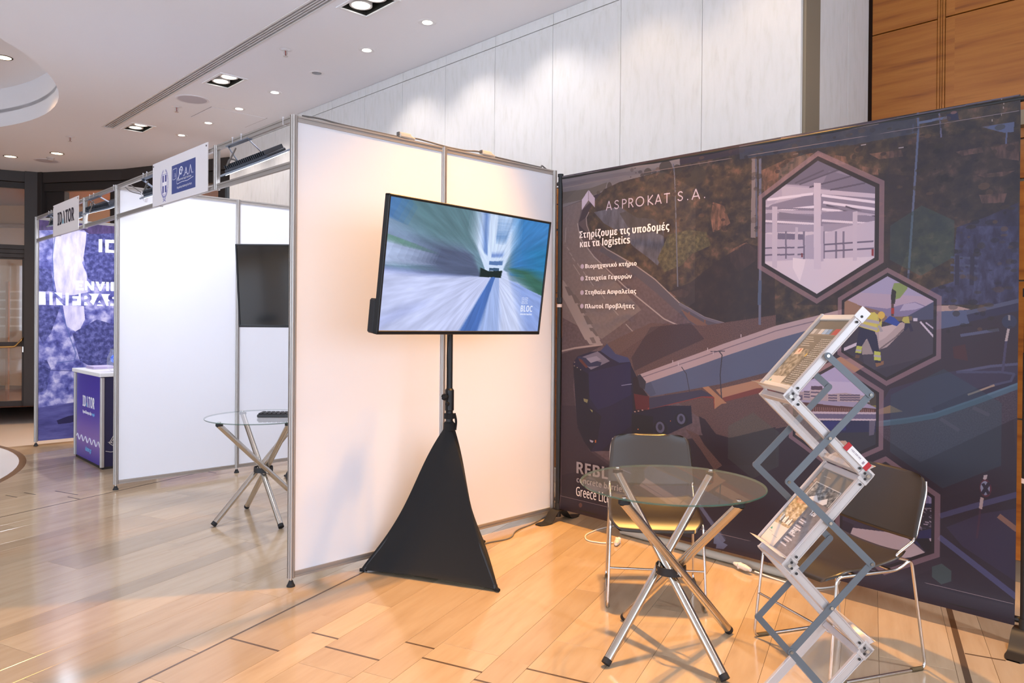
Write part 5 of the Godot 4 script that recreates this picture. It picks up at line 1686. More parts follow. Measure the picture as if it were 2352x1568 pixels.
func banner_stand() -> void:
	var t := thing("banner_stand", "large dark highway print banner with hexagon photos on a black pole stand", "banner", Vector3(BX, 0, 0))
	var g := Geo.new()
	var f := func(u: float, v: float) -> Vector3:
		var z := 0.11 + u * 2.725
		var y := 2.443 - v * 2.356
		var wave := 0.004 * sin(u * 21.0) * (0.4 + v) + 0.003 * sin(u * 47.0 + v * 3.0)
		var belly := 0.012 * exp(-pow((v - 0.985) / 0.02, 2.0)) + 0.010 * exp(-pow((v - 0.01) / 0.02, 2.0))
		return Vector3(wave * (1.0 - absf(v - 0.5) * 1.6) - belly, y, z)
	g.sheet(60, 80, f)
	var pr := print_mat(paint_banner(), 0.55)
	pr.albedo_color = Color(0.80, 0.77, 0.84)
	var bn := obj("banner_print", g, pr, t)
	var back := Geo.new()
	back.box(Vector3(0.008, 1.265, 1.4725), Vector3(0.002, 2.35, 2.72))
	obj("banner_back", back, mat("8a8488", 0.8), t)
	var hem := Geo.new()
	for y: float in [0.181, 2.372]:
		hem.box(Vector3(-0.004, y, 1.4725), Vector3(0.001, 0.0022, 2.715))
	obj("hem_stitching", hem, mat("7d7078", 0.7), t)
	var white := mat("e6dfe2", 0.6)
	var grey := mat("8f868c", 0.6)
	var ax := Basis(Vector3.BACK, Vector3.UP, Vector3.LEFT)
	var unit := 2.725 / BW
	var vunit := 2.356 / BH
	for q: Array in [["Στηρίζουμε τις υποδομές", 100, 266, 429, 27.5, true], ["και τα logistics", 103, 303, 250, 27.5, true], ["Βιομηχανικό κτήριο", 132, 389, 253, 16.5, true], ["Στοιχεία Γεφυρών", 134, 437, 229, 16.5, true], ["Στηθαία Ασφαλείας", 133, 494, 251, 16.5, true], ["Πλωτοί Προβλήτες", 133, 550, 243, 16.5, true], ["Greece Licensee", 94, 1311, 246, 37, false]]:
		var o := letters("lettering", bn, q[0], q[3] * unit, q[4] * vunit, on_banner(q[1], q[2]) - t.position, ax, white, q[5])
		o.position.x = -0.014
	for q: Array in [["REBLOC", 95, 1219, 262, 46], ["concrete barriers", 96, 1256, 258, 22]]:
		var o := letters("lettering", bn, q[0], q[3] * unit, q[4] * vunit, on_banner(q[1], q[2]) - t.position, ax, grey)
		o.position.x = -0.014
	# poles, cross tubes and feet
	for k in 2:
		var z: float = [0.088, 2.872][k]
		var p := Geo.new()
		p.tube([Vector3(0, 0.03, z), Vector3(0, 1.30, z)], 0.0185, 16)
		var lower := obj("pole", p, M.black, t)
		var p2 := Geo.new()
		p2.tube([Vector3(0, 1.30, z), Vector3(0, 2.452, z)], 0.0165, 16)
		obj("pole_top", p2, M.black, lower)
		var cl := Geo.new()
		cl.lathe([Vector2(0.0185, -0.02), Vector2(0.022, -0.018), Vector2(0.022, 0.018), Vector2(0.017, 0.02)], 16, Vector3(0, 1.565, z))
		cl.lathe([Vector2(0.0165, 0.0), Vector2(0.0205, 0.0), Vector2(0.0205, 0.02), Vector2(0.0, 0.022)], 16, Vector3(0, 2.44, z))
		obj("collar", cl, M.black, lower)
		var st := Geo.new()
		st.lathe([Vector2(0.0195, -0.011), Vector2(0.0195, 0.011)], 16, Vector3(0, [1.527, 0.735][k], z))
		obj("sticker", st, mat("d9c9c6", 0.5), lower)
		var nb := Geo.new()
		for y: float in [0.148, 2.40]:
			var s := -1.0 if k == 0 else 1.0
			nb.tube([Vector3(0, y + 0.006, z), Vector3(0.012, y, z + s * 0.035), Vector3(0.02, y - 0.012, z + s * 0.045)], 0.011, 8, true, 0.008)
		obj("clamp_knob", nb, M.black, lower)
		# foot: an arched strip with two flat rounded ends
		var arch := func(u: float, v: float) -> Vector3:
			var x := lerpf(-0.205, 0.235, u)
			var d := absf(x) / 0.205
			var y := 0.006 + 0.075 * (1.0 - smoothstep(0.12, 0.58, d))
			var w := 0.042 * sqrt(clampf(1.0 - pow(clampf((d - 0.72) / 0.34, 0.0, 1.0), 2.0), 0.02, 1.0))
			return Vector3(x, y, z + w * (v * 2.0 - 1.0))
		var ft := Geo.new()
		ft.sheet(2, 48, arch)
		ft.sheet(2, 48, func(u: float, v: float) -> Vector3: return arch.call(u, v) - Vector3(0, 0.0055, 0))
		ft.sheet(1, 48, func(u: float, v: float) -> Vector3: return arch.call(u, 1.0) - Vector3(0, 0.0055 * v, 0))
		ft.sheet(1, 48, func(u: float, v: float) -> Vector3: return arch.call(u, 0.0) - Vector3(0, 0.0055 * v, 0))
		ft.tube([Vector3(0, 0.03, z), Vector3(0, 0.125, z)], 0.023, 16)
		obj("foot", ft, mat("26221f", 0.5), t)
	for y: float in [0.115, 2.425]:
		var c := Geo.new()
		c.tube([Vector3(0.004, y, 0.10), Vector3(0.004, y, 2.862)], 0.014, 12)
		obj("cross_tube", c, M.black, t)


# ---------- lettered boards on the booth fronts
func signs() -> void:
	var ax := Basis(Vector3.BACK, Vector3.UP, Vector3.LEFT)
	# board with the shield emblem and the blue square
	var b := thing("fascia_sign", "white sign board with a blue shield emblem and a navy square of white letters", "sign", Vector3(-0.026, 2.222, -2.075))
	var w := 600
	var h := 188
	var k := Ink.new(w, h, Color("e6dfe0"))
	var blue := Color("46488c")
	k.poly(pv([228, 40, 482, 40, 482, 158, 228, 158]), Color("3f4c86"))
	# wreath: two arcs of small leaves, denser at the foot
	for s: float in [-1.0, 1.0]:
		for n in 26:
			var a := PI / 2 + s * (0.15 + n * 0.11)
			var c := Vector2(143 + cos(a) * 42, 102 + sin(a) * 58)
			for e: float in [-1.0, 1.0]:
				var d := Vector2(-sin(a), cos(a)) * -s * 5.0 + Vector2(cos(a), sin(a)) * 4.5 * e
				k.line(PackedVector2Array([c, c + d]), 3.4 if n < 8 else 2.6, Color("8f8ab8") if n % 2 else Color("7470a6"))
	k.line(pv([128, 166, 158, 178]), 4, Color("7a78ac"))
	k.line(pv([158, 166, 128, 178]), 4, Color("7a78ac"))
	k.poly(pv([118, 62, 168, 62, 168, 138, 143, 150, 118, 138]), Color("efe9ec"))
	for q: Array in [[121, 66, 137, 95], [149, 66, 166, 95], [121, 111, 137, 140], [149, 111, 166, 140]]:
		k.poly(pv([q[0], q[1], q[2], q[1], q[2], q[3], q[0], q[3]]), blue)
	k.line(pv([118, 62, 168, 62, 168, 138, 143, 150, 118, 138, 118, 62]), 1.5, Color("6a68a4"))
	var ink := Color("dedce4")
	k.line(pv([278, 54, 242, 56, 238, 60, 238, 96, 242, 99, 262, 99, 274, 96, 274, 80]), 2.2, ink)
	k.line(pv([278, 54, 284, 58, 284, 118, 290, 122, 340, 118, 400, 120, 460, 112]), 2.2, ink)
	for y: float in [76.0, 82.0, 88.0]:
		k.line(pv([258, y, 268, y - 1]), 1.6, ink)
	k.line(pv([268, 74, 271, 92]), 1.6, ink)
	# the curled first letter and the two peaks
	var curl := PackedVector2Array()
	for n in 26:
		var a := n * 0.34
		curl.append(Vector2(330 + cos(a) * (19 - n * 0.62), 74 - sin(a) * (20 - n * 0.62)))
	k.line(curl, 6.0, ink)
	k.line(pv([314, 62, 312, 84, 304, 97, 296, 100]), 6.0, ink)
	k.line(pv([368, 97, 384, 66, 396, 96]), 4.5, ink)
	k.line(pv([374, 88, 392, 86]), 3.0, ink)
	k.line(pv([414, 96, 430, 62, 444, 96]), 4.5, ink)
	for x: float in [358.0, 404.0, 454.0]:
		k.oval(Vector2(x, 95), 3, 3, ink, 10)
	var g := Geo.new()
	g.box(Vector3(0.0025, 0.155, 0.5), Vector3(0.004, 0.31, 1.0))
	obj("board", g, mat("e6dfe0", 0.45), b)
	var f := Geo.new()
	f.quad(Vector3(0, 0.31, 0.0), Vector3(0, 0.31, 1.0), Vector3(0, 0.0, 1.0), Vector3(0, 0.0, 0.0), Vector3.LEFT)
	var face := obj("print", f, print_mat(k.texture(), 0.45), b)
	var pale := mat("c9c8d6", 0.5)
	letters("lettering", face, "Ρυθμιστική Αρχή Λιμένων", 0.25, 0.0145, Vector3(-0.001, 0.31 - 110.0 / 188 * 0.31, 290.0 / 600), ax, pale, false, 0.0006)
	letters("lettering", face, "Regulatory Authority for Ports", 0.26, 0.0145, Vector3(-0.001, 0.31 - 142.0 / 188 * 0.31, 290.0 / 600), ax, pale, false, 0.0006)
	for q: Array in [[0.29, 0.02], [0.29, 0.98]]:
		var s := Geo.new()
		s.tube([Vector3(0, q[0], q[1]), Vector3(-0.003, q[0], q[1])], 0.006, 10)
		obj("screw", s, mat("6a5c56", 0.4, 0.6), b)
	# board with the black company name
	var c := thing("fascia_sign", "white sign board lettered in black on the far booth front", "sign", Vector3(-0.026, 2.222, -4.97))
	var g2 := Geo.new()
	g2.box(Vector3(0.0025, 0.155, 0.465), Vector3(0.004, 0.31, 0.93))
	var bd := obj("board", g2, mat("e8ddd8", 0.45), c)
	name_logo(bd, Vector3(-0.001, 0.095, 0.185), 0.60, 0.125, ax, mat("2f2630", 0.5), mat("3f8fa8", 0.5))
	for q: Array in [[0.29, 0.02], [0.29, 0.91]]:
		var s := Geo.new()
		s.tube([Vector3(0, q[0], q[1]), Vector3(-0.003, q[0], q[1])], 0.006, 10)
		obj("screw", s, mat("6a5c56", 0.4, 0.6), c)


func name_logo(parent: Node3D, at: Vector3, width: float, cap: float, ax: Basis, dark: Material, drop: Material) -> void:
	# I D, a peak whose left foot is a coloured drop, T O R
	letters("lettering", parent, "ID", width * 0.275, cap, at, ax, dark)
	letters("lettering", parent, "TOR", width * 0.50, cap, at + ax.x * width * 0.5, ax, dark)
	var g := Geo.new()
	var b := Basis(ax.x, ax.y, ax.z)
	g.m = Transform3D(b, at + ax.x * width * 0.30)
	var w := width * 0.17
	g.prism(pv([w * 0.38, cap, w * 0.62, cap, w, 0.0, w * 0.74, 0.0]), 0.0, 0.0015)
	obj("lettering", g, dark, parent)
	var d := Geo.new()
	d.m = g.m
	d.prism(pv([w * 0.22, cap * 0.45, w * 0.40, cap * 0.18, w * 0.34, 0.02 * cap, w * 0.10, 0.02 * cap, w * 0.05, cap * 0.16]), 0.0, 0.0015)
	obj("drop", d, drop, parent)


# ---------- the far booth: printed rock wall and the purple counter
func mural_and_counter() -> void:
	var w := 512
	var h := 1248
	var k := Ink.new(w, h)
	var base := ramp_image(w, h, noise(FastNoiseLite.TYPE_SIMPLEX_SMOOTH, 0.012, 6, 61, 20.0), ["2b2a63", "4a4a8e", "6c6cae", "9a96c8", "c6bedd", "dcd2e2"])
	var dark := ramp_image(w, h, noise(FastNoiseLite.TYPE_SIMPLEX_SMOOTH, 0.03, 6, 62, 16.0), ["262452", "37386e", "4c4d88", "6a6aa6", "8c88bc"])
	var pale := ramp_image(w, h, noise(FastNoiseLite.TYPE_SIMPLEX_SMOOTH, 0.02, 5, 63, 12.0), ["a9a2cc", "c9bfdc", "ddd3e6", "ece2ee"], Vector2(1, 3))
	var violet := ramp_image(w, h, noise(FastNoiseLite.TYPE_SIMPLEX_SMOOTH, 0.03, 5, 64, 12.0), ["35284e", "4d3a66", "6c5486"], Vector2(1, 3))
	k.img.blit_rect(base, Rect2i(0, 0, w, h), Vector2i.ZERO)
	k.from(pv([-5, 0, 512, 0, 512, 120, 300, 90, 230, 40, 120, 46, -5, 60]), violet)
	k.from(pv([70, 70, 150, 40, 240, 50, 236, 180, 220, 230, 244, 300, 250, 400, 180, 420, 90, 420, 70, 300]), pale)
	k.from(pv([244, 60, 420, 40, 512, 60, 512, 330, 300, 350, 250, 320, 226, 200]), dark)
	k.from(pv([-5, 272, 60, 276, 70, 360, 76, 400, -5, 402]), dark)
	k.from(pv([-5, 480, 110, 480, 60, 640, 20, 700, -5, 640]), dark)
	k.from(pv([120, 480, 230, 482, 236, 560, 200, 640, 140, 600]), pale)
	k.from(pv([170, 640, 300, 560, 420, 600, 420, 900, 300, 860, 210, 800]), dark)
	k.from(pv([-5, 800, 40, 790, 60, 840, 40, 960, -5, 980]), dark)
	k.line(pv([78, 90, 66, 200, 72, 300, 70, 380, 110, 500, 150, 640, 190, 760, 180, 800, 90, 810]), 6, Color(0.30, 0.36, 0.60, 0.6))
	k.line(pv([0, 810, 60, 850, 180, 860, 300, 830, 512, 850]), 5, Color(0.20, 0.20, 0.42, 0.6))
	# shore and dark pool at the foot
	k.from(pv([-5, 1060, 200, 1040, 512, 1030, 512, 1248, -5, 1248]), ramp_image(w, h, noise(FastNoiseLite.TYPE_SIMPLEX_SMOOTH, 0.02, 4, 65), ["3d3a72", "55528e", "6a66a2"], Vector2(4, 1)))
	k.poly(pv([92, 1140, 150, 1120, 300, 1100, 300, 1125, 160, 1160, 100, 1162]), Color("2a244c"))
	var white := Color("f8f6fc")
	for q: Array in [
		[307, 84, 327, 83, 327, 161, 307, 162],
		[342, 84, 392, 82, 392, 102, 363, 103, 362, 142, 393, 145, 393, 161, 343, 162],
		[186, 335, 226, 334, 226, 349, 203, 349, 202, 356, 221, 356, 221, 370, 202, 369, 201, 377, 229, 376, 229, 391, 186, 389],
		[235, 335, 250, 335, 269, 363, 269, 336, 285, 336, 284, 390, 269, 390, 248, 360, 249, 389, 235, 389],
		[290, 336, 308, 336, 317, 369, 326, 336, 344, 336, 323, 391, 313, 391],
		[349, 336, 365, 336, 365, 390, 349, 390],
		[374, 335, 394, 335, 394, 390, 374, 390],
		[-3, 406, 33, 406, 34, 479, -2, 479],
		[52, 407, 68, 407, 69, 479, 52, 479],
		[76, 407, 116, 407, 116, 442],
		[86, 434, 124, 479, 87, 479],
		[134, 407, 151, 407, 150, 480, 134, 480],
		[169, 425, 202, 425, 202, 407, 213, 407, 214, 479, 169, 480, 169, 454, 193, 454, 194, 441, 177, 440, 169, 438],
		[231, 423, 243, 421, 250, 430, 247, 440, 231, 443],
		[231, 458, 243, 458, 252, 477, 231, 478],
		[252, 408, 311, 407, 280, 478, 268, 462, 261, 456, 270, 442, 270, 422],
		[322, 408, 372, 408, 362, 420, 361, 436, 371, 450, 359, 453, 365, 478, 351, 479],
		[313, 447, 322, 461, 304, 460],
		[301, 471, 330, 471, 332, 480, 299, 480],
		[394, 422, 382, 427, 383, 436, 394, 439],
		[374, 463, 394, 464, 394, 478, 371, 478],
	]:
		k.poly(pv(q), white)
	var tex := k.texture()
	var t := thing("partition_wall", "partition wall printed with blue and violet rock and white capital letters", "partition", Vector3(0, 0, -5.79), 0.0)
	for j in 3:
		add_post(t, Vector3(1.017 * j, 0, 0))
	for j in 2:
		var x0 := 1.017 * j + 0.019
		var x1 := 1.017 * (j + 1) - 0.019
		rail(t, Vector3(x0, POST_H - 0.0165, 0), Vector3(x1, POST_H - 0.0165, 0), "top_rail")
		var g := Geo.new()
		g.quad(Vector3(x0, 2.47, 0.010), Vector3(x1, 2.47, 0.010), Vector3(x1, 0.052, 0.010), Vector3(x0, 0.052, 0.010), Vector3.BACK)
		obj("printed_panel", g, print_mat(tex, 0.4), t)
		var bk := Geo.new()
		bk.box(Vector3((x0 + x1) / 2, 1.26, 0), Vector3(x1 - x0, 2.41, 0.012))
		obj("panel", bk, M.panel, t)

	# counter: its long printed side faces the aisle
	var c := thing("counter", "purple printed counter with white top in the far booth", "counter", Vector3(0.155, 0, -4.835))
	var cw := 0.895
	var gr := Ink.new(8, 256)
	for y in 256:
		var f := y / 255.0
		var col := Color("3c2f9c").lerp(Color("3a2ea2"), minf(f * 3.0, 1.0)).lerp(Color("7a58a8"), smoothstep(0.35, 0.75, f)).lerp(Color("4d3a9c"), smoothstep(0.75, 1.0, f))
		gr.img.fill_rect(Rect2i(0, y, 8, 1), col)
	var pf := Geo.new()
	pf.quad(Vector3(0.004, 0.855, 0.02), Vector3(0.004, 0.855, cw - 0.02), Vector3(0.004, 0.02, cw - 0.02), Vector3(0.004, 0.02, 0.02), Vector3.LEFT)
	var side := obj("printed_side", pf, print_mat(gr.texture(), 0.35), c)
	var nv := Geo.new()
	nv.box(Vector3(0.25, 0.437, cw - 0.006), Vector3(0.46, 0.83, 0.006))
	var navy := obj("navy_side", nv, mat("211c44", 0.4), c)
	var bx := Geo.new()
	bx.box(Vector3(0.25, 0.437, cw / 2 - 0.01), Vector3(0.47, 0.83, cw - 0.04))
	obj("body", bx, mat("2a2552", 0.5), c)
	var tp := Geo.new()
	tp.box(Vector3(0.25, 0.879, cw / 2), Vector3(0.56, 0.036, cw + 0.06), 0.003)
	obj("counter_top", tp, mat("efece8", 0.35), c)
	var kk := Geo.new()
	kk.box(Vector3(0.25, 0.011, cw / 2), Vector3(0.5, 0.022, cw), 0.002)
	obj("plinth", kk, mat("2a2420", 0.6), c)
	for q: Array in [[0.0, 0.0], [0.0, 1.0], [0.5, 0.0], [0.5, 1.0]]:
		var p := Geo.new()
		p.box(Vector3(q[0], 0.437, q[1] * cw), Vector3(0.03, 0.835, 0.034), 0.004)
		p.box(Vector3(q[0] - 0.016, 0.437, q[1] * cw - 0.008), Vector3(0.003, 0.835, 0.01), 0.001)
		p.box(Vector3(q[0] - 0.016, 0.437, q[1] * cw + 0.008), Vector3(0.003, 0.835, 0.01), 0.001)
		obj("corner_post", p, M.alu, c)
	var ax := Basis(Vector3.BACK, Vector3.UP, Vector3.LEFT)
	var wm := mat("f4f2fa", 0.4)
	var bm := mat("7fc4f4", 0.4)
	name_logo(side, Vector3(0.002, 0.535, 0.24), 0.40, 0.105, ax, wm, bm)
	letters("lettering", side, "Προσδίδουμε αξία", 0.30, 0.028, Vector3(0.002, 0.468, 0.24), ax, wm, true, 0.001)
	letters("lettering", side, "νερό", 0.085, 0.028, Vector3(0.002, 0.468, 0.555), ax, bm, true, 0.001)
	letters("lettering", side, "idator.gr", 0.20, 0.042, Vector3(0.002, 0.105, 0.34), ax, bm, true, 0.001)
	var wave := Geo.new()
	var wp := []
	for n in 97:
		var f := n / 96.0
		wp.append(Vector3(0.0015, 0.215 + 0.026 * sin(f * TAU * 6.0), 0.02 + f * (cw - 0.04)))
	wave.tube(wp, 0.005, 6)
	obj("wave_line", wave, wm, side)
	var art := Geo.new()
	art.tube(rounded([Vector3(0.03, 0.168, cw), Vector3(0.09, 0.150, cw), Vector3(0.16, 0.20, cw), Vector3(0.2, 0.215, cw)], 0.04), 0.003, 6)
	for q: Array in [[0.06, 0.24, 0.16, 0.42], [0.09, 0.215, 0.2, 0.42], [0.06, 0.24, 0.09, 0.215], [0.075, 0.24, 0.17, 0.42], [0.05, 0.25, 0.10, 0.235]]:
		art.tube([Vector3(q[0], q[1], cw), Vector3(q[2], q[3], cw)], 0.003, 6)
	obj("line_drawing", art, mat("cfc4bc", 0.5), navy)
	# on the counter
	var st := thing("brochure_stack", "low stack of pale violet brochures on the purple counter", "brochures", Vector3(0.32, 0.8975, -4.62))
	for n in 4:
		var b := Geo.new()
		b.box(Vector3(0.003 * n, 0.004 + 0.006 * n, -0.002 * n), Vector3(0.2, 0.0055, 0.26), 0.001)
		obj("brochure", b, mat(["b9a8cc", "c4b2d4", "b4a2c8", "c8b8d8"][n], 0.5), st)
	var jar := thing("glass_jar", "round clear glass jar on the purple counter, holding blue balls", "jar", Vector3(0.33, 0.8975, -4.13))
	var jg := Geo.new()
	jg.lathe([Vector2(0.0, 0.002), Vector2(0.055, 0.002), Vector2(0.075, 0.03), Vector2(0.086, 0.08), Vector2(0.082, 0.13), Vector2(0.062, 0.18), Vector2(0.055, 0.20), Vector2(0.06, 0.215)], 32, Vector3.ZERO, true)
	obj("bowl", jg, M.glass, jar)
	for q: Array in [[Vector3(-0.01, 0.118, 0.0), 0.045, "upper blue ball inside the round glass jar", "2f5fe0"], [Vector3(0.012, 0.048, 0.012), 0.040, "lower pale blue ball inside the round glass jar", "8f9fdc"], [Vector3(0.042, 0.16, 0.03), 0.034, "small deep blue ball at the mouth of the glass jar", "2340b8"]]:
		var s := Geo.new()
		var pr := []
		for n in 13:
			pr.append(Vector2(sin(PI * n / 12) * q[1], -cos(PI * n / 12) * q[1]))
		s.lathe(pr, 24, Vector3.ZERO, true)
		var o := obj("blue_ball", s, mat(q[3], 0.15))
		o.position = jar.position + q[0]
		tag(o, q[2], "ball", "balls in the jar")


# ---------- televisions on covered tripod stands
func tv_picture() -> ImageTexture:
	var w := 480
	var h := 266
	var k := Ink.new(w, h, Color("aebde6"))
	var s := func(a: Array) -> PackedVector2Array:
		var p := PackedVector2Array()
		for i in range(0, a.size(), 2):
			p.append(Vector2(a[i] * w, a[i + 1] * h))
		return p
	k.poly(s.call([0, 0, 1, 0, 1, 0.55, 0, 0.55]), Color("6d8ba0"))
	k.poly(s.call([0, 0, 0.16, 0, 0.1, 0.2, 0, 0.16]), Color("2f6fd6"))
	k.poly(s.call([0, 0.16, 0.12, 0.2, 0.3, 0.4, 0.0, 0.34]), Color("8ea4c8"))
	k.poly(s.call([0.12, 0, 0.5, 0, 0.52, 0.34, 0.28, 0.3]), Color("5d7f8a"))
	k.poly(s.call([0.0, 0.3, 0.3, 0.38, 0.5, 0.44, 0.0, 0.52]), Color("b4c4e8"))
	k.poly(s.call([0.02, 0.28, 0.2, 0.34, 0.34, 0.4, 0.1, 0.36]), Color("6f9a90"))
	k.poly(s.call([0.30, 0.34, 0.5, 0.36, 0.56, 0.54, 0.36, 0.55, 0.27, 0.46]), Color("55607e"))
	k.poly(s.call([0.72, 0, 1, 0, 1, 0.56, 0.74, 0.5]), Color("3f7fbe"))
	k.poly(s.call([0.8, 0.28, 1, 0.26, 1, 0.5, 0.84, 0.5]), Color("2c7aae"))
	k.poly(s.call([0.72, 0.44, 0.86, 0.46, 1, 0.56, 1, 0.66, 0.84, 0.6]), Color("3a6a5e"))
	k.poly(s.call([0, 0.52, 0.62, 0.53, 0.5, 1, 0, 1]), Color("c6cef4"))
	k.poly(s.call([0, 0.5, 0.34, 0.525, 0.6, 0.53, 0.3, 0.545, 0, 0.53]), Color("8b98cc"))
	k.poly(s.call([0.1, 0.78, 0.3, 0.72, 0.26, 0.8, 0.08, 0.9]), Color("b2bcec"))
	k.poly(s.call([0.62, 0.53, 0.68, 0.52, 0.74, 1.0, 0.44, 1.0]), Color("9fb4e6"))
	k.poly(s.call([0.625, 0.53, 0.648, 0.53, 0.56, 1.0, 0.45, 1.0]), Color("4a70b8"))
	k.poly(s.call([0.67, 0.44, 0.72, 0.48, 0.9, 1.0, 0.70, 1.0]), Color("ccd6f8"))
	k.poly(s.call([0.74, 0.54, 0.86, 0.6, 1, 0.68, 1, 1.0, 0.86, 1.0]), Color("8fa6e2"))
	# the lorry coming on
	k.poly(s.call([0.53, 0.02, 0.72, 0.0, 0.73, 0.3, 0.69, 0.48, 0.58, 0.48, 0.52, 0.3]), Color("cfe0fc"))
	k.poly(s.call([0.55, 0.02, 0.58, 0.02, 0.585, 0.36, 0.56, 0.34]), Color("6f8fcc"))
	k.poly(s.call([0.625, 0.18, 0.70, 0.17, 0.70, 0.245, 0.63, 0.25]), Color("4c79b4"))
	k.poly(s.call([0.61, 0.34, 0.68, 0.33, 0.685, 0.36, 0.61, 0.37]), Color("7f9ad6"))
	k.poly(s.call([0.60, 0.40, 0.685, 0.39, 0.685, 0.425, 0.60, 0.43]), Color("5a7ab0"))
	k.poly(s.call([0.605, 0.455, 0.67, 0.45, 0.668, 0.475, 0.605, 0.48]), Color("3f5a78"))
	k.poly(s.call([0.55, 0.46, 0.60, 0.485, 0.69, 0.47, 0.685, 0.53, 0.55, 0.535]), Color("1d2c2c"))
	# rush of speed recorded in the film itself: smear outwards from the vanishing point
	var c := Vector2(0.625 * w, 0.49 * h)
	var src := k.img
	var out := Image.create(w, h, false, Image.FORMAT_RGBA8)
	var nz := noise(FastNoiseLite.TYPE_SIMPLEX_SMOOTH, 0.06, 3, 77)
	for y in h:
		for x in w:
			var p := Vector2(x, y)
			var d := p - c
			var len := d.length()
			var acc := Color(0, 0, 0, 0)
			var far := clampf((len - 14.0) / 90.0, 0.0, 1.0) * 0.42
			for i in 10:
				var q := c + d * (1.0 - far * i / 9.0)
				acc += src.get_pixel(int(q.x), int(q.y))
			acc = acc / 10.0
			var streak := 1.0 + 0.12 * nz.get_noise_2d(atan2(d.y, d.x) * 160.0, len * 0.12) * clampf(len / 60.0, 0.0, 1.0)
			out.set_pixel(x, y, Color(acc.r * streak, acc.g * streak, acc.b * streak, 1.0))
	out.resize(960, 532, Image.INTERPOLATE_CUBIC)
	out.generate_mipmaps()
	return ImageTexture.create_from_image(out)


const TVW := 1.23
const TVH := 0.681

func television(label: String, at: Transform3D, screen: Material) -> Node3D:
	var t := thing("television", label, "television", Vector3.ZERO, 0.0, "televisions on tripod stands")
	t.transform = at
	var b := 0.013
	var fr := Geo.new()
	fr.box(Vector3(0, TVH / 2 - b / 2, 0), Vector3(TVW, b, 0.034), 0.003)
	fr.box(Vector3(0, -TVH / 2 + b * 0.75, 0), Vector3(TVW, b * 1.5, 0.034), 0.003)
	for s: float in [-1.0, 1.0]:
		fr.box(Vector3(s * (TVW / 2 - b / 2), 0, 0), Vector3(b, TVH, 0.034), 0.003)
	obj("bezel", fr, M.black, t)
	var bk := Geo.new()
	bk.box(Vector3(0, 0, -0.012), Vector3(TVW - 0.01, TVH - 0.01, 0.012), 0.002)
	bk.box(Vector3(0, -TVH / 2 + 0.085, -0.042), Vector3(TVW * 1.0, 0.17, 0.05), 0.008)
	obj("back_shell", bk, mat("1a191c", 0.6), t)
	var sc := Geo.new()
	sc.quad(Vector3(-TVW / 2 + b, TVH / 2 - b, 0.010), Vector3(TVW / 2 - b, TVH / 2 - b, 0.010), Vector3(TVW / 2 - b, -TVH / 2 + b * 1.5, 0.010), Vector3(-TVW / 2 + b, -TVH / 2 + b * 1.5, 0.010), Vector3.BACK)
	obj("screen", sc, screen, t)
	return t

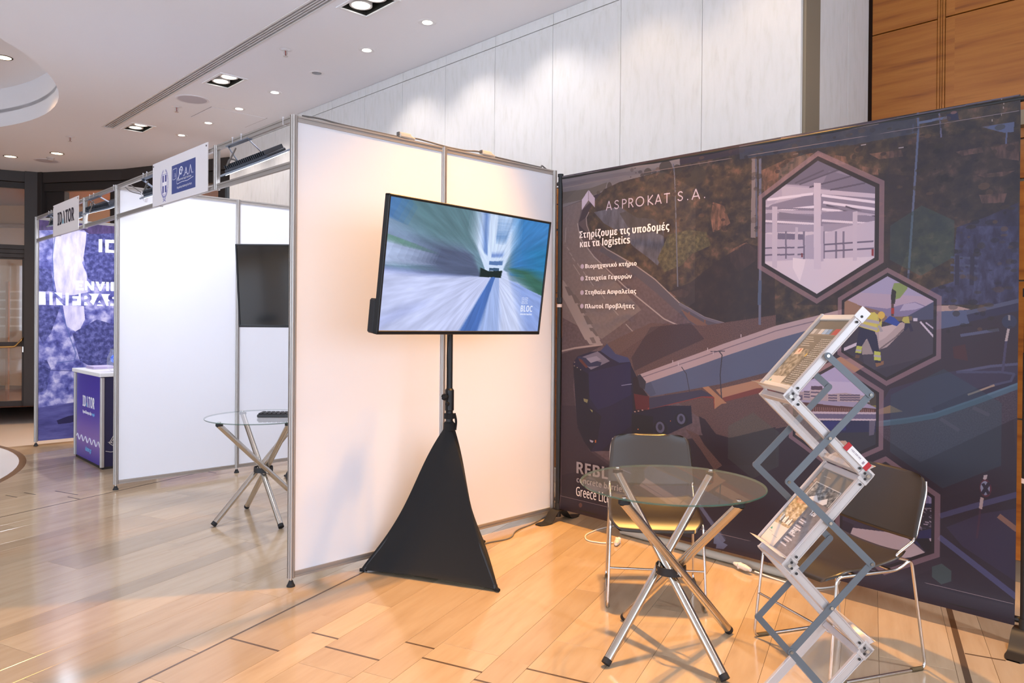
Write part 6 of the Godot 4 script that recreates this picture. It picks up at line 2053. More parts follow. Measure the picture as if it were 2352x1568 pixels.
func stand_and_cover(at: Vector3, turn: float, which: String, head: Vector3) -> void:
	var feet := [Vector3(-0.407, 0, -0.279), Vector3(-0.05, 0, 0.477), Vector3(0.457, 0, -0.2)]
	var s := thing("tv_stand", "black pole of the %s" % which, "stand", at, turn, "tripod television stands")
	var p := Geo.new()
	p.tube([Vector3(0, 0.12, 0), Vector3(0, 1.02, 0)], 0.021, 18)
	var lower := obj("pole", p, M.black, s)
	var p2 := Geo.new()
	p2.tube([Vector3(0, 1.02, 0), Vector3(0, 1.72, 0)], 0.0175, 18)
	obj("pole_top", p2, M.black, s)
	var cl := Geo.new()
	cl.lathe([Vector2(0.021, 0.90), Vector2(0.026, 0.905), Vector2(0.026, 1.02), Vector2(0.018, 1.03)], 18)
	obj("collar", cl, M.black, lower)
	var kn := Geo.new()
	kn.tube([Vector3(-0.02, 0.985, 0.01), Vector3(-0.05, 0.985, 0.02)], 0.007, 8)
	for n in 5:
		var a := TAU * n / 5
		kn.tube([Vector3(-0.05, 0.985, 0.02), Vector3(-0.056, 0.985 + cos(a) * 0.017, 0.02 + sin(a) * 0.017)], 0.010, 8)
	kn.tube([Vector3(-0.018, 0.945, 0.01), Vector3(-0.03, 0.94, 0.014)], 0.012, 8)
	obj("knob", kn, M.black_soft, lower)
	var lg := Geo.new()
	for f: Vector3 in feet:
		lg.tube([Vector3(0, 0.62, 0), f * 0.93 + Vector3(0, 0.03, 0)], 0.011, 8)
		lg.tube([f * 0.93 + Vector3(0, 0.03, 0), f * 0.95 + Vector3(0, 0.008, 0)], 0.014, 8)
	obj("legs", lg, M.black, s)
	var br := Geo.new()
	br.box(Vector3(head.x, 1.66, 0.03), Vector3(0.2, 0.24, 0.02), 0.003)
	br.box(Vector3(head.x * 0.5, 1.66, 0.0), Vector3(0.09, 0.12, 0.06), 0.004)
	br.tube([Vector3(head.x, 1.68, 0.03), Vector3(head.x, 1.683, head.z - 0.03)], 0.03, 12)
	obj("bracket", br, M.black, s)
	var wire := Geo.new()
	wire.tube(rounded([Vector3(-0.06, 1.42, 0.08), Vector3(-0.028, 1.25, 0.01), Vector3(-0.024, 1.1, 0.008), Vector3(-0.03, 0.86, 0.01)], 0.1), 0.0035, 6)
	obj("cable", wire, M.black_soft, s)
	# stretch cover: three taut corners that sweep up to a neck
	var c := thing("stand_cover", "black stretch cloth cover over the %s" % which, "cover", at, turn, "black stand covers")
	var shape := func(u: float, v: float) -> Vector3:
		var f := u * 3.0
		var i := int(f) % 3
		var fr: float = f - floorf(f)
		var a: Vector3 = feet[i]
		var b: Vector3 = feet[(i + 1) % 3]
		# slightly rounded corner, straight hem that lifts a little between the feet
		var hem: Vector3 = a.lerp(b, fr)
		var ang := atan2(hem.z, hem.x)
		var neck := Vector3(cos(ang), 0, sin(ang)) * 0.031
		var e := pow(v, 1.18)
		var k := lerpf(1.0, 0.0, e)
		k = k * (1.0 - 0.22 * sin(PI * v))
		var inward := 1.0 - 0.10 * sin(PI * fr) * sin(PI * pow(v, 0.6))
		var r := neck.lerp(hem, k * inward)
		var lift := 0.012 + 0.012 * sin(PI * fr)
		return Vector3(r.x, lerpf(lift, 0.795 + 0.012 * cos(ang * 2.0), v), r.z)
	var g := Geo.new()
	g.sheet(28, 96, shape)
	obj("cloth", g, M.black_soft, c)
	var st := Geo.new()
	st.lathe([Vector2(0.024, 0.78), Vector2(0.034, 0.79), Vector2(0.032, 0.83), Vector2(0.024, 0.84)], 18)
	st.lathe([Vector2(0.022, 0.855), Vector2(0.031, 0.857), Vector2(0.031, 0.885), Vector2(0.022, 0.887)], 18)
	obj("strap", st, M.black_soft, c)
	var fl := Geo.new()
	fl.tube(rounded([Vector3(0.03, 0.885, 0.01), Vector3(0.04, 0.84, 0.015), Vector3(0.028, 0.79, 0.02)], 0.02), 0.007, 6)
	obj("strap_end", fl, M.black_soft, c)
	for f: Vector3 in feet:
		var tip := Geo.new()
		tip.tube([f * 0.955 + Vector3(0, 0.012, 0), f * 1.01 + Vector3(0, 0.012, 0)], 0.0125, 8, true, 0.009)
		obj("corner", tip, M.black_soft, c)

func tv_stands() -> void:
	var on := mat("050506", 0.25)
	on.emission_enabled = true
	on.emission_texture = tv_picture()
	on.emission = Color.WHITE
	on.emission_operator = BaseMaterial3D.EMISSION_OP_MULTIPLY
	on.emission_energy_multiplier = 0.95
	on.texture_repeat = false
	var off := mat("0b0d12", 0.08)
	off.metallic_specular = 0.8
	var tilt := Basis(Vector3.UP, 0.068) * Basis(Vector3.RIGHT, 0.1226) * Basis(Vector3.BACK, -0.010)
	var tv := television("large television playing a blurred road film, on a stand before the white partition", Transform3D(tilt, Vector3(0.743, 1.683, 0.586)), on)
	var l := AreaLight3D.new()
	l.name = "screen_light"
	l.area_size = Vector2(1.15, 0.6)
	l.light_color = Color("b8c6f2")
	l.light_energy = 0.25
	l.area_range = 15.0
	l.shadow_enabled = true
	tv.add_child(l)
	l.transform = Transform3D(Basis(Vector3.UP, PI), Vector3(0, 0, 0.03))
	var scr: Node3D = tv.get_node("screen")
	var wm := mat("000000", 0.4)
	wm.emission_enabled = true
	wm.emission = Color("e4eaff")
	wm.emission_energy_multiplier = 0.95
	letters("lettering", scr, "BLOC", 0.105, 0.036, Vector3(0.425, -0.205, 0.0105), Basis.IDENTITY, wm, true, 0.0005)
	letters("lettering", scr, "concrete barriers", 0.105, 0.011, Vector3(0.425, -0.225, 0.0105), Basis.IDENTITY, wm, true, 0.0005)
	var re := Geo.new()
	var p0 := Vector3(0.428, -0.158, 0.0110)
	for q: Array in [[[0, 0], [0, 36], [16, 36], [22, 30], [22, 24], [17, 19], [23, 0], [15, 0], [11, 17], [8, 17], [8, 0], [0, 0]], [[8, 29], [14, 29], [14, 24], [8, 24], [8, 29]], [[29, 0], [29, 36], [50, 36], [50, 29], [37, 29], [37, 22], [48, 22], [48, 15], [37, 15], [37, 7], [50, 7], [50, 0], [29, 0]]]:
		for i in q.size() - 1:
			re.tube([p0 + Vector3(q[i][0], q[i][1], 0) * 0.001, p0 + Vector3(q[i + 1][0], q[i + 1][1], 0) * 0.001], 0.0008, 4)
	obj("lettering", re, wm, scr)
	stand_and_cover(Vector3(0.80, 0, 0.337), 0.0, "stand under the lit television", Vector3(-0.06, 0, 0.21))
	var face := Vector3(-0.696, 0, 0.718)
	var mid := Vector3(1.147, 1.683, -1.857)
	var b2 := Basis(Vector3.UP, -0.770) * Basis(Vector3.RIGHT, 0.14)
	television("blank dark television inside the near booth", Transform3D(b2, mid), off)
	stand_and_cover(Vector3(1.147, 0, -1.857) - face * 0.25, -0.838, "stand under the blank television", Vector3(-0.0, 0, 0.21))


# ---------- glass tables on crossed tube legs
func tables() -> void:
	var t := thing("glass_table", "round glass table on four crossed chrome legs in front of the banner", "table", Vector3(0.844, 0, 1.808), 0.0, "round glass tables")
	var feet := [Vector3(-0.332, 0, -0.087), Vector3(-0.096, 0, 0.318), Vector3(0.33, 0, 0.093), Vector3(0.098, 0, -0.32)]
	var tops := [Vector3(0.376, 0, -0.03), Vector3(0.09, 0, -0.368), Vector3(-0.378, 0, 0.028), Vector3(-0.075, 0, 0.366)]
	for i in 4:
		var a: Vector3 = feet[i] + Vector3(0, 0.018, 0)
		var b: Vector3 = tops[i] + Vector3(0, 0.708, 0)
		var d := (b - a).normalized()
		var g := Geo.new()
		g.tube([a + d * 0.012, b], 0.019, 22)
		var leg := obj("leg", g, M.steel, t)
		var r := Geo.new()
		r.tube([a - d * 0.008, a + d * 0.014], 0.0195, 22, true)
		obj("rubber_tip", r, M.rubber, leg)
		var c := Geo.new()
		c.lathe([Vector2(0.0, 0.700), Vector2(0.024, 0.700), Vector2(0.024, 0.7165), Vector2(0.0, 0.7165)], 20, tops[i] * 0.985)
		obj("pad", c, M.rubber, leg)
		var pin := Geo.new()
		pin.lathe([Vector2(0.011, 0.7255), Vector2(0.011, 0.728), Vector2(0.0, 0.7285)], 16, tops[i] * 0.985)
		obj("pin", pin, M.steel, leg)
	var ring := Geo.new()
	ring.lathe([Vector2(0.062, 0.333), Vector2(0.0655, 0.333), Vector2(0.0655, 0.368), Vector2(0.062, 0.368), Vector2(0.062, 0.333)], 40)
	var cr := obj("leg_collar", ring, mat("17161a", 0.5), t)
	for n in 4:
		var a := TAU * n / 4 + 0.5
		var sc := Geo.new()
		sc.tube([Vector3(cos(a) * 0.065, 0.351, sin(a) * 0.065), Vector3(cos(a) * 0.068, 0.351, sin(a) * 0.068)], 0.0055, 10)
		obj("screw", sc, M.steel, cr)
	var top := Geo.new()
	top.lathe([Vector2(0.0, 0.725), Vector2(0.3945, 0.725)], 96)
	var tp := obj("glass_top", top, M.glass, t)
	var rim := Geo.new()
	rim.lathe([Vector2(0.389, 0.7172), Vector2(0.3935, 0.7175), Vector2(0.396, 0.720), Vector2(0.396, 0.7228), Vector2(0.3945, 0.7252)], 96)
	obj("glass_rim", rim, M.glass_edge, tp)
	copy_of(t, Vector3(0.4965, 0, -1.3645), 0.2, "round glass table on crossed chrome legs inside the near booth")
	# black keyboard lying on the far table
	var kb := thing("keyboard", "black keyboard seen edge-on upon the glass table inside the booth", "keyboard", Vector3(0.62, 0.726, -1.22), -0.72)
	var g := Geo.new()
	g.box(Vector3(0, 0.012, 0), Vector3(0.42, 0.022, 0.13), 0.004)
	obj("body", g, M.black, kb)
	for r in 4:
		for n in 13:
			var q := Geo.new()
			q.box(Vector3(-0.19 + n * 0.0315, 0.0275, -0.045 + r * 0.03), Vector3(0.025, 0.009, 0.024), 0.002)
			obj("key", q, mat("1d1d20", 0.6) if n != 4 else mat("2c2a30", 0.6), kb)


# ---------- stacking chairs on wire frames
func shell(g: Geo, f: Callable, thick: float, rows: int, cols: int) -> void:
	# two skins that meet along the border of f(u, v), u and v from 0 to 1
	var off := func(u: float, v: float, s: float) -> Vector3:
		var e := 0.004
		var du: Vector3 = f.call(minf(u + e, 1), v) - f.call(maxf(u - e, 0), v)
		var dv: Vector3 = f.call(u, minf(v + e, 1)) - f.call(u, maxf(v - e, 0))
		var nn := du.cross(dv)
		nn = nn.normalized() if nn.length_squared() > 1e-20 else Vector3.UP
		var edge := minf(minf(u, 1 - u), minf(v, 1 - v))
		return f.call(u, v) + nn * s * thick * sqrt(clampf(edge / 0.025, 0.0, 1.0))
	g.sheet(rows, cols, func(u: float, v: float) -> Vector3: return off.call(u, v, 0.5))
	var p := Geo.new()
	p.sheet(rows, cols, func(u: float, v: float) -> Vector3: return off.call(u, v, -0.5))
	for i in range(0, p.v.size(), 3):
		g.tri(p.v[i], p.v[i + 1], p.v[i + 2], -p.n[i], -p.n[i + 1], -p.n[i + 2])

func chairs() -> void:
	var vinyl := mat("2f2822", 0.36)
	vinyl.metallic_specular = 0.55
	var t := thing("stacking_chair", "dark vinyl stacking chair behind the round glass table, facing the camera", "chair", Vector3(1.326, 0, 1.378), -0.88, "dark vinyl wire-frame chairs")
	var seat := func(u: float, v: float) -> Vector3:
		# v: 0 at the back, 1 at the front lip
		var z := lerpf(-0.175, 0.235, pow(v, 0.9))
		var corner := clampf((v - 0.80) / 0.20, 0.0, 1.0)
		var rc := clampf((0.16 - v) / 0.16, 0.0, 1.0)
		var half := 0.232 - 0.05 * corner * corner - 0.03 * rc * rc
		var x := (u * 2.0 - 1.0) * half
		var y := 0.437 + 0.03 * pow(1.0 - v, 3.0) - 0.012 * sin(PI * v) - 0.055 * pow(clampf((v - 0.68) / 0.32, 0.0, 1.0), 2.0)
		y += 0.018 * pow(absf(u * 2.0 - 1.0), 2.5) * (1.0 - 0.6 * v)
		return Vector3(x, y, z)
	var g := Geo.new()
	shell(g, seat, 0.014, 22, 24)
	obj("seat", g, vinyl, t)
	var back := func(u: float, v: float) -> Vector3:
		var corner := clampf((v - 0.80) / 0.20, 0.0, 1.0)
		var half := lerpf(0.236, 0.212, v) - 0.045 * (1.0 - sqrt(maxf(0.0, 1.0 - corner * corner)))
		var s := u * 2.0 - 1.0
		var x := s * half
		var low := 0.018 * (1.0 - s * s)
		return Vector3(x, lerpf(0.535 - low, 0.79, v), -0.205 - v * 0.085 + 0.035 * s * s - 0.02)
	var g2 := Geo.new()
	shell(g2, back, 0.013, 20, 24)
	obj("backrest", g2, vinyl, t)
	for s: float in [-1.0, 1.0]:
		var a := 0.238 * s
		var b := 0.226 * s
		var fr := Geo.new()
		var loop := rounded([Vector3(a, 0.0065, 0.0), Vector3(a, 0.0065, -0.245), Vector3(b, 0.458, -0.178), Vector3(b, 0.420, -0.105), Vector3(b, 0.420, 0.198), Vector3(a, 0.0065, 0.238), Vector3(a, 0.0065, 0.0)], 0.03)
		fr.tube(loop, 0.0065, 10)
		var side := obj("side_frame", fr, M.chrome, t)
		var br := Geo.new()
		br.tube(rounded([Vector3(b * 0.97, 0.452, -0.165), Vector3(b * 0.97, 0.474, -0.095), Vector3(b * 0.99, 0.535, -0.20), Vector3(b * 0.96, 0.72, -0.262), Vector3(b * 0.9, 0.765, -0.275)], 0.028), 0.006, 10)
		obj("back_rod", br, M.chrome, t)
		for z: float in [0.19, -0.2]:
			var gl := Geo.new()
			gl.tube([Vector3(a, 0.0085, z - 0.028), Vector3(a, 0.0085, z + 0.028)], 0.0085, 10)
			obj("glide", gl, mat("6a5a3e", 0.45, 0.4), side)
	var cb := Geo.new()
	cb.tube([Vector3(-0.232, 0.20, 0.219), Vector3(0.232, 0.20, 0.219)], 0.0055, 10)
	obj("front_crossbar", cb, M.chrome, t)
	var cb2 := Geo.new()
	cb2.tube([Vector3(-0.226, 0.420, -0.08), Vector3(0.226, 0.420, -0.08)], 0.0055, 10)
	cb2.tube([Vector3(-0.226, 0.418, 0.10), Vector3(0.226, 0.418, 0.10)], 0.0055, 10)
	obj("seat_crossbar", cb2, M.chrome, t)
	copy_of(t, Vector3(1.337, 0, 2.317), -2.022, "dark vinyl stacking chair turned sideways behind the brochure rack")


# ---------- folding brochure rack
const RACK_W := 0.245

func page_texture(kind: int) -> ImageTexture:
	var k := Ink.new(240, 340, Color("8a7c68"))
	var photo := ramp_image(240, 340, noise(FastNoiseLite.TYPE_SIMPLEX_SMOOTH, 0.03, 5, 90 + kind, 10.0), [["4a4030", "7a6a4c", "a5947a", "c8b8a0"], ["2a2828", "5a5854", "8c8a86", "c8c4c0"], ["6a5238", "a88a58", "d0b890", "e4d6c4"]][kind])
	var rng := RandomNumberGenerator.new()
	rng.seed = 50 + kind
	if kind == 0:
		k.from(pv([0, 110, 240, 110, 240, 340, 0, 340]), photo)
		k.poly(pv([0, 0, 240, 0, 240, 70, 0, 70]), Color("6f6350"))
		for n in 5:
			k.poly(pv([8 + n * 30, 44, 36 + n * 30, 44, 36 + n * 30, 70, 8 + n * 30, 70]), Color(["b8b0a8", "8f8478", "c8beb4", "9fb2c8", "7f98b4"][n]))
		k.poly(pv([176, 42, 226, 42, 212, 72, 170, 72]), Color("b04a3a"))
		k.poly(pv([0, 76, 240, 76, 240, 150, 0, 150]), Color("776a56"))
		k.poly(pv([120, 150, 240, 150, 240, 320, 120, 320]), Color(0.42, 0.37, 0.29, 0.75))
		for r in 24:
			var y := 96.0 + r * 9.4
			var x0 := 134.0 + (r % 3) * 2.0
			var x := x0
			while x < 222.0 - (18.0 if r % 5 == 4 else 0.0):
				var l := rng.randf_range(5.0, 16.0)
				k.line(pv([x, y, x + l, y]), 2.2, Color("d8cfc0"))
				x += l + 4.0
		for r in 5:
			k.line(pv([14, 88 + r * 11, 60 + (r * 17) % 40, 88 + r * 11]), 2.2, Color("cfc6b6"))
		k.oval(Vector2(124, 178), 6, 9, Color("c9a23a"))
		k.poly(pv([20, 150, 60, 146, 70, 176, 24, 182]), Color("d8b898"))
		k.poly(pv([40, 150, 52, 150, 50, 168, 42, 168]), Color("b8643a"))
		k.poly(pv([0, 296, 120, 290, 120, 340, 0, 340]), Color("d0bfa8"))
		k.poly(pv([14, 320, 22, 312, 30, 320, 22, 324]), Color("3a8a6a"))
	elif kind == 1:
		k.img.fill(Color("7d7468"))
		for n in 9:
			k.poly(pv([0, n * 38, 16, n * 38 + 4, 16, n * 38 + 30, 0, n * 38 + 30]), Color(["a08878", "8c7a6c", "b09484"][n % 3]))
			k.poly(pv([222, n * 38, 240, n * 38 + 4, 240, n * 38 + 30, 222, n * 38 + 30]), Color(["8f887e", "79726a"][n % 2]))
		k.poly(pv([24, 96, 216, 96, 216, 330, 24, 330]), Color("c8c2be"))
		k.from(pv([29, 101, 211, 101, 211, 325, 29, 325]), photo)
		k.poly(pv([40, 214, 96, 170, 128, 196, 170, 160, 190, 190, 150, 226, 110, 226, 60, 262]), Color("d8d4d4"))
		k.poly(pv([29, 260, 211, 280, 211, 325, 29, 325]), Color(0.25, 0.24, 0.24, 0.6))
		k.line(pv([40, 50, 90, 46]), 3, Color("b8b0a8"))
	else:
		k.img.blit_rect(photo, Rect2i(0, 0, 240, 340), Vector2i.ZERO)
		k.poly(pv([118, 0, 240, 0, 240, 340, 118, 340]), Color(0.46, 0.42, 0.42, 0.85))
		k.poly(pv([0, 220, 118, 210, 118, 340, 0, 340]), Color("dccab8"))
		for n in 14:
			var y := 110.0 + n * 14.0
			k.poly(pv([134, y, 168 + (n * 13) % 22, y, 168 + (n * 13) % 22, y + 8, 134, y + 8]), Color("c6bec0") if n % 3 else Color("4a464c"))
		for n in 8:
			k.poly(pv([20 + n * 11, 150 + (n * 7) % 20, 28 + n * 11, 150 + (n * 7) % 20, 28 + n * 11, 196, 20 + n * 11, 196]), Color(["e8e0d4", "6f6252", "f0e8dc"][n % 3]))
		k.poly(pv([10, 0, 100, 0, 90, 40, 30, 60]), Color(0.78, 0.52, 0.34, 0.5))
		k.poly(pv([8, 262, 16, 250, 25, 262, 16, 267]), Color("3a9070"))
		k.line(pv([8, 276, 40, 276]), 2, Color("9a8c80"))
		k.line(pv([50, 290, 96, 290]), 2, Color("9a8c80"))
	return k.texture()

func brochure_rack() -> void:
	var t := thing("brochure_rack", "folding zigzag brochure rack of aluminium trays and grey scissor arms", "brochure rack", Vector3(0.357, 0, 2.692), -0.7246)
	var T := [Vector2(0.103, 1.455), Vector2(-0.123, 1.203), Vector2(0.118, 0.962), Vector2(-0.122, 0.692), Vector2(0.122, 0.430), Vector2(-0.122, 0.168)]
	var B := [Vector2(-0.014, 1.327), Vector2(0.119, 1.210), Vector2(-0.130, 0.947), Vector2(0.128, 0.698), Vector2(-0.117, 0.434), Vector2(0.122, 0.17)]
	var rail_m := mat("c9c0bc", 0.38, 0.45)
	var cream := mat("d6ccc0", 0.45)
	var arm_m := mat("666b70", 0.5, 0.2)
	var dark := mat("2a2624", 0.6)
	for i in 5:
		var a: Vector2 = T[i]
		var b: Vector2 = T[i + 1]
		var d := (b - a).normalized()
		# normal of the upper side
		var up := Vector2(-d.y, d.x)
		if up.y < 0.0:
			up = -up
		var ln := a.distance_to(b)
		# frame: x down the slope, y out of the upper side, z towards the near side
		var X := Vector3(d.x, d.y, 0)
		var Y := Vector3(up.x, up.y, 0)
		var Z := X.cross(Y)
		var flip := signf(Z.z)
		var bs := Basis(X, Y, Vector3(0, 0, 1)) if flip > 0 else Basis(X, Y, Vector3(0, 0, -1))
		var o := Vector3(a.x, a.y, 0)
		var tray := Node3D.new()
		tray.name = "tray"
		t.add_child(tray, true)
		var zz := func(z: float) -> float: return z if flip > 0 else -z
		for z: float in [-0.007, -RACK_W + 0.007]:
			var g := Geo.new()
			g.m = Transform3D(bs, o)
			g.box(Vector3(ln / 2, 0.0, zz.call(z)), Vector3(ln - 0.02, 0.030, 0.014), 0.002)
			g.box(Vector3(ln / 2, 0.011, zz.call(z + (0.0085 if z > -0.1 else -0.0085))), Vector3(ln - 0.02, 0.003, 0.003), 0.0008)
			g.box(Vector3(ln / 2, -0.011, zz.call(z + (0.0085 if z > -0.1 else -0.0085))), Vector3(ln - 0.02, 0.003, 0.003), 0.0008)
			obj("side_rail", g, rail_m, tray)
		var g2 := Geo.new()
		g2.m = Transform3D(bs, o)
		for x: float in [0.022, ln - 0.022]:
			g2.box(Vector3(x, 0.0, zz.call(-RACK_W / 2)), Vector3(0.022, 0.02, RACK_W - 0.028), 0.002)
		obj("cross_rail", g2, cream if i == 0 else rail_m, tray)
		# clear sheet that carries the leaflets
		var g3 := Geo.new()
		g3.m = Transform3D(bs, o)
		g3.quad(Vector3(0.03, -0.006, zz.call(-0.014)), Vector3(ln - 0.03, -0.006, zz.call(-0.014)), Vector3(ln - 0.03, -0.006, zz.call(-RACK_W + 0.014)), Vector3(0.03, -0.006, zz.call(-RACK_W + 0.014)), Vector3.UP)
		obj("clear_sheet", g3, M.acrylic, tray)
		# curved lip at the lower end
		var lip := Geo.new()
		var lf := func(u: float, v: float) -> Vector3:
			var q := Vector3(ln - 0.012 + 0.018 * (1.0 - cos(v * PI * 0.5)) - 0.008 * v, -0.010 + 0.050 * v, zz.call(lerpf(0.002, -RACK_W - 0.002, u)))
			return o + bs * q
		shell(lip, lf, 0.004, 8, 2)
		obj("lip", lip, cream if i % 2 == 0 else rail_m, tray)
		# end plates with bolt holes
		var pl := Geo.new()
		pl.m = Transform3D(bs, o)
		for x: float in [0.006, ln - 0.006]:
			pl.box(Vector3(x, 0.002, zz.call(0.0015)), Vector3(0.04, 0.036, 0.003), 0.001)
		obj("end_plate", pl, rail_m, tray)
		var h := Geo.new()
		h.m = Transform3D(bs, o)
		for x: float in [0.012, 0.034, ln - 0.034, ln - 0.012]:
			h.tube([Vector3(x, 0.0, zz.call(0.0025)), Vector3(x, 0.0, zz.call(0.0042))], 0.0042, 10)
		obj("bolt_hole", h, dark, tray)
		var rv := Geo.new()
		for z: float in [0.003]:
			rv.tube([Vector3(b.x, b.y, z), Vector3(b.x, b.y, z + 0.006)], 0.0055, 12)
		obj("hinge_pin", rv, M.steel, tray)
	# scissor arms on both sides
	for s: float in [0.0085, -RACK_W - 0.0085]:
		for i in 5:
			var a: Vector2 = B[i]
			var b: Vector2 = B[i + 1]
			var d := (b - a).normalized()
			var dz := 0.0035 if i % 2 == 0 else 0.0
			var g := Geo.new()
			g.m = Transform3D(Basis(Vector3(d.x, d.y, 0), Vector3(-d.y, d.x, 0), Vector3(0, 0, 1)), Vector3(a.x, a.y, s + dz * signf(s)))
			var ln := a.distance_to(b)
			var pts := PackedVector2Array()
			for n in 9:
				var an := PI / 2 + PI * n / 8
				pts.append(Vector2(cos(an) * 0.0105, sin(an) * 0.0105))
			for n in 9:
				var an := -PI / 2 + PI * n / 8
				pts.append(Vector2(ln + cos(an) * 0.0105, sin(an) * 0.0105))
			g.prism(pts, 0.0, 0.003)
			var arm := obj("arm", g, arm_m, t)
			for q: Vector2 in ([a, b, (a + b) / 2.0] if i > 0 else [a, b]):
				var rv := Geo.new()
				rv.tube([Vector3(q.x, q.y, s + 0.002), Vector3(q.x, q.y, s + 0.0095 * signf(s))], 0.005, 12)
				obj("rivet", rv, M.steel, arm)
	# flat foot case under the lowest tray
	var fc := Geo.new()
	fc.box(Vector3(-0.01, 0.02, -RACK_W / 2), Vector3(0.36, 0.04, 0.27), 0.006)
	for z: float in [-0.007, -RACK_W + 0.007]:
		fc.box(Vector3(-0.122, 0.10, z), Vector3(0.02, 0.13, 0.012), 0.002)
		fc.box(Vector3(0.115, 0.10, z), Vector3(0.02, 0.13, 0.012), 0.002)
	obj("base", fc, rail_m, t)
	# name tag with red ends on the second tray
	var tag_n := Geo.new()
	var d1 := (T[2] - T[1] as Vector2).normalized()
	var u1 := Vector2(-d1.y, d1.x)
	if u1.y < 0:
		u1 = -u1
	var bb := Basis(Vector3(d1.x, d1.y, 0), Vector3(u1.x, u1.y, 0), Vector3(0, 0, 1))
	var o1 := Vector3(T[1].x, T[1].y, 0)
	tag_n.m = Transform3D(bb, o1)
	tag_n.box(Vector3(0.275, 0.019, 0.004), Vector3(0.10, 0.024, 0.003), 0.0005)
	var tg := obj("name_tag", tag_n, mat("e4dcd8", 0.5), t)
	var red := Geo.new()
	red.m = tag_n.m
	red.box(Vector3(0.232, 0.019, 0.0048), Vector3(0.016, 0.0245, 0.003), 0.0005)
	red.box(Vector3(0.318, 0.019, 0.0048), Vector3(0.016, 0.0245, 0.003), 0.0005)
	obj("red_end", red, mat("b0141e", 0.45), tg)
	var tx := Geo.new()
	tx.m = tag_n.m
	for n in 9:
		tx.box(Vector3(0.247 + n * 0.0048, 0.021, 0.0056), Vector3(0.003 if n % 3 else 0.0015, 0.005, 0.0006))
	tx.box(Vector3(0.301, 0.018, 0.0056), Vector3(0.007, 0.009, 0.0006))
	obj("tag_marks", tx, mat("9a8a90", 0.6), tg)
	# leaflets lying in the trays
	var leaf := [[0, 0.034, 0.315, 0, "tall olive brochure with photo strip and text lines in the top tray of the rack", 0.004], [2, 0.030, 0.225, 1, "grey brochure with a framed aerial photograph, upper one in the middle tray of the rack", 0.003], [2, 0.150, 0.345, 2, "cream and brown brochure with pale buildings, lower one in the middle tray of the rack", 0.010]]
	for q: Array in leaf:
		var a: Vector2 = T[q[0]]
		var b: Vector2 = T[q[0] + 1]
		var d := (b - a).normalized()
		var up := Vector2(-d.y, d.x)
		if up.y < 0.0:
			up = -up
		var bs := Basis(Vector3(d.x, d.y, 0), Vector3(up.x, up.y, 0), Vector3(d.x, d.y, 0).cross(Vector3(up.x, up.y, 0)))
		var n := thing("brochure", q[4], "brochure", Vector3.ZERO, 0.0, "brochures in the rack")
		n.transform = t.transform * Transform3D(bs, Vector3(a.x, a.y, 0))
		var sg := signf(bs.z.z)
		var z0 := -0.016 * sg
		var z1 := (-RACK_W + 0.016) * sg
		var bk := Geo.new()
		bk.box(Vector3((q[1] + q[2]) / 2.0, q[5] - 0.003, (z0 + z1) / 2.0), Vector3(q[2] - q[1], 0.006, absf(z1 - z0)), 0.0006)
		obj("pages", bk, mat("d8cfc6", 0.6), n)
		var f := Geo.new()
		f.quad(Vector3(q[1], q[5] + 0.0006, z1), Vector3(q[1], q[5] + 0.0006, z0), Vector3(q[2], q[5] + 0.0006, z0), Vector3(q[2], q[5] + 0.0006, z1), Vector3.UP)
		var cv := obj("cover_print", f, print_mat(page_texture(q[3]), 0.35), n)
		if q[3] == 2:
			var rb := Basis(Vector3(0, 0, sg), Vector3(-1, 0, 0), Vector3(0, sg * 0 + 1, 0))
			letters("lettering", cv, "120'", 0.042, 0.022, Vector3(0.196, q[5] + 0.001, lerpf(z1, z0, 0.66)), rb, mat("e8e0e0", 0.5), true, 0.0004)
			letters("lettering", cv, "90'", 0.030, 0.020, Vector3(0.278, q[5] + 0.001, lerpf(z1, z0, 0.58)), rb, mat("e0d8d8", 0.5), true, 0.0004)
	# loose white card in the lowest visible tray
	var a4: Vector2 = T[4]
	var d4 := (T[5] - T[4] as Vector2).normalized()
	var u4 := Vector2(-d4.y, d4.x)
	if u4.y < 0.0:
		u4 = -u4
	var bs4 := Basis(Vector3(d4.x, d4.y, 0), Vector3(u4.x, u4.y, 0), Vector3(d4.x, d4.y, 0).cross(Vector3(u4.x, u4.y, 0)))
	var cd := Geo.new()
	cd.box(Vector3(0.30, 0.002, -0.10 * signf(bs4.z.z)), Vector3(0.085, 0.001, 0.055), 0.0002)
	var card := obj("card", cd, mat("dcd4d2", 0.5))
	card.transform = t.transform * Transform3D(bs4, Vector3(a4.x, a4.y, 0))
	tag(card, "loose white card in the lowest tray of the brochure rack", "card")


# ---------- cables and other loose things
func cable(called: String, label: String, pts: Array, r: float, m: Material, bend := 0.12) -> MeshInstance3D:
	var g := Geo.new()
	g.tube(rounded(pts, bend, 8), r, 8)
	var o := obj(called, g, m)
	tag(o, label, "cable")
	return o

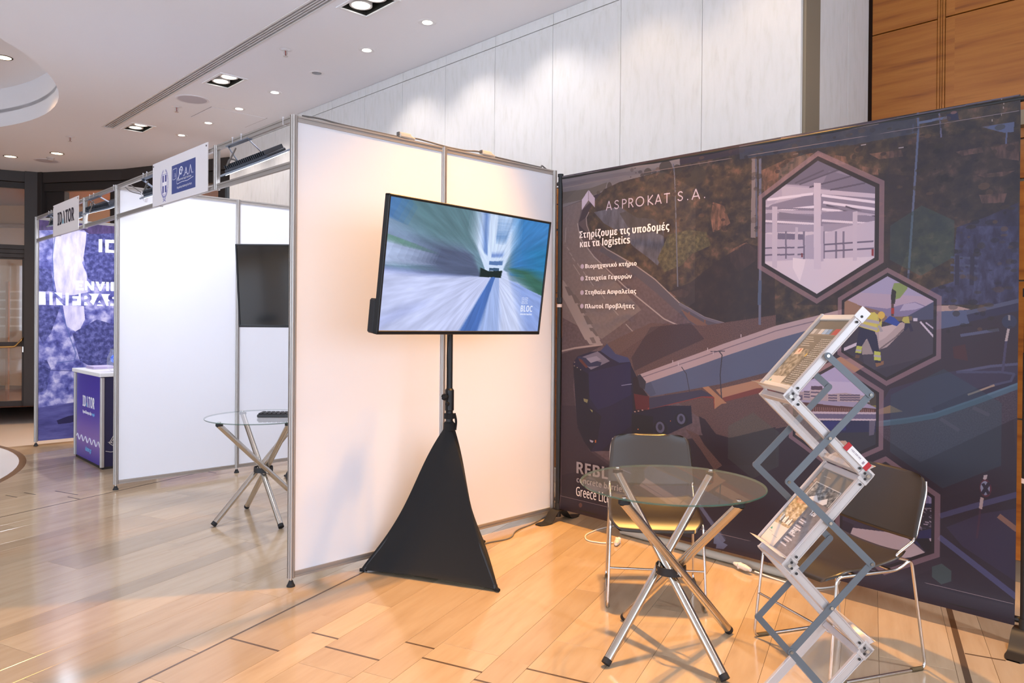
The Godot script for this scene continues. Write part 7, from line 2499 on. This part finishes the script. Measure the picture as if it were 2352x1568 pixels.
func small_things() -> void:
	var white: StandardMaterial3D = M.white_plastic
	cable("floor_cable", "grey cable on the floor from the black stand cover to the banner foot", [Vector3(1.20, 0.005, 0.16), Vector3(1.28, 0.005, 0.15), Vector3(1.45, 0.005, 0.19), Vector3(1.60, 0.005, 0.07), Vector3(1.80, 0.005, 0.045), Vector3(2.00, 0.005, -0.03), Vector3(2.3, 0.005, -0.1)], 0.0045, M.cable_grey)
	var loop := cable("floor_cable", "white cable loop on the floor beside the chair facing the camera", [Vector3(2.35, 0.005, 0.50), Vector3(2.05, 0.005, 0.43), Vector3(1.86, 0.005, 0.46), Vector3(1.77, 0.005, 0.55), Vector3(1.81, 0.006, 0.66), Vector3(1.86, 0.008, 0.70)], 0.0045, white)
	loop.set_meta("group", "white floor cables")
	for q: Array in [[Vector3(1.868, 0.018, 0.725), 0.5, "white plug connector lying at the end of the cable loop by the chair"], [Vector3(1.985, 0.03, 1.535), 1.25, "white plug connector lying on the white tube under the banner"]]:
		var p := thing("plug_connector", q[2], "plug", q[0], q[1], "white plug connectors on the floor")
		var g := Geo.new()
		g.tube([Vector3(-0.055, 0, 0), Vector3(-0.02, 0, 0)], 0.010, 10, true, 0.016)
		obj("sleeve", g, white, p)
		var g2 := Geo.new()
		g2.tube([Vector3(-0.02, 0, 0), Vector3(0.025, 0, 0)], 0.0175, 14)
		g2.box(Vector3(0.03, 0, 0), Vector3(0.012, 0.036, 0.036), 0.004)
		obj("body", g2, white, p)
		var g3 := Geo.new()
		g3.tube([Vector3(0.036, 0, 0), Vector3(0.075, 0, 0)], 0.016, 12, true, 0.010)
		obj("tail", g3, white, p)
	var tube := Geo.new()
	tube.tube([Vector3(2.075, 0.024, 0.60), Vector3(2.065, 0.024, 1.86)], 0.023, 16)
	tag(obj("white_tube", tube, mat("c9c2b4", 0.6)), "dirty white plastic tube lying on the floor under the banner", "tube")
	var c2 := cable("floor_cable", "white cable lying on the floor along the foot of the banner", [Vector3(1.99, 0.02, 1.60), Vector3(2.0, 0.006, 1.70), Vector3(1.99, 0.005, 1.82), Vector3(2.02, 0.005, 1.94), Vector3(2.14, 0.005, 2.0), Vector3(2.25, 0.005, 1.97)], 0.0045, white)
	c2.set_meta("group", "white floor cables")
	cable("wall_cable", "grey cable running along the top of the white partition", [Vector3(0.05, 2.507, -0.004), Vector3(0.15, 2.512, 0.0), Vector3(0.28, 2.504, 0.0), Vector3(0.70, 2.504, 0.0), Vector3(0.80, 2.518, 0.0), Vector3(0.98, 2.508, 0.002), Vector3(1.06, 2.505, 0.0), Vector3(1.2, 2.507, 0), Vector3(1.30, 2.522, 0.0), Vector3(1.44, 2.508, 0.0), Vector3(1.9, 2.504, 0.0), Vector3(1.93, 2.53, -0.03), Vector3(2.0, 2.515, -0.05)], 0.005, M.cable_grey, 0.08)
	for q: Array in [[0.715, "white plug block on top of the partition above the television"], [1.372, "white plug block on top of the partition, nearer the banner"]]:
		var p := thing("plug_block", q[1], "plug", Vector3(q[0], 2.514, 0.0), 0.0, "plug blocks on the partition")
		var g := Geo.new()
		g.box(Vector3(0, 0.004, 0), Vector3(0.085, 0.03, 0.034), 0.007)
		obj("body", g, mat("d8cbbb", 0.5), p)
		var g2 := Geo.new()
		g2.tube([Vector3(0.04, 0.002, 0), Vector3(0.075, -0.004, 0)], 0.012, 10, true, 0.007)
		obj("sleeve", g2, mat("cfc2b2", 0.5), p)
		var g3 := Geo.new()
		g3.box(Vector3(-0.046, 0.008, 0), Vector3(0.008, 0.022, 0.026), 0.002)
		obj("cap", g3, mat("6a625c", 0.5), p)
	# white box hanging from its cable in the open beam
	var hb := thing("cable_box", "small white junction box dangling from a grey cable over the near booth", "junction box", Vector3(0.15, 2.40, -2.80))
	var g := Geo.new()
	g.box(Vector3.ZERO, Vector3(0.03, 0.05, 0.105), 0.006, Basis(Vector3.RIGHT, 0.55))
	obj("body", g, mat("eceaf0", 0.4), hb)
	var w := Geo.new()
	w.tube(rounded([Vector3(0, 0.03, -0.045), Vector3(-0.05, 0.055, -0.02), Vector3(-0.145, 0.085, 0.06), Vector3(-0.15, 0.075, -0.02), Vector3(-0.08, 0.045, -0.10), Vector3(0, 0.025, -0.05)], 0.03), 0.004, 6)
	obj("cable", w, M.cable_grey, hb)
	# cable ties round the beams
	var zs := [-0.10, -0.62, -0.74, -2.25, -2.33, -3.05, -3.62, -3.74, -5.12, -5.22]
	var tie_names := ["at the corner post", "above the nearest floodlight", "left of the nearest floodlight", "beside the emblem sign", "at the left edge of the emblem sign", "at the post between the booths", "above the far booth floodlight", "left of the far booth floodlight", "left of the black lettered sign", "nearest the end post"]
	for n in zs.size():
		var tg := Geo.new()
		var c := Vector3(0, 2.4835, zs[n])
		for q: Array in [[Vector3(0, 0.0185, 0), Vector3(0.024, 0.002, 0.004)], [Vector3(0, -0.0185, 0), Vector3(0.024, 0.002, 0.004)], [Vector3(0.0115, 0, 0), Vector3(0.002, 0.038, 0.004)], [Vector3(-0.0115, 0, 0), Vector3(0.002, 0.038, 0.004)], [Vector3(-0.011, 0.021, 0), Vector3(0.007, 0.006, 0.007)]]:
			tg.box(c + q[0], q[1])
		tag(obj("cable_tie", tg, mat("e4e2e6", 0.5)), "white cable tie round the booth beam, %s" % tie_names[n], "cable tie", "cable ties on the booth beams")
	# red notice board behind the camera: it shows in the blank television
	var rs := thing("notice_stand", "red notice board on a pole, mirrored in the blank television", "sign", Vector3(-3.72, 0, 0.19), 0.0)
	rs.rotation.y = atan2(0.696, -0.718)
	var bd := Geo.new()
	bd.box(Vector3(0, 1.55, 0), Vector3(0.44, 0.54, 0.012), 0.003)
	var board := obj("board", bd, mat("8e1628", 0.5), rs)
	var lw := mat("e8c8cc", 0.5)
	var ty := 1.72
	for s: Array in [["YOUR", 0.16, 0.045], ["WINGS", 0.27, 0.06], ["FOR", 0.12, 0.04], ["SUCCESS", 0.36, 0.06]]:
		letters("lettering", board, s[0], s[1], s[2], Vector3(-0.18, ty - s[2], 0.007), Basis.IDENTITY, lw, true, 0.001)
		ty -= s[2] + 0.035
	var pp := Geo.new()
	pp.tube([Vector3(0, 0.02, -0.012), Vector3(0, 1.5, -0.012)], 0.014, 12)
	obj("pole", pp, M.steel, rs)
	var bs := Geo.new()
	bs.lathe([Vector2(0, 0.025), Vector2(0.15, 0.02), Vector2(0.16, 0.0), Vector2(0, 0)], 32)
	obj("base", bs, M.black, rs)
